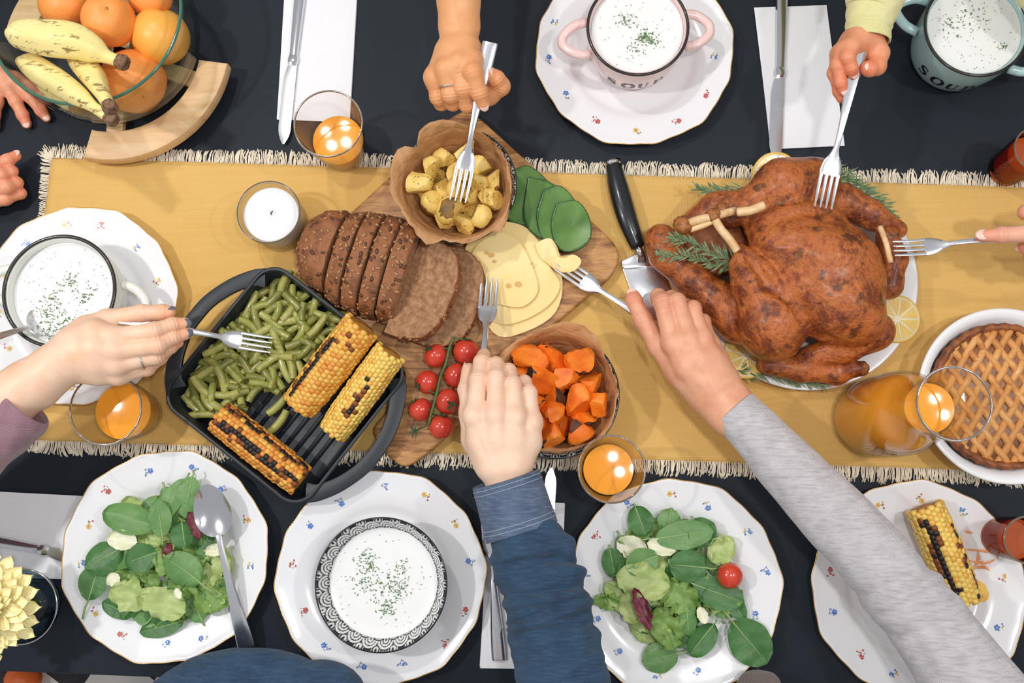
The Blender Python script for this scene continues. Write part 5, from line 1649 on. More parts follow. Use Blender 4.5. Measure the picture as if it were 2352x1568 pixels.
# bananas
n = NT('banana_peel'); n.set(Roughness=0.48)
mp = n.n('ShaderNodeMapping'); mp.inputs['Rotation'].default_value = (0, 0, 0.45); mp.inputs['Scale'].default_value = (36, 150, 60); n.l(n.coord(), mp.inputs[0])
bc_ = n.ramp(n.noise(14, 3), [(0.3, lin((252, 236, 168))), (0.7, lin((244, 220, 132)))])
st_ = n.ramp(n.noise(1.0, 4, 0.7, vec=mp.outputs[0]), [(0.57, (0, 0, 0, 1)), (0.62, (1, 1, 1, 1))])
n.color(n.mix(n.math('MULTIPLY', st_, 0.8), bc_, lin((118, 82, 40)))); m_ban = n.m
m_bst = plain('dry_banana_stem', (150, 116, 88), 0.8, c2=(84, 58, 44), vscale=220, bump=0.6, bscale=300)
def banana(pts, rad, label):
    path = smooth_path([P(*p) for p in pts], 36)
    rr_ = [float(q[0]) for q in smooth_path([(r, 0) for r in rad], 36)]
    path = [keep_in(Vector(q), r) if q[2] < zb0 + HB - 0.008 else Vector(q) for q, r in zip(path, rr_)]
    path = [Vector(q) for q in smooth_path(path[::5], 36)] if False else path
    def ridge(u, a): return 0.045 * math.cos(5 * a) * (1 if 0.08 < u < 0.9 else 0.4)
    V, F = tube(path, rr_, 25, disp=ridge)
    b = mk('banana', V, F, m_ban, label=label, cat='banana', group='bananas in the glass fruit bowl')
    e, e0 = Vector(path[-1]), Vector(path[-4]); d = (e - e0).normalized(); r = rr_[-1]
    g = G(); N_ = 12; V = []
    for k, (t, s) in enumerate(((-0.002, 1.05), (0.003, 1.3), (0.008, 1.35), (0.011, 1.1))):
        a1 = d.orthogonal().normalized(); a2 = d.cross(a1)
        for j in range(N_):
            a = 2 * PI * j / N_
            w = r * s * (1 + 0.18 * mnoise.noise(Vector((j * 1.3, k * 2.0, 0))))
            V.append(e + d * (t + 0.002 * mnoise.noise(Vector((j * 0.9, 7, k)))) + a1 * (w * math.cos(a)) + a2 * (w * math.sin(a)))
    F = [(k * N_ + j, k * N_ + (j + 1) % N_, (k + 1) * N_ + (j + 1) % N_, (k + 1) * N_ + j) for k in range(3) for j in range(N_)] + [tuple(3 * N_ + j for j in range(N_))]
    mk('stem_end', V, F, m_bst, b, base=False, label='dry brown stem end')
banana([(22, 78, .125), (48, 80, .135), (110, 88, .142), (170, 95, .142), (218, 115, .138), (245, 130, .136), (272, 140, .136)], [0.006, 0.017, 0.0215, 0.0215, 0.016, 0.0085, 0.0072], 'thick pale banana lying on top of the others')
banana([(160, 118, .098), (185, 140, .106), (213, 174, .122), (232, 208, .152), (249, 240, .168)], [0.008, 0.0145, 0.0145, 0.0095, 0.0068], 'middle banana with dark bruise marks below the top one')
banana([(45, 140, .098), (75, 152, .106), (126, 184, .117), (174, 216, .140), (212, 243, .158), (248, 268, .160)], [0.006, 0.0150, 0.0165, 0.0130, 0.0070, 0.0064], 'bruised banana resting along the front of the bowl')
banana([(60, 175, .070), (90, 205, .072), (130, 225, .072), (168, 240, .070)], [0.008, 0.016, 0.016, 0.008], 'dull yellow banana lowest in the bowl seen through the glass')
# ---------------------------------------------------------------- napkins
m_nap = plain('white_paper_napkin', (238, 238, 242), 0.85, var=0.02, vscale=40, bump=0.15, bscale=700)
def napkin(pts, label, z0=0.0003):
    P4 = [P(x, y, 0.004) for x, y in pts]
    nap = thing('napkin', (sum(p.x for p in P4) / 4, sum(p.y for p in P4) / 4, z0), label, 'napkin')
    for k in range(3):                                     # folded layers
        c = sum((p.xy for p in P4), Vector((0, 0))) / 4
        poly = []
        for i, p in enumerate(P4):
            q = c + (p.xy - c) * (1 - 0.006 * (2 - k)) + Vector((0.0006 * math.sin(k * 2 + i), 0.0008 * math.cos(k * 3 + i)))
            poly.append(q)
        m_ = []
        for i in range(4):
            for t in range(6): m_.append(poly[i].lerp(poly[(i + 1) % 4], t / 6) + Vector((0.0005 * mnoise.noise(Vector((i, t, k))), 0.0005 * mnoise.noise(Vector((t, i, k + 5))))))
        V, F = prism([tuple(q) for q in m_], z0 + 0.0011 * k, z0 + 0.0011 * k + 0.0010, 0.0004, 2)
        mk('folded_layer', V, F, m_nap, nap, sharp=40)
    return nap
napkin([(655, -40), (822, -40), (803, 280), (635, 273)], 'folded white napkin with a table knife beside the juice glass')
napkin([(1733, 18), (1900, 12), (1941, 334), (1771, 341)], 'folded white napkin with a knife behind the turkey')
napkin([(-160, 1122), (196, 1140), (196, 1331), (-160, 1320)], 'folded white napkin partly under the salad plate and beside the flower')
napkin([(1122, 1148), (1298, 1156), (1284, 1537), (1102, 1533)], 'folded white napkin below the denim sleeve')

# ---------------------------------------------------------------- cutlery
def ribbon(secs, n_mid=0):
    """solid strip along x from (x, half width, z, half thickness)"""
    V = []; F = []
    cs = ((-1, -0.35), (-0.8, 0.75), (-0.35, 1.0), (0.35, 1.0), (0.8, 0.75), (1, -0.35), (0.75, -1), (-0.75, -1))
    for (x, w, z, t) in secs:
        for a, b in cs: V.append((x, a * w, z + b * t))
    n_ = 8
    for i in range(len(secs) - 1):
        for j in range(n_):
            k = (j + 1) % n_
            F.append((i * n_ + j, i * n_ + k, (i + 1) * n_ + k, (i + 1) * n_ + j))
    F += [tuple(range(n_ - 1, -1, -1)), tuple((len(secs) - 1) * n_ + j for j in range(n_))]
    return V, [f[::-1] for f in F]
def sp(secs, n=24): return [tuple(map(float, q)) for q in smooth_path(secs, n)]
_h = sp([(0.0, .0088, .0000, .0012), (0.003, .0096, .0002, .0015), (0.03, .0088, .0022, .0016), (0.06, .0066, .0038, .0017), (0.085, .0046, .0042, .0018), (0.108, .0036, .0030, .0018), (0.122, .0036, .0010, .0016)])
FORK_H = mesh('handle', *ribbon(_h), m_steel, True, None, 40)
_hd = sp([(0.121, .0036, .0011, .0016), (0.128, .0060, .0000, .0013), (0.136, .0104, -.0010, .0011), (0.145, .0122, -.0016, .0010), (0.152, .0122, -.0016, .0010)], 14)
FORK_D = mesh('head', *ribbon(_hd), m_steel, True, None, 40)
_t = sp([(0.150, .0024, -.0016, .0010), (0.163, .0022, -.0012, .0010), (0.177, .0019, .0006, .0009), (0.190, .0009, .0034, .0006)], 8)
FORK_T = mesh('tine', *ribbon(_t), m_steel, True, None, 40)
def fork(A, B, label, up=(0, 0, 1), L=0.19, flip=False):
    A = Vector(A); B = Vector(B)
    s = (B - A).length / 0.19
    M = frame(A, B, up) @ Matrix.Diagonal((s, s * 0.96, s, 1))
    if flip: M = M @ Matrix.Diagonal((1, 1, -1, 1)) @ Matrix.Diagonal((1, -1, 1, 1))
    t = add('fork', None, None, Matrix.Translation(A), label, 'fork', None)
    add('handle', FORK_H, t, M)
    h = add('head', FORK_D, t, M)
    for k in range(4): add('tine', FORK_T, h, M @ Matrix.Translation((0, (k - 1.5) * 0.0066, 0)))
    return t
fork(P(272, 733, .134), P(622, 793, .050), 'steel fork in the hand with grey nails, dipped into the beans', L=0.19)
fork(P(1126, 97, .150), P(1052, 462, .098), 'steel fork held by the bare-armed woman in the potatoes')
fork(P(1976, 98, .158), P(1889, 478, .122), 'steel fork in the yellow-sleeved hand stuck into the turkey breast')
fork(P(2415, 538, .128), P(2052, 572, .094), 'steel fork with one fingertip on it, touching the turkey wing', up=(0, 0.15, 1))
fork(P(1566, 790, .062), P(1283, 604, .036), 'steel fork under the older hand, lifting cheese')
fork(P(1098, 970, .106), P(1125, 640, .038), 'steel fork under the hand with the denim cuff, touching the cheese')
fork(P(1147, 1516, .0075), P(1122, 1165, .0068), 'steel fork lying on the napkin beside the denim sleeve')

def knife(A, B, label, bolster=True):
    """table knife, A = handle end, B = blade tip"""
    A = Vector(A); B = Vector(B); s = (B - A).length / 0.215
    M = frame(A, B) @ Matrix.Diagonal((s, s, 1, 1))
    t = add('table_knife', None, None, Matrix.Translation(A), label, 'knife')
    V, F = ribbon(sp([(0, .0060, 0, .0022), (0.003, .0076, 0, .0028), (0.05, .0068, 0.0004, .0030), (0.09, .0056, .0006, .0030), (0.108, .0052, .0004, .0028)], 16))
    add('handle', mesh('handle', V, F, m_steel_dark, True, None, 40), t, M)
    V, F = ribbon(sp([(0.104, .0052, .0004, .0028), (0.108, .0066, .0004, .0036), (0.113, .0066, .0004, .0036), (0.117, .0054, .0002, .0024)], 8))
    add('bolster', mesh('bolster', V, F, m_steel_dark, True, None, 40), t, M)
    V = []; F = []
    N_ = 18
    for i in range(N_ + 1):
        u = i / N_; x = 0.115 + 0.100 * u
        back = 0.0052 + 0.0006 * u - (0.006 * max(0, (u - 0.82) / 0.18) ** 2)
        edge = -0.0050 - 0.0042 * math.sin(min(1, u / 0.25) * PI / 2) + 0.0066 * max(0, (u - 0.78) / 0.22) ** 2
        for z in (-0.0006, 0.0007):
            V += [(x, edge, 0.0), (x, edge * 0.3, z), (x, back, z)] if z > 0 else [(x, back, z), (x, edge * 0.3, z)]
    for i in range(N_):
        for j in range(5):
            k = (j + 1) % 5
            F.append((i * 5 + j, i * 5 + k, (i + 1) * 5 + k, (i + 1) * 5 + j))
    F += [(4, 3, 2, 1, 0), tuple(N_ * 5 + j for j in range(5))]
    add('blade', mesh('blade', V, F, m_steel, True, None, 40), t, M)
    return t
knife(P(694, -60, .0075), P(653, 331, .0062), 'steel table knife on the napkin beside the juice glass')
knife(P(1798, -40, .0075), P(1784, 368, .0065), 'steel table knife on the napkin behind the turkey')
knife(P(-110, 1224, .0072), P(300, 1300, .0064), 'steel table knife on the napkin, its blade tucked under the salad plate')
knife(P(1238, 1460, .0072), P(1264, 1074, .0062), 'steel table knife with its blade tip showing past the denim cuff')

def spoon(A, B, label, tiltup=(0, 0, 1), bowl_w=0.0215):
    A = Vector(A); B = Vector(B); L = (B - A).length; s = L / 0.195
    M = frame(A, B, tiltup) @ Matrix.Diagonal((s, s, s, 1))
    t = add('spoon', None, None, Matrix.Translation(A), label, 'spoon')
    V, F = ribbon(sp([(0.0, .0088, .0000, .0012), (0.003, .0098, .0002, .0014), (0.03, .0088, .0020, .0015), (0.07, .0058, .0034, .0016), (0.10, .0040, .0030, .0017), (0.125, .0034, .0012, .0017), (0.135, .0040, .0000, .0014)], 24))
    add('handle', mesh('handle', V, F, m_steel, True, None, 40), t, M)
    V = []; F = []; NR, NA = 9, 36
    for side in (0, 1):
        for r in range(NR + 1):
            u = r / NR
            for a in range(NA):
                th = 2 * PI * a / NA
                x = 0.164 + 0.031 * u * math.cos(th); y = bowl_w * u * math.sin(th) * (1 - 0.16 * math.cos(th))
                V.append((x, y, -0.0065 * (1 - u * u) - (0.0011 if side else 0) + 0.0006))
    H = (NR + 1) * NA
    for r in range(NR):
        for a in range(NA):
            b = (a + 1) % NA
            F.append((r * NA + a, (r + 1) * NA + a, (r + 1) * NA + b, r * NA + b)); F.append((H + r * NA + a, H + r * NA + b, H + (r + 1) * NA + b, H + (r + 1) * NA + a))
    for a in range(NA):
        b = (a + 1) % NA
        F.append((NR * NA + a, H + NR * NA + a, H + NR * NA + b, NR * NA + b))
    add('spoon_bowl', mesh('spoon_bowl', V, F, m_steel_dark, True, None, 50), t, M)
spoon(P(566, 1488, .0185), P(472, 1112, .049), 'large steel spoon resting across the salad plate')
spoon(P(-190, 838, .185), P(172, 716, .030), 'steel spoon standing in the soup of the cream mug')

# server with black handle
m_black_plastic = plain('black_handle', (20, 24, 30), 0.3, coat=0.3)
sv = thing('cake_server', P(1400, 380, 0.002), 'black-handled steel server between cheese board and turkey', 'server')
V, F = tube(smooth_path([P(1408, 376, .012), P(1420, 430, .016), P(1440, 500, .018), P(1466, 568, .014)], 20), [0.0095 + 0.004 * math.sin(PI * i / 19) for i in range(20)], 14, flat=0.75)
mk('handle', V, F, m_black_plastic, sv)
V, F = tube([P(1406, 368, .012), P(1408, 378, .012)], 0.0105, 14, flat=0.75)
mk('end_cap', V, F, m_steel_dark, sv)
V, F = tube([P(1464, 562, .014), P(1472, 580, .012), P(1474, 600, .008)], [0.0075, 0.0055, 0.0060], 12, flat=0.7)
mk('neck', V, F, m_steel_dark, sv)
poly = rounded([P(1426, 600, .006), P(1470, 578, .006), P(1508, 588, .006), P(1522, 612, .006), P(1430, 618, .006)], 0.004, 3)
V, F = prism(poly, 0.0036, 0.0082, 0.0012)
mk('bolster', V, F, m_steel, sv, sharp=40)
poly = rounded([P(1428, 612, .004), P(1520, 606, .004), P(1556, 716, .004), P(1540, 760, .004), P(1476, 742, .004)], 0.004, 3)
V, F = prism(poly, 0.0030, 0.0052, 0.0008)
mk('blade', V, F, m_steel, sv, sharp=40)

# ---------------------------------------------------------------- salad
def leaf_mat(name, a, b, vein):
    n = NT(name); n.set(Roughness=0.42)
    n.color(n.ramp(n.noise(30, 4), [(0.3, lin(a)), (0.7, lin(b))])); n.bump(n.noise(110, 4), 0.45, 0.002)
    tl = n.n('ShaderNodeBsdfTranslucent'); tl.inputs[0].default_value = lin(b)
    mx = n.n('ShaderNodeMixShader', Fac=0.18)
    n.l(n.b.outputs[0], mx.inputs[1]); n.l(tl.outputs[0], mx.inputs[2]); n.l(mx.outputs[0], n.t.nodes['Material Output'].inputs['Surface'])
    return n.m
m_sp1 = leaf_mat('spinach_dark', (62, 112, 56), (88, 136, 76), None)
m_sp2 = leaf_mat('spinach_light', (98, 146, 80), (126, 168, 102), None)
m_let = leaf_mat('lettuce_pale', (172, 196, 112), (204, 218, 150), None)
m_let2 = leaf_mat('lettuce_green', (116, 156, 72), (154, 186, 104), None)
m_rib = plain('lettuce_rib', (238, 236, 216), 0.4, c2=(222, 224, 184), vscale=50)
m_rad = leaf_mat('radicchio', (104, 34, 50), (140, 62, 76), None)
m_vein = plain('leaf_vein', (150, 178, 112), 0.5)
def oval_leaf(Lm, Wm, curl, bend, ruffle, seed, jag=0.0):
    NL, NW = 14, 8
    V = []; F = []
    for i in range(NL + 1):
        u = i / NL
        w = Wm * 0.5 * max(0.03, math.sqrt(max(0.0, 1 - (2 * u ** 0.86 - 1) ** 2)) * (0.72 + 0.28 * min(1, u * 2.2)))
        for j in range(NW + 1):
            v = -1 + 2 * j / NW
            ww = w * (1 + jag * mnoise.noise(Vector((u * 9, v * 3, seed))))
            x = (u - 0.5) * Lm; y = v * ww
            z = curl * Wm * v * v - 0.03 * Wm * math.exp(-(v / 0.15) ** 2) + bend * Lm * (u - 0.5) ** 2 * 2 + ruffle * Wm * (mnoise.noise(Vector((u * 5, v * 2.5, seed))) * (0.3 + abs(v)))
            V.append((x, y, z))
    for i in range(NL):
        for j in range(NW):
            a = i * (NW + 1) + j
            F.append((a, a + NW + 1, a + NW + 2, a + 1))
    return V, F
def leaf(kind, px, py, Lp, Wp, ang, z, seed, label, grp, stem=0.0, tilt=(0, 0)):
    k = mpp(px, py, z); r = random.Random(seed)
    Lm, Wm = Lp * k * 1.14, Wp * k * 1.16
    if kind == 'spinach': V, F = oval_leaf(Lm, Wm, r.uniform(-0.10, 0.14), r.uniform(-0.14, 0.12), 0.05, seed); mt = m_sp1 if r.random() < 0.6 else m_sp2
    elif kind == 'baby': V, F = oval_leaf(Lm, Wm, r.uniform(-0.12, 0.12), r.uniform(-0.1, 0.1), 0.06, seed); mt = m_sp2
    elif kind == 'lettuce': V, F = oval_leaf(Lm, Wm, r.uniform(-0.05, 0.12), r.uniform(-0.1, 0.15), 0.30, seed, 0.35); mt = m_let
    elif kind == 'frill': V, F = oval_leaf(Lm, Wm, 0.05, r.uniform(-0.1, 0.1), 0.40, seed, 0.7); mt = m_let2
    elif kind == 'rib': V, F = oval_leaf(Lm, Wm, 0.15, r.uniform(-0.1, 0.1), 0.14, seed, 0.25); mt = m_rib
    else: V, F = oval_leaf(Lm, Wm, 0.15, 0.1, 0.25, seed, 0.5); mt = m_rad
    M = Matrix.Translation(P(px, py, z)) @ Matrix.Rotation(math.radians(-ang), 4, 'Z') @ Matrix.Rotation(tilt[0], 4, 'Y') @ Matrix.Rotation(tilt[1], 4, 'X')
    nm = {'spinach': 'spinach_leaf', 'baby': 'spinach_leaf', 'lettuce': 'lettuce_leaf', 'frill': 'frisee_leaf', 'rib': 'lettuce_rib', 'rad': 'radicchio_leaf'}[kind]
    o = add(nm, mesh(nm, V, F, mt), None, M, label, 'salad leaf', grp)
    if kind in ('spinach', 'baby'):
        bz = V[4][2]
        pts = [(-Lm / 2 - stem * k, 0.0, bz - 0.002), (-Lm / 2 - stem * k * 0.4, 0.001, bz), (-Lm / 2, 0, bz + 0.0004)] + [(V[i * 9 + 4][0], 0, V[i * 9 + 4][2] + 0.0004) for i in range(1, 13)]
        Vt, Ft = tube(pts, [0.0014, 0.0013, 0.0012] + [0.001 - 0.0007 * i / 12 for i in range(12)], 5)
        add('stalk', mesh('stalk', Vt, Ft, m_vein), o, M)
    return o
gB, gC = 'salad on the plate with the spoon', 'salad on the plate with the tomato'
zB = 0.010
# filler below
rl = random.Random(55)
def filler(cx, cy, R, n_, grp, where, seed):
    for k in range(n_):
        a = rl.uniform(0, 2 * PI); q = R * math.sqrt(rl.random())
        kd = rl.choice(['spinach', 'lettuce', 'frill', 'spinach', 'baby', 'frill'])
        lab = {'spinach': 'dark spinach leaf deep in the salad ', 'baby': 'small light spinach leaf deep in the salad ', 'lettuce': 'pale lettuce piece deep in the salad ', 'frill': 'ragged green frisee leaf deep in the salad '}[kd] + where
        leaf(kd, cx + q * math.cos(a), cy + q * math.sin(a) * 1.05, rl.uniform(60, 92), rl.uniform(40, 60), rl.uniform(0, 360), zB + rl.uniform(0.002, 0.014), seed + k, lab, grp, 10, (rl.uniform(-0.2, 0.2), rl.uniform(-0.25, 0.25)))
filler(375, 1285, 128, 44, gB, 'beside the spoon', 500)
filler(1535, 1335, 130, 46, gC, 'with the tomato', 700)
LB = [('spinach', 298, 1192, 112, 62, 195, .034, 20, 'large light spinach leaf on top of the salad beside the spoon'),
      ('baby', 367, 1190, 76, 46, 262, .036, 44, 'upright spinach leaf with a long stalk pointing into the salad beside the spoon'),
      ('spinach', 421, 1228, 56, 50, 80, .034, 0, 'squarish spinach leaf near the purple radicchio beside the spoon'),
      ('spinach', 236, 1282, 80, 68, 150, .030, 10, 'round dark spinach leaf at the salad edge facing the napkin'),
      ('spinach', 326, 1280, 66, 58, 160, .036, 10, 'round dark spinach leaf in the middle of the salad beside the spoon'),
      ('spinach', 216, 1335, 76, 60, 285, .026, 44, 'spinach leaf with its stalk lying on the plate, beside the flower vase'),
      ('spinach', 420, 1308, 92, 66, 215, .036, 46, 'broad spinach leaf with its stalk towards the spoon handle'),
      ('spinach', 268, 1398, 66, 36, 205, .018, 6, 'narrow spinach leaf lying on the bare plate beside the pale lettuce'),
      ('spinach', 374, 1438, 92, 42, 165, .018, 4, 'long dark spinach leaf lowest on the salad plate, away from the runner'),
      ('spinach', 432, 1142, 86, 54, 100, .034, 14, 'dark spinach leaf beside the bowl of the spoon'),
      ('spinach', 396, 1148, 96, 44, 118, .030, 16, 'folded spinach leaf at the salad edge nearest the runner'),
      ('lettuce', 300, 1368, 84, 64, 20, .030, 0, 'crumpled yellow-green lettuce piece between two spinach leaves'),
      ('lettuce', 375, 1385, 100, 66, 200, .034, 0, 'large pale lettuce piece on top of the salad beside the spoon'),
      ('frill', 492, 1360, 90, 76, 100, .020, 0, 'frilly green leaf tucked beside the spoon handle'),
      ('rib', 281, 1240, 62, 40, 10, .036, 0, 'white lettuce rib with a green edge, on top beside the spoon'),
      ('rib', 262, 1330, 30, 28, 60, .032, 0, 'small white lettuce crumb beside the long-stalked spinach leaf'),
      ('rib', 410, 1362, 24, 16, 60, .040, 0, 'small white lettuce bit beside the broad spinach leaf'),
      ('rib', 495, 1262, 26, 40, 80, .030, 0, 'white lettuce rib under the spoon neck'),
      ('rad', 448, 1206, 60, 24, 65, .038, 0, 'curled purple radicchio strip under the spoon bowl'),
      ('rad', 388, 1268, 40, 24, 100, .036, 0, 'small purple radicchio piece in the middle of the salad beside the spoon'),
      ('frill', 368, 1290, 60, 28, 80, .036, 0, 'thin frisee tuft beside the middle radicchio piece'),
      ('lettuce', 512, 1290, 70, 46, 75, .024, 0, 'pale lettuce flap lying past the spoon handle')]
for i, (kd, x, y, L_, W_, a, z, st, lb) in enumerate(LB): leaf(kd, x, y, L_, W_, a + (0 if st else 0), z, 900 + i, lb, None, st, (rl.uniform(-.12, .12), rl.uniform(-.12, .12)))
LC = [('spinach', 1471, 1196, 64, 52, 70, .024, 4, 'dark heart-shaped spinach leaf alone at the salad edge, beside the juice glass'),
      ('baby', 1538, 1196, 50, 48, 100, .026, 0, 'round bright green leaf behind the long-stalked one'),
      ('spinach', 1572, 1228, 118, 58, 352, .034, 46, 'long spinach leaf with a long stalk, topmost in the tomato salad'),
      ('spinach', 1612, 1222, 62, 60, 60, .030, 6, 'dark spinach leaf behind the long-stalked leaf'),
      ('spinach', 1580, 1300, 76, 66, 185, .034, 26, 'round cupped spinach leaf in the middle of the tomato salad'),
      ('spinach', 1474, 1290, 72, 56, 160, .032, 4, 'dark rounded spinach leaf above the torn lettuce'),
      ('spinach', 1406, 1292, 62, 40, 80, .026, 4, 'spinach leaf at the salad edge nearest the denim sleeve'),
      ('lettuce', 1658, 1262, 66, 56, 130, .028, 0, 'crinkled lettuce leaf piece beside the cherry tomato'),
      ('lettuce', 1477, 1335, 110, 76, 10, .036, 0, 'torn pale lettuce piece on top of the tomato salad'),
      ('rad', 1474, 1398, 88, 30, 70, .040, 0, 'veined purple radicchio strip on the torn lettuce'),
      ('lettuce', 1450, 1392, 70, 50, 80, .028, 0, 'yellow-green lettuce piece under the radicchio strip'),
      ('spinach', 1650, 1362, 110, 64, 20, .030, 10, 'broad spinach leaf under the cherry tomato'),
      ('spinach', 1690, 1392, 64, 36, 60, .024, 4, 'drooping spinach leaf beside the overhanging one'),
      ('spinach', 1722, 1474, 108, 86, 50, .026, 40, 'large smooth spinach leaf overhanging the plate edge'),
      ('spinach', 1612, 1468, 80, 52, 130, .026, 10, 'spinach leaf with a raised midrib at the lower salad edge'),
      ('baby', 1516, 1510, 74, 62, 165, .020, 30, 'pale round spinach leaf lying lowest on the tomato plate'),
      ('frill', 1400, 1382, 70, 34, 5, .022, 0, 'ragged frisee leaf reaching over the plate towards the denim sleeve'),
      ('spinach', 1580, 1425, 60, 34, 85, .030, 6, 'narrow dark spinach leaf among the frisee'),
      ('rib', 1452, 1256, 66, 46, 20, .024, 0, 'crumpled white lettuce heart at the salad edge'),
      ('rib', 1518, 1256, 60, 34, 15, .028, 0, 'smooth white lettuce rib under the long-stalked leaf'),
      ('rib', 1613, 1412, 36, 22, 70, .036, 0, 'short white rib beside the narrow dark leaf'),
      ('frill', 1560, 1370, 90, 70, 45, .032, 0, 'curly frisee tuft in the middle of the tomato salad'),
      ('frill', 1530, 1440, 90, 66, 70, .028, 0, 'curly frisee tuft below the radicchio strip')]
for i, (kd, x, y, L_, W_, a, z, st, lb) in enumerate(LC): leaf(kd, x, y, L_, W_, a, z, 1200 + i, lb, None, st, (rl.uniform(-.12, .12), rl.uniform(-.12, .12)))
M = Matrix.Translation(P(1676, 1321, 0.034)) @ Euler((0.5, 2.6, 0)).to_matrix().to_4x4() @ Matrix.Scale(1.06, 4)
ct_ = add('cherry_tomato', TOM, None, M, 'single red cherry tomato in the salad', 'tomato')
m_scar = plain('tomato_scar', (170, 120, 70), 0.6)
V, F = lathe([(0, 0.0130), (0.0016, 0.0130), (0.0018, 0.0120), (0, 0.0118)], 8)
add('stem_scar', mesh('stem_scar', V, F, m_scar), ct_, M)

# sauce and pastry crumb on the corn plate
m_sauce = plain('orange_sauce', (236, 178, 130), 0.3, c2=(226, 148, 96), vscale=120)
def smear(pts, w, label):
    path = [P(x, y, 0.0) for x, y in pts]
    path = [Vector(q) for q in smooth_path(path, 24)]
    V = []
    for i, p in enumerate(path):
        t = (path[min(i + 1, 23)] - path[max(i - 1, 0)]).normalized(); s = Vector((-t.y, t.x, 0))
        ww = w * (0.7 + 0.5 * math.sin(i * 1.1) ** 2) * (0.3 + math.sin(PI * i / 23))
        for a, h in ((-1, 0.0001), (0, 0.0006), (1, 0.0001)):
            q = p + s * a * ww
            rr = math.hypot(q.x - cD.x, q.y - cD.y) / PLATE_R
            V.append((q.x, q.y, plate_z(min(rr, 1)) + h + 0.0006))
    F = [(i * 3 + j, (i + 1) * 3 + j, (i + 1) * 3 + j + 1, i * 3 + j + 1) for i in range(23) for j in range(2)]
    return V, F
gs = G()
for pts in ([(2200, 1260), (2240, 1262), (2272, 1268), (2278, 1282)], [(2215, 1285), (2250, 1290), (2272, 1282)], [(2222, 1305), (2250, 1300), (2262, 1308)], [(2205, 1218), (2222, 1222)], [(2235, 1262), (2238, 1285), (2230, 1308)]):
    gs.put(*smear(pts, 0.0016, ''))
gs.mk('sauce_smear', m_sauce, label='thin orange sauce smears beside the corn on the plate', cat='sauce')
m_flat = plain('yellow_flatbread', (240, 200, 96), 0.5, c2=(228, 176, 70), vscale=60)
V, F = prism(rounded([P(2222, 1322, .008), P(2262, 1340, .008), P(2290, 1376, .008), P(2240, 1384, .008)], 0.006, 4), 0.0066, 0.0105, 0.0015)
mk('pepper_strip', [(x, y, z + 0.002 + 0.004 * math.sin(x * 90) * 0.4) for x, y, z in V], F, m_flat, label='yellow wedge of vegetable beside the corn cob on the plate', cat='vegetable', sharp=40)

# ---------------------------------------------------------------- flower in a glass
VH = 0.046
vr = 86 * mpp(47, 1393, VH); vc_ = P(47, 1393, VH); vc_ = Vector((vc_.x, vc_.y, 0.0))
vase = thing('flower_vase', vc_, 'round dark glass vase holding a yellow chrysanthemum', 'vase')
m_vglass = clear_glass('smoky_glass', (0.62, 0.72, 0.78), (0.30, 0.36, 0.40))
V, F = lathe([(0, 0.0005), (vr * 0.50, 0.0), (vr * 0.62, 0.004), (vr * 0.78, 0.016), (vr * 0.90, 0.030), (vr, VH - 0.001), (vr - 0.001, VH), (vr - 0.0025, VH - 0.001), (vr * 0.90 - 0.0025, 0.030), (vr * 0.78 - 0.0025, 0.016), (vr * 0.58, 0.007), (0, 0.005)], 64, c=vc_)
mk('glass_body', V, F, m_vglass, vase)
V, F = tube([(vc_.x + (vr - 0.001) * math.cos(2 * PI * k / 64), vc_.y + (vr - 0.001) * math.sin(2 * PI * k / 64), VH - 0.0005) for k in range(65)], 0.0011, 6, caps=False)
mk('rim', V, F, m_steel_dark, vase, base=False)
m_water = clear_glass('water', (0.80, 0.86, 0.90), (0.5, 0.55, 0.6))
V, F = lathe([(0, 0.0062), (vr * 0.55, 0.0082), (vr * 0.78 - 0.0036, 0.016), (vr * 0.90 - 0.0036, 0.030), (vr * 0.93 - 0.0036, 0.034), (0, 0.034)], 48, c=vc_)
mk('water', V, F, m_water, label='water in the flower vase', cat='water')
m_petal = plain('pale_yellow_petal', (255, 248, 206), 0.55, c2=(254, 240, 176), vscale=60)
m_heart = plain('flower_heart', (220, 214, 110), 0.6)
fc = P(-2, 1390, 0.088)
flw = thing('chrysanthemum', fc - Vector((0, 0, 0.08)), 'pale yellow chrysanthemum with many pointed petals', 'flower')
V = []; F = []
for i in range(11):
    u = i / 10; w = 0.0082 * min(1.0, 0.35 + 2.2 * u) * math.sqrt(max(0.0, 1 - u ** 5)) + 0.0003
    for v in (-1, -0.5, 0, 0.5, 1): V.append((0.046 * u, v * w, 0.004 * v * v + 0.010 * math.sin(PI * u * 0.8)))
for i in range(10):
    for j in range(4): F.append((i * 5 + j, (i + 1) * 5 + j, (i + 1) * 5 + j + 1, i * 5 + j + 1))
PETAL = mesh('petal', V, F, m_petal)
rfw = random.Random(9)
for ring, (n_, s, el) in enumerate([(20, 1.28, 0.00), (20, 1.14, 0.18), (18, 0.96, 0.38), (16, 0.76, 0.62), (13, 0.54, 0.9), (9, 0.36, 1.2)]):
    for k in range(n_):
        a = 2 * PI * (k + 0.5 * (ring % 2) + rfw.uniform(-.2, .2)) / n_
        M = Matrix.Translation(fc + Vector((0, 0, 0.003 * ring))) @ Matrix.Rotation(a, 4, 'Z') @ Matrix.Rotation(-el + rfw.uniform(-.1, .1), 4, 'Y') @ Matrix.Scale(s * rfw.uniform(0.92, 1.06), 4)
        add('petal', PETAL, flw, M)
V, F = lathe([(0, 0.018), (0.006, 0.016), (0.009, 0.008), (0.006, -0.004), (0, -0.006)], 20, c=fc)
mk('heart', V, F, m_heart, flw, base=False)
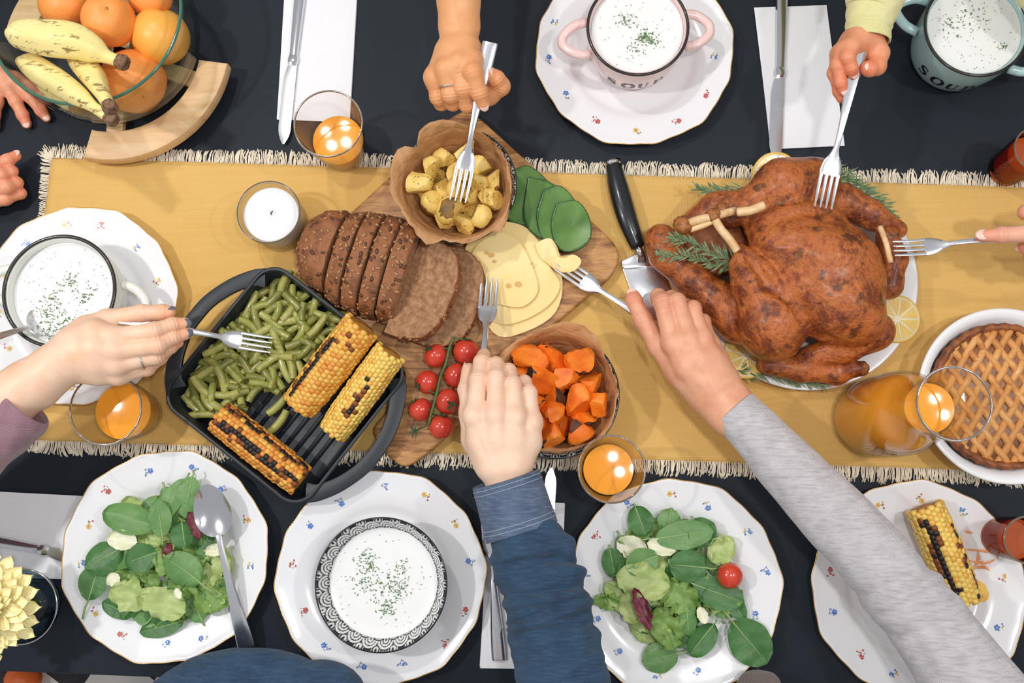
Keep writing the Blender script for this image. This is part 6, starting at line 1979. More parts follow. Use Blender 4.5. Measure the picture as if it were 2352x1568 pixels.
V, F = tube(smooth_path([fc, fc + Vector((0.004, 0, -0.024)), vc_ + Vector((-0.008, 0, 0.040)), vc_ + Vector((0.008, 0.004, 0.013))], 16), 0.0026, 8)
mk('stem', V, F, m_vine, flw, base=False)
for (x, y, z, ang, lb) in [(2, 1282, .09, 2.2, 'loose yellow petal at the flower edge nearest the knife'), (4, 1505, .09, -2.3, 'loose yellow petal hanging below the flower towards the table edge')]:
    M = Matrix.Translation(P(x, y, z)) @ Matrix.Rotation(ang, 4, 'Z')
    add('petal', PETAL, flw, M)

# ---------------------------------------------------------------- toy on the rug
tz = -0.742
tq = P(52, 1562, tz + 0.035)
toy = thing('toy_rattle', (tq.x, tq.y, tz), 'orange ball toy with a white stick on the checked rug', 'toy')
V = [Vector((v.x, v.y, v.z)) * 0.034 * (1 + 0.05 * mnoise.noise(v * 3)) + Vector((tq.x, tq.y, tz + 0.034)) for v in _i3v]
mk('ball', V, _i3f, plain('orange_plastic', (232, 106, 44), 0.4), toy)
V, F = tube([(tq.x + 0.025, tq.y - 0.01, tz + 0.03), (tq.x + 0.15, tq.y - 0.09, tz + 0.012)], 0.008, 10)
mk('stick', V, F, m_white_ceramic, toy)

# ---------------------------------------------------------------- thick rolled rims of the drinking glasses
# ---------------------------------------------------------------- people: hands, arms and sleeves
def skin(name, c, red, dark):
    n = NT(name); n.set(Roughness=0.45)
    n.b.inputs['Subsurface Weight'].default_value = 0.25
    n.b.inputs['Subsurface Radius'].default_value = (0.008, 0.003, 0.0015); n.b.inputs['Subsurface Scale'].default_value = 1.0
    base = n.ramp(n.noise(45, 4), [(0.3, lin(c)), (0.75, lin(dark))])
    n.color(n.mix(n.math('MULTIPLY', n.attr('flush'), 0.75), base, lin(red)))
    cr = n.attr('crease')
    h = n.math('ADD', n.math('MULTIPLY', n.noise(240, 3), 0.5), n.math('MULTIPLY', cr, 1.0))
    n.bump(h, 0.22, 0.0016)
    return n.m
NAIL_V, NAIL_F = ico(3)

def hand(person, name, mat, wrist, palm, fingers, extra=(), h=0.0015, pk=0.012, fk=0.007, nails=None, nail_mat=None, wrinkle=1.0, tend=None, zoff=0.0, knuckle=1.0):
    """wrist/palm: chains of (px,py,z,r); fingers: chains knuckle->tip; one continuous skin"""
    allp = []
    def conv(ch): return [(P(x, y, z + zoff), r) for (x, y, z, r) in ch]
    W_ = [conv(c) for c in wrist]; PA = [conv(c) for c in palm]; FI = [conv(c) for c in fingers]
    for ch in W_ + PA + FI: allp += [np.array(p) for p, r in ch]
    A = np.array(allp); m = 0.035
    B = Blend(A.min(0) - m, A.max(0) + m, h)
    f = B.new()
    for ch in W_ + PA: f = B.chain(f, [c[0] for c in ch], [c[1] for c in ch], pk)
    for (c, r, rot) in extra: f = B.ell(f, P(c[0], c[1], c[2] + zoff), r, rot, pk)
    for (a, b, r) in (tend or []): f = B.cone(f, P(a[0], a[1], a[2] + zoff), P(b[0], b[1], b[2] + zoff), r, r * 0.8, 0.006)
    if knuckle:
        for ch in FI[:4]: f = B.ell(f, ch[0][0] + Vector((0, 0, 0.0022)), (ch[0][1] * knuckle,) * 3, None, 0.006)
    tot = f.copy()
    for ch in FI:
        g = B.new()
        g = B.chain(g, [c[0] for c in ch], [c[1] for c in ch], 0.003)
        for (p, r) in ch[1:-1]: g = B.ell(g, p, (r * 1.06,) * 3, None, 0.003)
        tot = B.smin(tot, B.smin(f, g, fk), 0.0004)
    V, F = B.net(tot, 2)
    flush = np.zeros(len(V)); crease = np.zeros(len(V))
    for ch in FI:
        tip = np.array(ch[-1][0]); flush += np.exp(-(np.linalg.norm(V - tip, axis=1) / 0.012) ** 2)
        for i, (p, r) in enumerate(ch[:-1]):
            p = np.array(p)
            flush += (0.55 if i else 0.35) * np.exp(-(np.linalg.norm(V - p, axis=1) / 0.011) ** 2)
            if i >= 1:
                d = np.array(ch[i + 1][0]) - np.array(ch[i - 1][0]); d /= np.linalg.norm(d)
                s = (V - p) @ d; rad = np.linalg.norm(V - p, axis=1)
                crease += wrinkle * np.cos(s / 0.0042 * 2 * PI) * np.exp(-(s / 0.006) ** 2) * (rad < r * 1.7)
    c0 = np.array([A[:, 0].mean(), A[:, 1].mean(), V[:, 2].min()])
    me = fast_mesh(name, V - c0, F, mat, {'flush': np.clip(flush, 0, 1), 'crease': crease})
    o = add(name, me, person, Matrix.Translation(Vector(c0)))
    for (fi, up, s) in (nails or []):
        ch = FI[fi]
        tip, r = ch[-1]; d = (tip - ch[-2][0]).normalized()
        u = Vector(up); u = (u - d * u.dot(d)).normalized()
        y = u.cross(d)
        M = Matrix((d, y, u)).transposed().to_4x4(); M.translation = tip + u * r * 0.80 + d * r * 0.12
        Vn = []
        for v in NAIL_V:
            x_, y_, z_ = v.x * r * 0.92 * s, v.y * r * 0.72 * s, v.z * 0.0011
            Vn.append((x_, y_, z_ - 0.30 * y_ * y_ / r - 0.16 * max(0, x_) ** 2 / r))
        add('fingernail', mesh('fingernail', Vn, NAIL_F, nail_mat), o, M)
    return o

m_nail = plain('pale_nail', (244, 206, 190), 0.3, coat=0.3)
m_polish = plain('grey_nail_polish', (98, 106, 122), 0.25, coat=0.5)
m_silver = plain('silver_ring', (222, 218, 214), 0.18, 1.0)
def finger_ring(person, px, py, z, r, d, label=None):
    c = P(px, py, z); d = Vector(d).normalized(); a = d.orthogonal().normalized(); b = d.cross(a)
    V, F = tube([c + a * (r * math.cos(2 * PI * k / 40)) + b * (r * math.sin(2 * PI * k / 40)) for k in range(41)], 0.0012, 8, caps=False)
    mk('ring', V, F, m_silver, person, base=False, label=label)

def sleeve(person, name, pts, mat, amp=0.05, freq=9.0, seed=0, rings=110, n=72, open_start=True, flat=0.85, folds=(), label=None, ends=()):
    """cloth tube through (px, py, z, half width in px), then on to body points (x, y, z, radius)"""
    Q = [P(x, y, z) for x, y, z, w in pts] + [Vector(e[:3]) for e in ends]; Rr = [w * mpp(x, y, z) for x, y, z, w in pts] + [e[3] for e in ends]
    path = smooth_path([tuple(q) + (r,) for q, r in zip(Q, Rr)], rings)
    pp_ = [Vector(q[:3]) for q in path]; rr = [float(q[3]) for q in path]
    def disp(u, a):
        c, s = math.cos(a), math.sin(a)
        e = min(1.0, u * 14)
        d = amp * mnoise.noise(Vector((c * 1.3 + seed, s * 1.3, u * freq))) + amp * 0.55 * mnoise.noise(Vector((c * 2.6, s * 2.6 + seed, u * freq * 2.1)))
        for (u0, a0, au, aa, sk, h) in folds:
            da = (a - a0 + PI) % (2 * PI) - PI
            uu = u - u0 - sk * da
            d += h * math.exp(-(uu / au) ** 2) * math.exp(-(da / aa) ** 2)
        return d * e
    V, F = tube(pp_, rr, n, caps=False, flat=flat, disp=disp)
    V = list(V); nV = len(V)
    if open_start:                                        # turned-in hem so the opening has thickness
        pts_, T, N, B = frames(pp_[:3])
        base = len(V)
        for (dep, s) in ((-0.0012, 0.965), (0.004, 0.93), (0.03, 0.90)):
            for j in range(n):
                a = 2 * PI * j / n
                V.append(pp_[0] + T[0] * dep + B[0] * (rr[0] * s * math.cos(a)) + N[0] * (rr[0] * s * flat * math.sin(a)))
        prev = 0
        for k in range(3):
            b = base + k * n
            for j in range(n):
                q = (j + 1) % n
                F.append((prev + q, prev + j, b + j, b + q))
            prev = b
    F.append(tuple(nV - n + j for j in range(n)))
    return mk(name, V, F, mat, person, base=False, label=label)

def cloth(name, c, c2, scale=900, bump=0.5, streak=None, var=22, sheen=0.3):
    n = NT(name); n.set(Roughness=0.92)
    oc = n.coord()
    w1 = n.n('ShaderNodeTexWave', Scale=scale / 6.0, Distortion=2.0, bands_direction='DIAGONAL'); n.l(oc, w1.inputs['Vector'])
    base = n.ramp(n.noise(var, 5), [(0.3, lin(c)), (0.72, lin(c2))])
    fine = n.noise(scale, 2)
    col_ = n.mix(n.math('MULTIPLY', fine, 0.5), base, tuple(x * 0.62 for x in lin(c2)[:3]) + (1,))
    if streak:
        mp = n.n('ShaderNodeMapping'); mp.inputs['Scale'].default_value = (60, 420, 60); mp.inputs['Rotation'].default_value = (0, 0, streak[0]); n.l(oc, mp.inputs[0])
        col_ = n.mix(n.math('MULTIPLY', n.ramp(n.noise(1, 3, vec=mp.outputs[0]), [(0.45, (0, 0, 0, 1)), (0.7, (1, 1, 1, 1))]), streak[2]), col_, lin(streak[1]))
    n.color(col_)
    n.bump(n.math('ADD', fine, n.math('MULTIPLY', w1.outputs['Fac'], 0.6)), bump, 0.0012)
    n.b.inputs['Sheen Weight'].default_value = sheen
    return n.m
m_denim = cloth('blue_denim', (50, 84, 114), (32, 58, 86), 1100, 0.6, (0.35, (70, 98, 126), 0.4), 26, 0.1)
m_denim_cuff = cloth('faded_denim_cuff', (100, 116, 142), (66, 84, 114), 1100, 0.5, (0.35, (128, 142, 164), 0.5), 40, 0.1)
m_stitch = plain('pale_stitching', (150, 164, 184), 0.8, var=0.3, vscale=600)
m_grey = cloth('grey_marl_knit', (218, 214, 216), (196, 192, 195), 1300, 0.4, (-0.78, (140, 138, 142), 0.45), 60)
m_yellow = cloth('pale_yellow_jersey', (240, 234, 178), (228, 220, 150), 900, 0.3, None, 18)
m_mauve = cloth('mauve_knit', (178, 142, 150), (150, 112, 124), 800, 0.6, None, 40)
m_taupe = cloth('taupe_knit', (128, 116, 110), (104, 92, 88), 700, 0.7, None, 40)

# --- man in denim
sk_m = skin('skin_fair_man', (244, 212, 188), (238, 172, 140), (236, 196, 166))
man = thing('person', P(1190, 1500, 0.0), 'person in a denim shirt reaching a fork towards the cheese', 'person')
hand(man, 'arm', sk_m,
     [[(1160, 1085, .096, .0185), (1176, 1150, .092, .0205), (1196, 1230, .092, .023)], [(1140, 1088, .092, .0150), (1160, 1150, .090, .018)], [(1184, 1078, .094, .0150), (1196, 1150, .090, .018)]],
     [[(1130, 1072, .095, .0165), (1104, 1010, .093, .0150), (1090, 955, .099, .0116)], [(1152, 1072, .099, .0160), (1144, 1010, .102, .0145), (1139, 953, .104, .0116)], [(1174, 1072, .099, .0160), (1184, 1010, .100, .0140), (1184, 957, .101, .0114)], [(1192, 1068, .094, .0160), (1214, 1015, .091, .0140), (1222, 970, .092, .0108)],
      [(1122, 1066, .085, .0165), (1092, 1008, .076, .0150), (1078, 950, .066, .0120)]],
     [[(1090, 955, .099, .0116), (1099, 872, .094, .0101), (1107, 832, .080, .0094), (1111, 817, .064, .0086)],
      [(1139, 953, .104, .0116), (1139, 868, .097, .0101), (1139, 838, .080, .0092), (1138, 834, .062, .0084)],
      [(1184, 957, .101, .0113), (1177, 882, .093, .0097), (1168, 852, .075, .0088), (1162, 850, .058, .0080)],
      [(1222, 970, .092, .0106), (1215, 902, .086, .0089), (1204, 878, .074, .0082), (1196, 873, .062, .0075)],
      [(1080, 955, .068, .0110), (1072, 895, .060, .0100), (1077, 850, .056, .0090)]],
     extra=[((1154, 1012, .086), (.037, .046, .016), None)], h=0.0014, pk=0.008, zoff=0.026, nails=[(0, (0, 0.9, 0.5), 0.95), (4, (-1, 0, 0.3), 1.0)], nail_mat=m_nail, knuckle=1.06,
     tend=[((1140, 955, .112), (1150, 1050, .111), .0028), ((1090, 955, .107), (1132, 1050, .108), .0028), ((1184, 957, .109), (1168, 1050, .111), .0026), ((1222, 968, .099), (1186, 1050, .106), .0024)])
sleeve(man, 'sleeve', [(1192, 1200, .118, 74), (1224, 1280, .122, 92), (1250, 1370, .128, 97), (1270, 1450, .132, 98), (1290, 1540, .138, 104), (1312, 1640, .146, 108), (1330, 1760, .160, 110)], m_denim, 0.12, 13, 3, 190, 96, False, 0.82, ends=[(0.095, -0.43, 0.20, 0.056), (0.085, -0.48, 0.255, 0.062)],
       folds=[(0.115, 2.8, 0.030, 0.8, 0.0, 0.17), (0.168, 2.5, 0.010, 1.1, 0.030, -0.18), (0.20, 2.4, 0.016, 1.1, 0.020, 0.13), (0.09, 0.4, 0.020, 1.3, 0.018, 0.12), (0.15, 0.9, 0.014, 1.2, -0.02, 0.13), (0.13, 1.5, 0.009, 1.2, 0.025, -0.10), (0.235, 1.6, 0.010, 1.6, 0.014, -0.15), (0.26, 1.6, 0.013, 1.6, 0.012, 0.14), (0.30, 1.2, 0.009, 1.4, -0.016, -0.13), (0.32, 1.8, 0.013, 1.5, -0.012, 0.13), (0.36, 1.5, 0.010, 1.5, 0.014, -0.13), (0.40, 1.5, 0.016, 1.6, 0.01, 0.09)])
cuff = sleeve(man, 'cuff', [(1162, 1100, .122, 80), (1174, 1140, .120, 82), (1186, 1180, .118, 84), (1199, 1222, .118, 86)], m_denim_cuff, 0.004, 6, 5, 40, 96, True, 0.80, label='faded blue denim cuff')
for (x, y, z, w) in ((1164.5, 1108, .1216, 80.8), (1167.5, 1118, .1212, 81.4), (1191, 1196, .118, 85.2), (1194, 1206, .118, 85.8)):
    c = P(x, y, z); rr_ = w * mpp(x, y, z); t = (P(1199, 1222, .118) - P(1162, 1100, .122)).normalized()
    N0 = (Vector((0, 0, 1)) - t * t.z).normalized(); B0 = t.cross(N0)
    V, F = tube([c + B0 * (rr_ * math.cos(2 * PI * k / 80)) + N0 * (rr_ * 0.80 * math.sin(2 * PI * k / 80)) for k in range(81)], 0.00065, 5, caps=False)
    mk('seam', V, F, m_stitch, cuff, base=False)
sleeve(man, 'sleeve', [(250, 1900, -.06, 62), (290, 1780, .030, 70), (370, 1660, .050, 78), (480, 1588, .062, 84), (590, 1574, .068, 84), (690, 1596, .076, 82), (770, 1640, .095, 86)], m_denim, 0.07, 12, 8, 120, 84, False, 0.85, ends=[(-0.25, -0.40, 0.17, 0.052), (-0.27, -0.47, 0.25, 0.060)],
       folds=[(0.42, 1.6, 0.016, 1.2, 0.02, 0.09), (0.5, 1.2, 0.014, 1.2, -0.02, -0.07)])

# --- older woman in grey
sk_o = skin('skin_older_woman', (236, 180, 146), (222, 130, 100), (220, 150, 118))
old = thing('person', P(2000, 1300, 0.0), 'person in a grey marl sweater reaching across for cheese', 'person')
hand(old, 'arm', sk_o,
     [[(1646, 912, .076, .0215), (1690, 953, .080, .0220), (1750, 1018, .085, .023)], [(1628, 922, .072, .0180), (1674, 968, .077, .0185)], [(1672, 893, .074, .0180), (1708, 936, .079, .0185)]],
     [[(1625, 895, .078, .0195), (1580, 838, .080, .0175), (1545, 788, .080, .0118)], [(1640, 885, .082, .0180), (1608, 828, .085, .0155), (1584, 780, .084, .0112)], [(1655, 875, .080, .0175), (1630, 820, .081, .0145), (1614, 778, .080, .0104)], [(1665, 870, .074, .0165), (1646, 830, .072, .0135), (1632, 792, .070, .0098)],
      [(1612, 905, .068, .0190), (1560, 850, .062, .0170), (1514, 795, .058, .0128)]],
     [[(1545, 788, .080, .0116), (1522, 694, .076, .0108), (1512, 680, .058, .0090), (1510, 690, .046, .0080)],
      [(1584, 780, .084, .0110), (1555, 692, .078, .0100), (1542, 684, .058, .0086), (1534, 696, .046, .0078)],
      [(1614, 778, .080, .0102), (1592, 708, .072, .0092), (1574, 702, .054, .0082), (1566, 712, .044, .0076)],
      [(1632, 792, .070, .0094), (1614, 738, .062, .0088), (1594, 728, .048, .0076), (1586, 738, .042, .007)],
      [(1514, 795, .058, .0122), (1476, 734, .052, .0112), (1456, 690, .048, .0096), (1453, 680, .047, .0088)]],
     extra=[((1600, 835, .070), (.034, .038, .014), None)], h=0.0014, pk=0.007, zoff=0.010, nails=[(4, (-0.25, 0.35, 1), 1.0)], nail_mat=m_nail, wrinkle=1.6,
     tend=[((1584, 780, .092), (1632, 880, .096), .0030), ((1614, 778, .088), (1645, 870, .094), .0028), ((1545, 788, .088), (1610, 880, .094), .0030), ((1570, 790, .086), (1600, 850, .092), .0018), ((1600, 795, .088), (1625, 850, .093), .0018)])
sleeve(old, 'sleeve', [(1688, 941, .091, 55), (1705, 959, .093, 57), (1760, 1018, .096, 63), (1822, 1086, .098, 72), (1900, 1168, .100, 80), (1975, 1245, .106, 84), (2050, 1335, .112, 88), (2120, 1420, .120, 92), (2200, 1520, .130, 100), (2300, 1650, .145, 106), (2410, 1800, .18, 112)], m_grey, 0.045, 13, 2, 200, 96, True, 0.84, ends=[(0.625, -0.40, 0.225, 0.056), (0.63, -0.47, 0.25, 0.060)],
       folds=[(0.50, 1.6, 0.012, 1.7, 0.012, -0.12), (0.525, 1.6, 0.012, 1.7, 0.012, 0.14), (0.565, 1.6, 0.013, 1.7, 0.02, 0.10), (0.60, 1.6, 0.010, 1.6, 0.02, -0.10), (0.64, 1.6, 0.012, 1.6, -0.01, 0.08), (0.36, 1.3, 0.012, 0.8, -0.03, 0.04), (0.40, 1.4, 0.012, 0.8, 0.03, -0.035)])

# --- woman with grey nails
sk_w = skin('skin_fair_woman', (244, 210, 184), (240, 168, 130), (238, 192, 158))
wom = thing('person', P(-80, 960, 0.0), 'person with grey nail polish and a mauve sleeve forking beans', 'person')
hand(wom, 'arm', sk_w,
     [[(165, 810, .104, .0235), (125, 842, .104, .0245), (65, 885, .104, .028), (10, 925, .104, .032), (-90, 1000, .104, .036)], [(150, 832, .100, .0215), (90, 885, .100, .025)]],
     [[(180, 780, .106, .0180), (218, 770, .110, .0165), (258, 775, .110, .0115)], [(180, 805, .108, .0185), (222, 802, .112, .0165), (264, 806, .111, .0115)], [(180, 828, .104, .0180), (225, 832, .105, .0155), (268, 838, .104, .0108)], [(180, 840, .098, .0170), (228, 852, .094, .0140), (272, 862, .092, .0100)],
      [(165, 790, .098, .0190), (200, 758, .094, .0150), (246, 733, .092, .0112)]],
     [[(258, 775, .110, .0113), (354, 760, .108, .0098), (396, 746, .098, .0084), (424, 743, .092, .0072)],
      [(264, 806, .111, .0112), (362, 794, .106, .0095), (398, 774, .095, .0082), (428, 766, .088, .0070)],
      [(268, 838, .104, .0106), (358, 818, .096, .0090), (390, 796, .084, .0080), (408, 786, .076, .0070)],
      [(272, 862, .092, .0098), (338, 846, .080, .0082), (368, 822, .068, .0074), (384, 808, .062, .0066)],
      [(246, 733, .092, .0110), (326, 719, .090, .0098), (372, 717, .088, .0088), (388, 717, .087, .0082)]],
     extra=[((215, 805, .094), (.034, .036, .014), None)], h=0.0014, pk=0.010, zoff=0.036, nails=[(0, (0.5, -0.1, 1), 1.05), (1, (0.5, -0.1, 1), 1.05), (4, (-0.1, 1, 0.5), 1.1)], nail_mat=m_polish,
     tend=[((264, 806, .119), (190, 808, .124), .0022), ((258, 775, .118), (190, 785, .121), .0022)])
finger_ring(wom, 327, 827, .1345, .0100, P(358, 818, .096) - P(268, 838, .104))
sleeve(wom, 'sleeve', [(52, 926, .139, 76), (30, 948, .139, 82), (-20, 988, .139, 86), (-90, 1050, .140, 90), (-190, 1130, .145, 96), (-330, 1220, .17, 100)], m_mauve, 0.06, 10, 6, 110, 72, True, 0.86, ends=[(-1.02, -0.09, 0.22, 0.052), (-1.16, -0.10, 0.255, 0.058)])

# --- bare-armed woman
sk_t = skin('skin_tanned_woman', (234, 174, 122), (232, 150, 108), (222, 152, 98))
top = thing('person', P(1050, -200, 0.0), 'person with a bare arm and a ring holding a fork over the potatoes', 'person')
hand(top, 'arm', sk_t,
     [[(1054, 118, .130, .0165), (1054, 70, .133, .0180), (1053, 0, .138, .0215), (1052, -100, .146, .028), (1052, -260, .160, .034)], [(1040, 112, .130, .0140), (1040, 60, .132, .0150), (1036, -20, .136, .018)], [(1069, 112, .130, .0140), (1070, 60, .132, .0150), (1070, -20, .136, .018)]],
     [[(1070, 115, .138, .0180), (1082, 138, .146, .0125)], [(1055, 115, .138, .0185), (1057, 146, .150, .0130)], [(1040, 120, .134, .0185), (1026, 158, .146, .0128)], [(1030, 128, .128, .0180), (1000, 178, .132, .0125)], [(1078, 130, .126, .0175), (1100, 180, .116, .0145), (1122, 218, .114, .0120)]],
     [[(1082, 140, .146, .0120), (1086, 166, .158, .0112), (1102, 214, .146, .0096), (1110, 238, .138, .0080)],
      [(1057, 148, .150, .0124), (1064, 202, .146, .0106), (1073, 240, .126, .0092), (1074, 232, .112, .0084)],
      [(1026, 160, .146, .0122), (1034, 216, .138, .0102), (1040, 236, .120, .0090), (1050, 226, .110, .0082)],
      [(1000, 178, .132, .0120), (1008, 222, .124, .0104), (1014, 236, .112, .0088), (1030, 226, .104, .0080)],
      [(1122, 218, .114, .0118), (1149, 198, .122, .0112), (1140, 182, .132, .0098), (1128, 172, .136, .0088)]],
     extra=[((1045, 175, .120), (.030, .024, .018), None)], h=0.0013, pk=0.008, nails=[(0, (0.1, -0.5, 1), 1.0), (4, (0.9, 0.1, 0.5), 1.0)], nail_mat=m_nail)
finger_ring(top, 1030, 198, .142, .0112, P(1034, 216, .138) - P(1026, 160, .146))

# --- child in yellow
sk_y = skin('skin_child', (234, 164, 124), (228, 128, 92), (220, 142, 102))
chd = thing('person', P(2010, -150, 0.0), 'person in a pale yellow top with a small hand on a fork at the turkey', 'person')
hand(chd, 'arm', sk_y,
     [[(1988, 84, .147, .0180), (1996, 40, .149, .0175), (2006, -30, .153, .0180)]],
     [[(1975, 92, .156, .0150), (1955, 108, .164, .0092)], [(1965, 95, .150, .0150), (1936, 116, .157, .0090)], [(1960, 100, .142, .0150), (1926, 124, .146, .0086)], [(1960, 100, .132, .014), (1926, 130, .134, .008)], [(2000, 95, .146, .0150), (2020, 122, .148, .0110)]],
     [[(1955, 108, .164, .0090), (1947, 132, .168, .0080), (1955, 156, .163, .0072), (1959, 168, .158, .0062)],
      [(1936, 116, .157, .0088), (1924, 150, .157, .0078), (1931, 190, .152, .0068), (1936, 208, .148, .0060)],
      [(1926, 124, .146, .0084), (1916, 168, .144, .0074), (1927, 210, .140, .0064), (1932, 226, .138, .0056)],
      [(1926, 130, .134, .008), (1918, 170, .130, .0068), (1926, 205, .126, .0056)],
      [(2020, 122, .148, .0108), (2014, 152, .150, .0100), (1998, 158, .155, .0084), (1990, 156, .157, .0076)]],
     extra=[((1982, 106, .138), (.024, .020, .014), None)], h=0.0013, pk=0.009, fk=0.005, nails=[(0, (0.1, -0.4, 1), 1.0), (1, (0.1, -0.3, 1), 1.0), (4, (0.1, -0.2, 1), 0.9)], nail_mat=m_nail, wrinkle=0.4)
sleeve(chd, 'sleeve', [(1992, 92, .149, 52), (1994, 70, .149, 52), (1998, 40, .150, 54), (2004, 20, .150, 62), (2014, -30, .154, 70), (2030, -130, .162, 74)], m_yellow, 0.05, 9, 4, 110, 72, True, 0.86, ends=[(0.355, 0.78, 0.185, 0.040), (0.335, 0.90, 0.165, 0.044)], folds=[(0.15, 1.5, 0.02, 2.0, 0, -0.05), (0.2, 1.5, 0.02, 2.0, 0, 0.06)])
sleeve(chd, 'sleeve', [(2470, 70, .14, 50), (2440, 30, .14, 60), (2412, -10, .145, 66), (2390, -90, .15, 72)], m_yellow, 0.05, 9, 6, 80, 60, True, 0.86, ends=[(0.565, 0.78, 0.175, 0.040), (0.585, 0.90, 0.165, 0.044)])

# --- person beyond the pie
sk_r = skin('skin_pink', (240, 186, 160), (230, 138, 112), (232, 170, 142))
rgt = thing('person', P(2600, 560, 0.0), 'person pressing one fingertip on the fork at the turkey wing', 'person')
hand(rgt, 'arm', sk_r,
     [[(2500, 540, .118, .0250), (2580, 550, .118, .0260), (2720, 570, .125, .030)]],
     [[(2490, 530, .122, .018), (2440, 525, .126, .0112)], [(2490, 550, .120, .018), (2440, 550, .120, .0112)], [(2490, 565, .112, .018), (2440, 575, .110, .0105)], [(2490, 570, .104, .016), (2445, 592, .100, .0095)], [(2500, 520, .110, .018), (2445, 495, .108, .0125)]],
     [[(2440, 525, .126, .0112), (2362, 536, .131, .0102), (2300, 539, .127, .0088), (2258, 541, .122, .0072)],
      [(2440, 550, .120, .0110), (2395, 558, .120, .0098), (2362, 566, .108, .0082), (2350, 568, .102, .0076)],
      [(2440, 575, .110, .0104), (2398, 586, .106, .0092), (2372, 590, .096, .0080), (2364, 590, .090, .0074)],
      [(2445, 592, .100, .0094), (2408, 604, .094, .0084), (2388, 606, .086, .0072)],
      [(2445, 495, .108, .0122), (2392, 486, .108, .0108), (2356, 487, .106, .0096)]],
     extra=[((2485, 545, .108), (.026, .034, .014), None)], h=0.0015, nails=[(0, (-0.2, 0.1, 1), 1.25), (1, (-0.4, 0, 1), 1.0)], nail_mat=m_nail)

# --- child beside the fruit bowl, both hands
sk_c = skin('skin_small_child', (236, 172, 136), (230, 136, 104), (224, 150, 114))
kid = thing('person', P(-220, 300, 0.0), 'person with two small hands on the table beside the fruit bowl', 'person')
hand(kid, 'hand', sk_c,
     [[(-60, 160, .022, .0200), (-140, 130, .030, .022), (-260, 100, .05, .027)]],
     [[(-45, 168, .020, .016), (18, 200, .016, .0092)], [(-40, 150, .020, .016), (36, 186, .016, .0090)], [(-40, 190, .018, .015), (-8, 232, .013, .0085)]],
     [[(18, 202, .016, .0088), (36, 232, .0150, .0082), (52, 264, .0110, .0074), (61, 284, .0085, .0066)],
      [(36, 188, .016, .0086), (68, 222, .0140, .0078), (94, 254, .0100, .0070), (106, 270, .0080, .0062)],
      [(-8, 232, .013, .0084), (-14, 262, .012, .0078), (-12, 290, .009, .0066)],
      [(36, 180, .016, .008), (80, 205, .012, .007), (110, 232, .0085, .006)],
      [(-40, 200, .016, .0095), (-62, 240, .012, .0085), (-64, 270, .010, .007)]],
     h=0.0013, pk=0.009, fk=0.005, nails=[(0, (0, 0.3, 1), 1.0), (1, (0, 0.3, 1), 1.0)], nail_mat=m_nail, wrinkle=0.4)
hand(kid, 'hand', sk_c,
     [[(-95, 450, .028, .0200), (-180, 460, .032, .022), (-300, 480, .05, .027)]],
     [[(-85, 430, .030, .016), (-36, 398, .036, .0098)], [(-85, 442, .030, .016), (-32, 424, .036, .0098)], [(-85, 456, .026, .016), (-30, 448, .032, .0095)], [(-85, 466, .022, .015), (-30, 468, .026, .009)], [(-88, 430, .022, .015), (-50, 400, .022, .010)]],
     [[(-36, 396, .036, .0094), (-8, 378, .038, .0086), (18, 368, .034, .0078), (36, 358, .030, .0070)],
      [(-32, 424, .036, .0094), (2, 402, .040, .0086), (26, 394, .032, .0076), (30, 392, .022, .0070)],
      [(-30, 448, .032, .0092), (14, 430, .036, .0088), (38, 420, .026, .0076), (34, 418, .016, .0070)],
      [(-30, 468, .026, .0088), (12, 456, .028, .0084), (46, 444, .018, .0072), (44, 440, .012, .0066)],
      [(-50, 400, .022, .0098), (-20, 392, .022, .0086), (4, 392, .020, .0076)]],
     h=0.0013, pk=0.009, fk=0.005, nails=[(0, (0.2, 0.5, 1), 1.0)], nail_mat=m_nail, wrinkle=0.4)

# --- the older woman's other elbow at the table edge
sleeve(old, 'sleeve', [(1736, 1537, .050, 6), (1737, 1547, .050, 34), (1740, 1566, .050, 50), (1744, 1600, .052, 58), (1752, 1660, .060, 62)], m_taupe, 0.03, 8, 3, 70, 56, False, 0.8, label='darker taupe knit elbow at the table edge', ends=[(0.272, -0.40, 0.14, 0.050), (0.272, -0.47, 0.25, 0.058)])
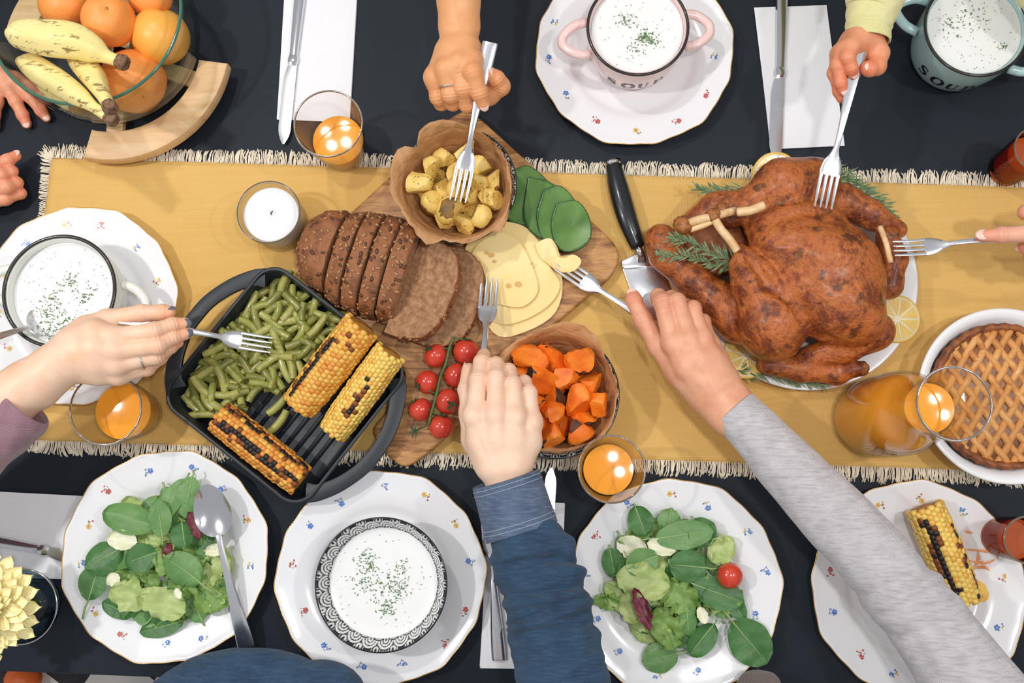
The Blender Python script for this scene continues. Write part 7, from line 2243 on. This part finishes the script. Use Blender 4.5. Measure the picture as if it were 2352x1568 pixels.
# ---------------------------------------------------------------- the seated people beyond the table edge, and their chairs
m_chair = plain('dark_chair_wood', (70, 52, 40), 0.5, c2=(52, 38, 30), vscale=30)
m_eye = plain('eye_white', (236, 232, 228), 0.2); m_iris = plain('brown_iris', (70, 48, 34), 0.2); m_lip = plain('lip', (196, 110, 98), 0.4)
FLOOR_Z = -0.7415
def rot2(a): return np.array(Matrix.Rotation(a, 3, 'Z'))
def bust(person, cx, cy, ang, s, shirt, trouser, skin_m, hair_c, long_hair, free, tag_):
    f = Vector((math.cos(ang), math.sin(ang), 0)); r = Vector((f.y, -f.x, 0))
    def L(x, y, z): return Vector((cx, cy, 0)) + r * (x * s) + f * (y * s) + Vector((0, 0, -0.20 + (z + 0.20) * s))
    R0 = rot2(ang - PI / 2)
    lo = Vector((cx - 0.34, cy - 0.34, -0.34)); hi = Vector((cx + 0.34, cy + 0.34, 0.40))
    B = Blend(lo, hi, 0.008); g = B.new()
    for c, rad in (((0, 0, -0.15), (.170, .120, .12)), ((0, 0, 0.0), (.155, .105, .16)), ((0, 0.005, 0.13), (.180, .112, .16))): g = B.ell(g, L(*c), tuple(q * s for q in rad), R0, 0.05)
    g = B.cone(g, L(-.155, 0, .245), L(.155, 0, .245), .058 * s, .058 * s, 0.06)
    for sd in free:
        g = B.chain(g, [L(.165 * sd, 0, .245), L(.215 * sd, -0.03, .02), L(.19 * sd, 0.10, -.11), L(.08 * sd, 0.20, -.115)], [.056 * s, .046 * s, .040 * s, .032 * s], 0.02)
    V, F = B.net(g, 1)
    me = fast_mesh('shirt', V - np.array([cx, cy, 0]), F, shirt); add('shirt', me, person, Matrix.Translation((cx, cy, 0)))
    # legs
    B = Blend(Vector((min(cx, cx + f.x * .6) - .34, min(cy, cy + f.y * .6) - .34, FLOOR_Z)), Vector((max(cx, cx + f.x * .6) + .34, max(cy, cy + f.y * .6) + .34, -0.05)), 0.010); g = B.new()
    g = B.ell(g, Vector((cx, cy, -0.19)), (.175 * s, .14 * s, .10 * s), R0, 0.04)
    feet = []
    for sd in (-1, 1):
        kn = Vector((cx, cy, -0.20)) + r * (.11 * sd * s) + f * (.42 * s); an = kn + f * (.02) ; an.z = FLOOR_Z + .09
        g = B.chain(g, [Vector((cx, cy, -0.205)) + r * (.09 * sd * s), kn, an], [.088 * s, .064 * s, .046 * s], 0.03); feet.append(an)
    V, F = B.net(g, 1)
    me = fast_mesh('trousers', V - np.array([cx, cy, 0]), F, trouser); add('trousers', me, person, Matrix.Translation((cx, cy, 0)))
    for an in feet:
        Vs = [an + f * (v.y * .13 + .06) + r * (v.x * .048) + Vector((0, 0, max(-0.088, v.z * .05 - .045))) for v in _i3v]
        mk('shoe', Vs, _i3f, m_black_plastic, person)
    # head
    hc = L(0, 0.03, .50); B = Blend(hc - Vector((.16, .16, .27)), hc + Vector((.16, .16, .17)), 0.0045); g = B.new()
    H = lambda x, y, z: hc + r * (x * s) + f * (y * s) + Vector((0, 0, z * s))
    g = B.ell(g, H(0, -.005, .02), (.074 * s, .092 * s, .102 * s), R0, 0.02)
    g = B.ell(g, H(0, .030, -.055), (.052 * s, .056 * s, .062 * s), R0, 0.03)
    g = B.chain(g, [H(0, .086, .012), H(0, .104, -.022)], [.009 * s, .0135 * s], 0.012)
    for sd in (-1, 1):
        g = B.ell(g, H(.075 * sd, -.012, -.008), (.010 * s, .020 * s, .030 * s), R0, 0.006)
        g = B.ell(g, H(.030 * sd, .088, .010), (.015 * s, .012 * s, .010 * s), R0, 0.010, sub=True)
    g = B.chain(g, [H(0, -.02, -.08), H(0, -.035, -.22)], [.050 * s, .056 * s], 0.02)
    V, F = B.net(g, 1)
    z0 = np.zeros(len(V))
    me = fast_mesh('head', V - np.array(hc), F, skin_m, {'flush': z0, 'crease': z0}); hd = add('head', me, person, Matrix.Translation(hc))
    def blob(nm, c, rad, m):
        Vs = [c + r * (v.x * rad[0] * s) + f * (v.y * rad[1] * s) + Vector((0, 0, v.z * rad[2] * s)) for v in NAIL_V]
        mk(nm, Vs, NAIL_F, m, hd, base=False)
    for sd in (-1, 1):
        blob('eye', H(.030 * sd, .078, .010), (.0125, .0105, .0095), m_eye); blob('iris', H(.030 * sd, .0865, .009), (.0055, .003, .0055), m_iris)
    blob('mouth', H(0, .082, -.058), (.022, .008, .006), m_lip)
    m_hair = plain('hair_' + tag_, hair_c, 0.5, var=0.35, vscale=200, bump=0.6, bscale=500)
    B = Blend(hc - Vector((.18, .18, .32)), hc + Vector((.18, .18, .18)), 0.006); g = B.new()
    g = B.ell(g, H(0, -.014, .030), (.084 * s, .098 * s, .106 * s), R0, 0.01)
    if long_hair:
        g = B.ell(g, H(0, -.055, -.07), (.086 * s, .060 * s, .15 * s), R0, 0.03)
    g = B.ell(g, H(0, .095, -.035), (.070 * s, .085 * s, .095 * s), R0, 0.012, sub=True)
    g = B.ell(g, H(0, .02, -.13), (.060 * s, .06 * s, .11 * s), R0, 0.012, sub=True)
    V, F = B.net(g, 1)
    me = fast_mesh('hair', V - np.array(hc), F, m_hair); add('hair', me, hd, Matrix.Translation(hc))
def seat(cx, cy, ang, label):
    f = Vector((math.cos(ang), math.sin(ang), 0)); r = Vector((f.y, -f.x, 0))
    t = thing('dining_chair', (cx, cy, FLOOR_Z), label, 'chair')
    M = Matrix((r, f, Vector((0, 0, 1)))).transposed().to_4x4(); M.translation = Vector((cx, cy, FLOOR_Z))
    V, F = prism(rounded([(-.21, -.21), (.21, -.21), (.22, .21), (-.22, .21)], .03), .408, .438, .006)
    add('seat', mesh('seat', V, F, m_chair, True, None, 40), t, M)
    for x in (-.18, .18):
        for y in (-.18, .18):
            V, F = tube([(x * 1.06, y * 1.06, 0), (x, y, .41)], [.014, .018], 8); add('leg', mesh('leg', V, F, m_chair), t, M)
        V, F = tube([(x, -.19, .44), (x, -.24, .66), (x, -.27, .86)], .015, 8); add('back_post', mesh('back_post', V, F, m_chair), t, M)
    for z, y in ((.62, -.232), (.72, -.25), (.82, -.265)):
        V, F = box(-.18, .18, y - .008, y + .008, z - .025, z + .025); add('slat', mesh('slat', V, F, m_chair, False), t, M)
m_dark_trs = plain('dark_trousers', (44, 46, 54), 0.9, var=0.2, vscale=80)
m_white_tee = plain('white_top', (226, 224, 222), 0.9, var=0.05, vscale=60)
def limb(person, pts, rad, m):
    V, F = tube(smooth_path(pts, 20), rad, 20)
    mk('upper_arm', V, F, m, person, base=False)
FR = 0.36 / 2
UP, DOWN, RIGHT, LEFT = PI / 2, -PI / 2, 0.0, PI
bust(man, -0.09, -0.49, UP, 1.0, m_denim, m_dark_trs, sk_m, (60, 44, 34), False, (), 'dark_brown'); seat(-0.09, -0.50, UP, 'dark wooden chair under the person in denim')
bust(old, 0.45, -0.50, UP, 1.0, m_grey, m_dark_trs, sk_o, (198, 192, 186), True, (), 'silver'); seat(0.45, -0.51, UP, 'dark wooden chair under the person in the grey sweater')
bust(wom, -1.22, 0.06, RIGHT, 0.95, m_mauve, m_dark_trs, sk_w, (112, 78, 52), True, (-1,), 'chestnut'); seat(-1.23, 0.06, RIGHT, 'dark wooden chair under the person in mauve')
bust(top, 0.06, 0.99, DOWN, 0.95, m_white_tee, m_dark_trs, sk_t, (48, 36, 30), True, (-1,), 'black_brown'); seat(0.02, 1.00, DOWN, 'dark wooden chair under the bare-armed person')
limb(top, [P(1052, -140, .149), P(1052, -260, .160), Vector((-0.085, 0.80, 0.20)), Vector((-0.088, 0.97, 0.22))], [0.0285 + 0.016 * i / 19 for i in range(20)], sk_t)
bust(chd, 0.46, 0.95, DOWN, 0.78, m_yellow, m_dark_trs, sk_y, (150, 110, 70), True, (), 'light_brown'); seat(0.505, 0.97, DOWN, 'dark wooden chair under the person in pale yellow')
bust(rgt, 1.34, 0.40, LEFT, 1.0, m_dark_trs, m_dark_trs, sk_r, (66, 50, 40), False, (1,), 'brown'); seat(1.35, 0.40, LEFT, 'dark wooden chair at the table end beyond the pie')
limb(rgt, [P(2660, 560, .120), P(2720, 570, .125), Vector((1.05, 0.25, 0.19)), Vector((1.31, 0.245, 0.235))], [0.030 + 0.02 * i / 19 for i in range(20)], m_dark_trs)
bust(kid, -1.22, 0.52, RIGHT, 0.72, m_taupe, m_dark_trs, sk_c, (170, 130, 86), False, (), 'sandy'); seat(-1.24, 0.52, RIGHT, 'dark wooden chair under the small person by the fruit bowl')
limb(kid, [P(-220, 110, .042), P(-260, 100, .05), Vector((-1.0, 0.60, 0.09)), Vector((-1.22, 0.635, 0.11))], [0.027 + 0.012 * i / 19 for i in range(20)], m_taupe)
limb(kid, [P(-250, 470, .042), P(-300, 480, .05), Vector((-1.0, 0.38, 0.09)), Vector((-1.22, 0.405, 0.11))], [0.027 + 0.012 * i / 19 for i in range(20)], m_taupe)
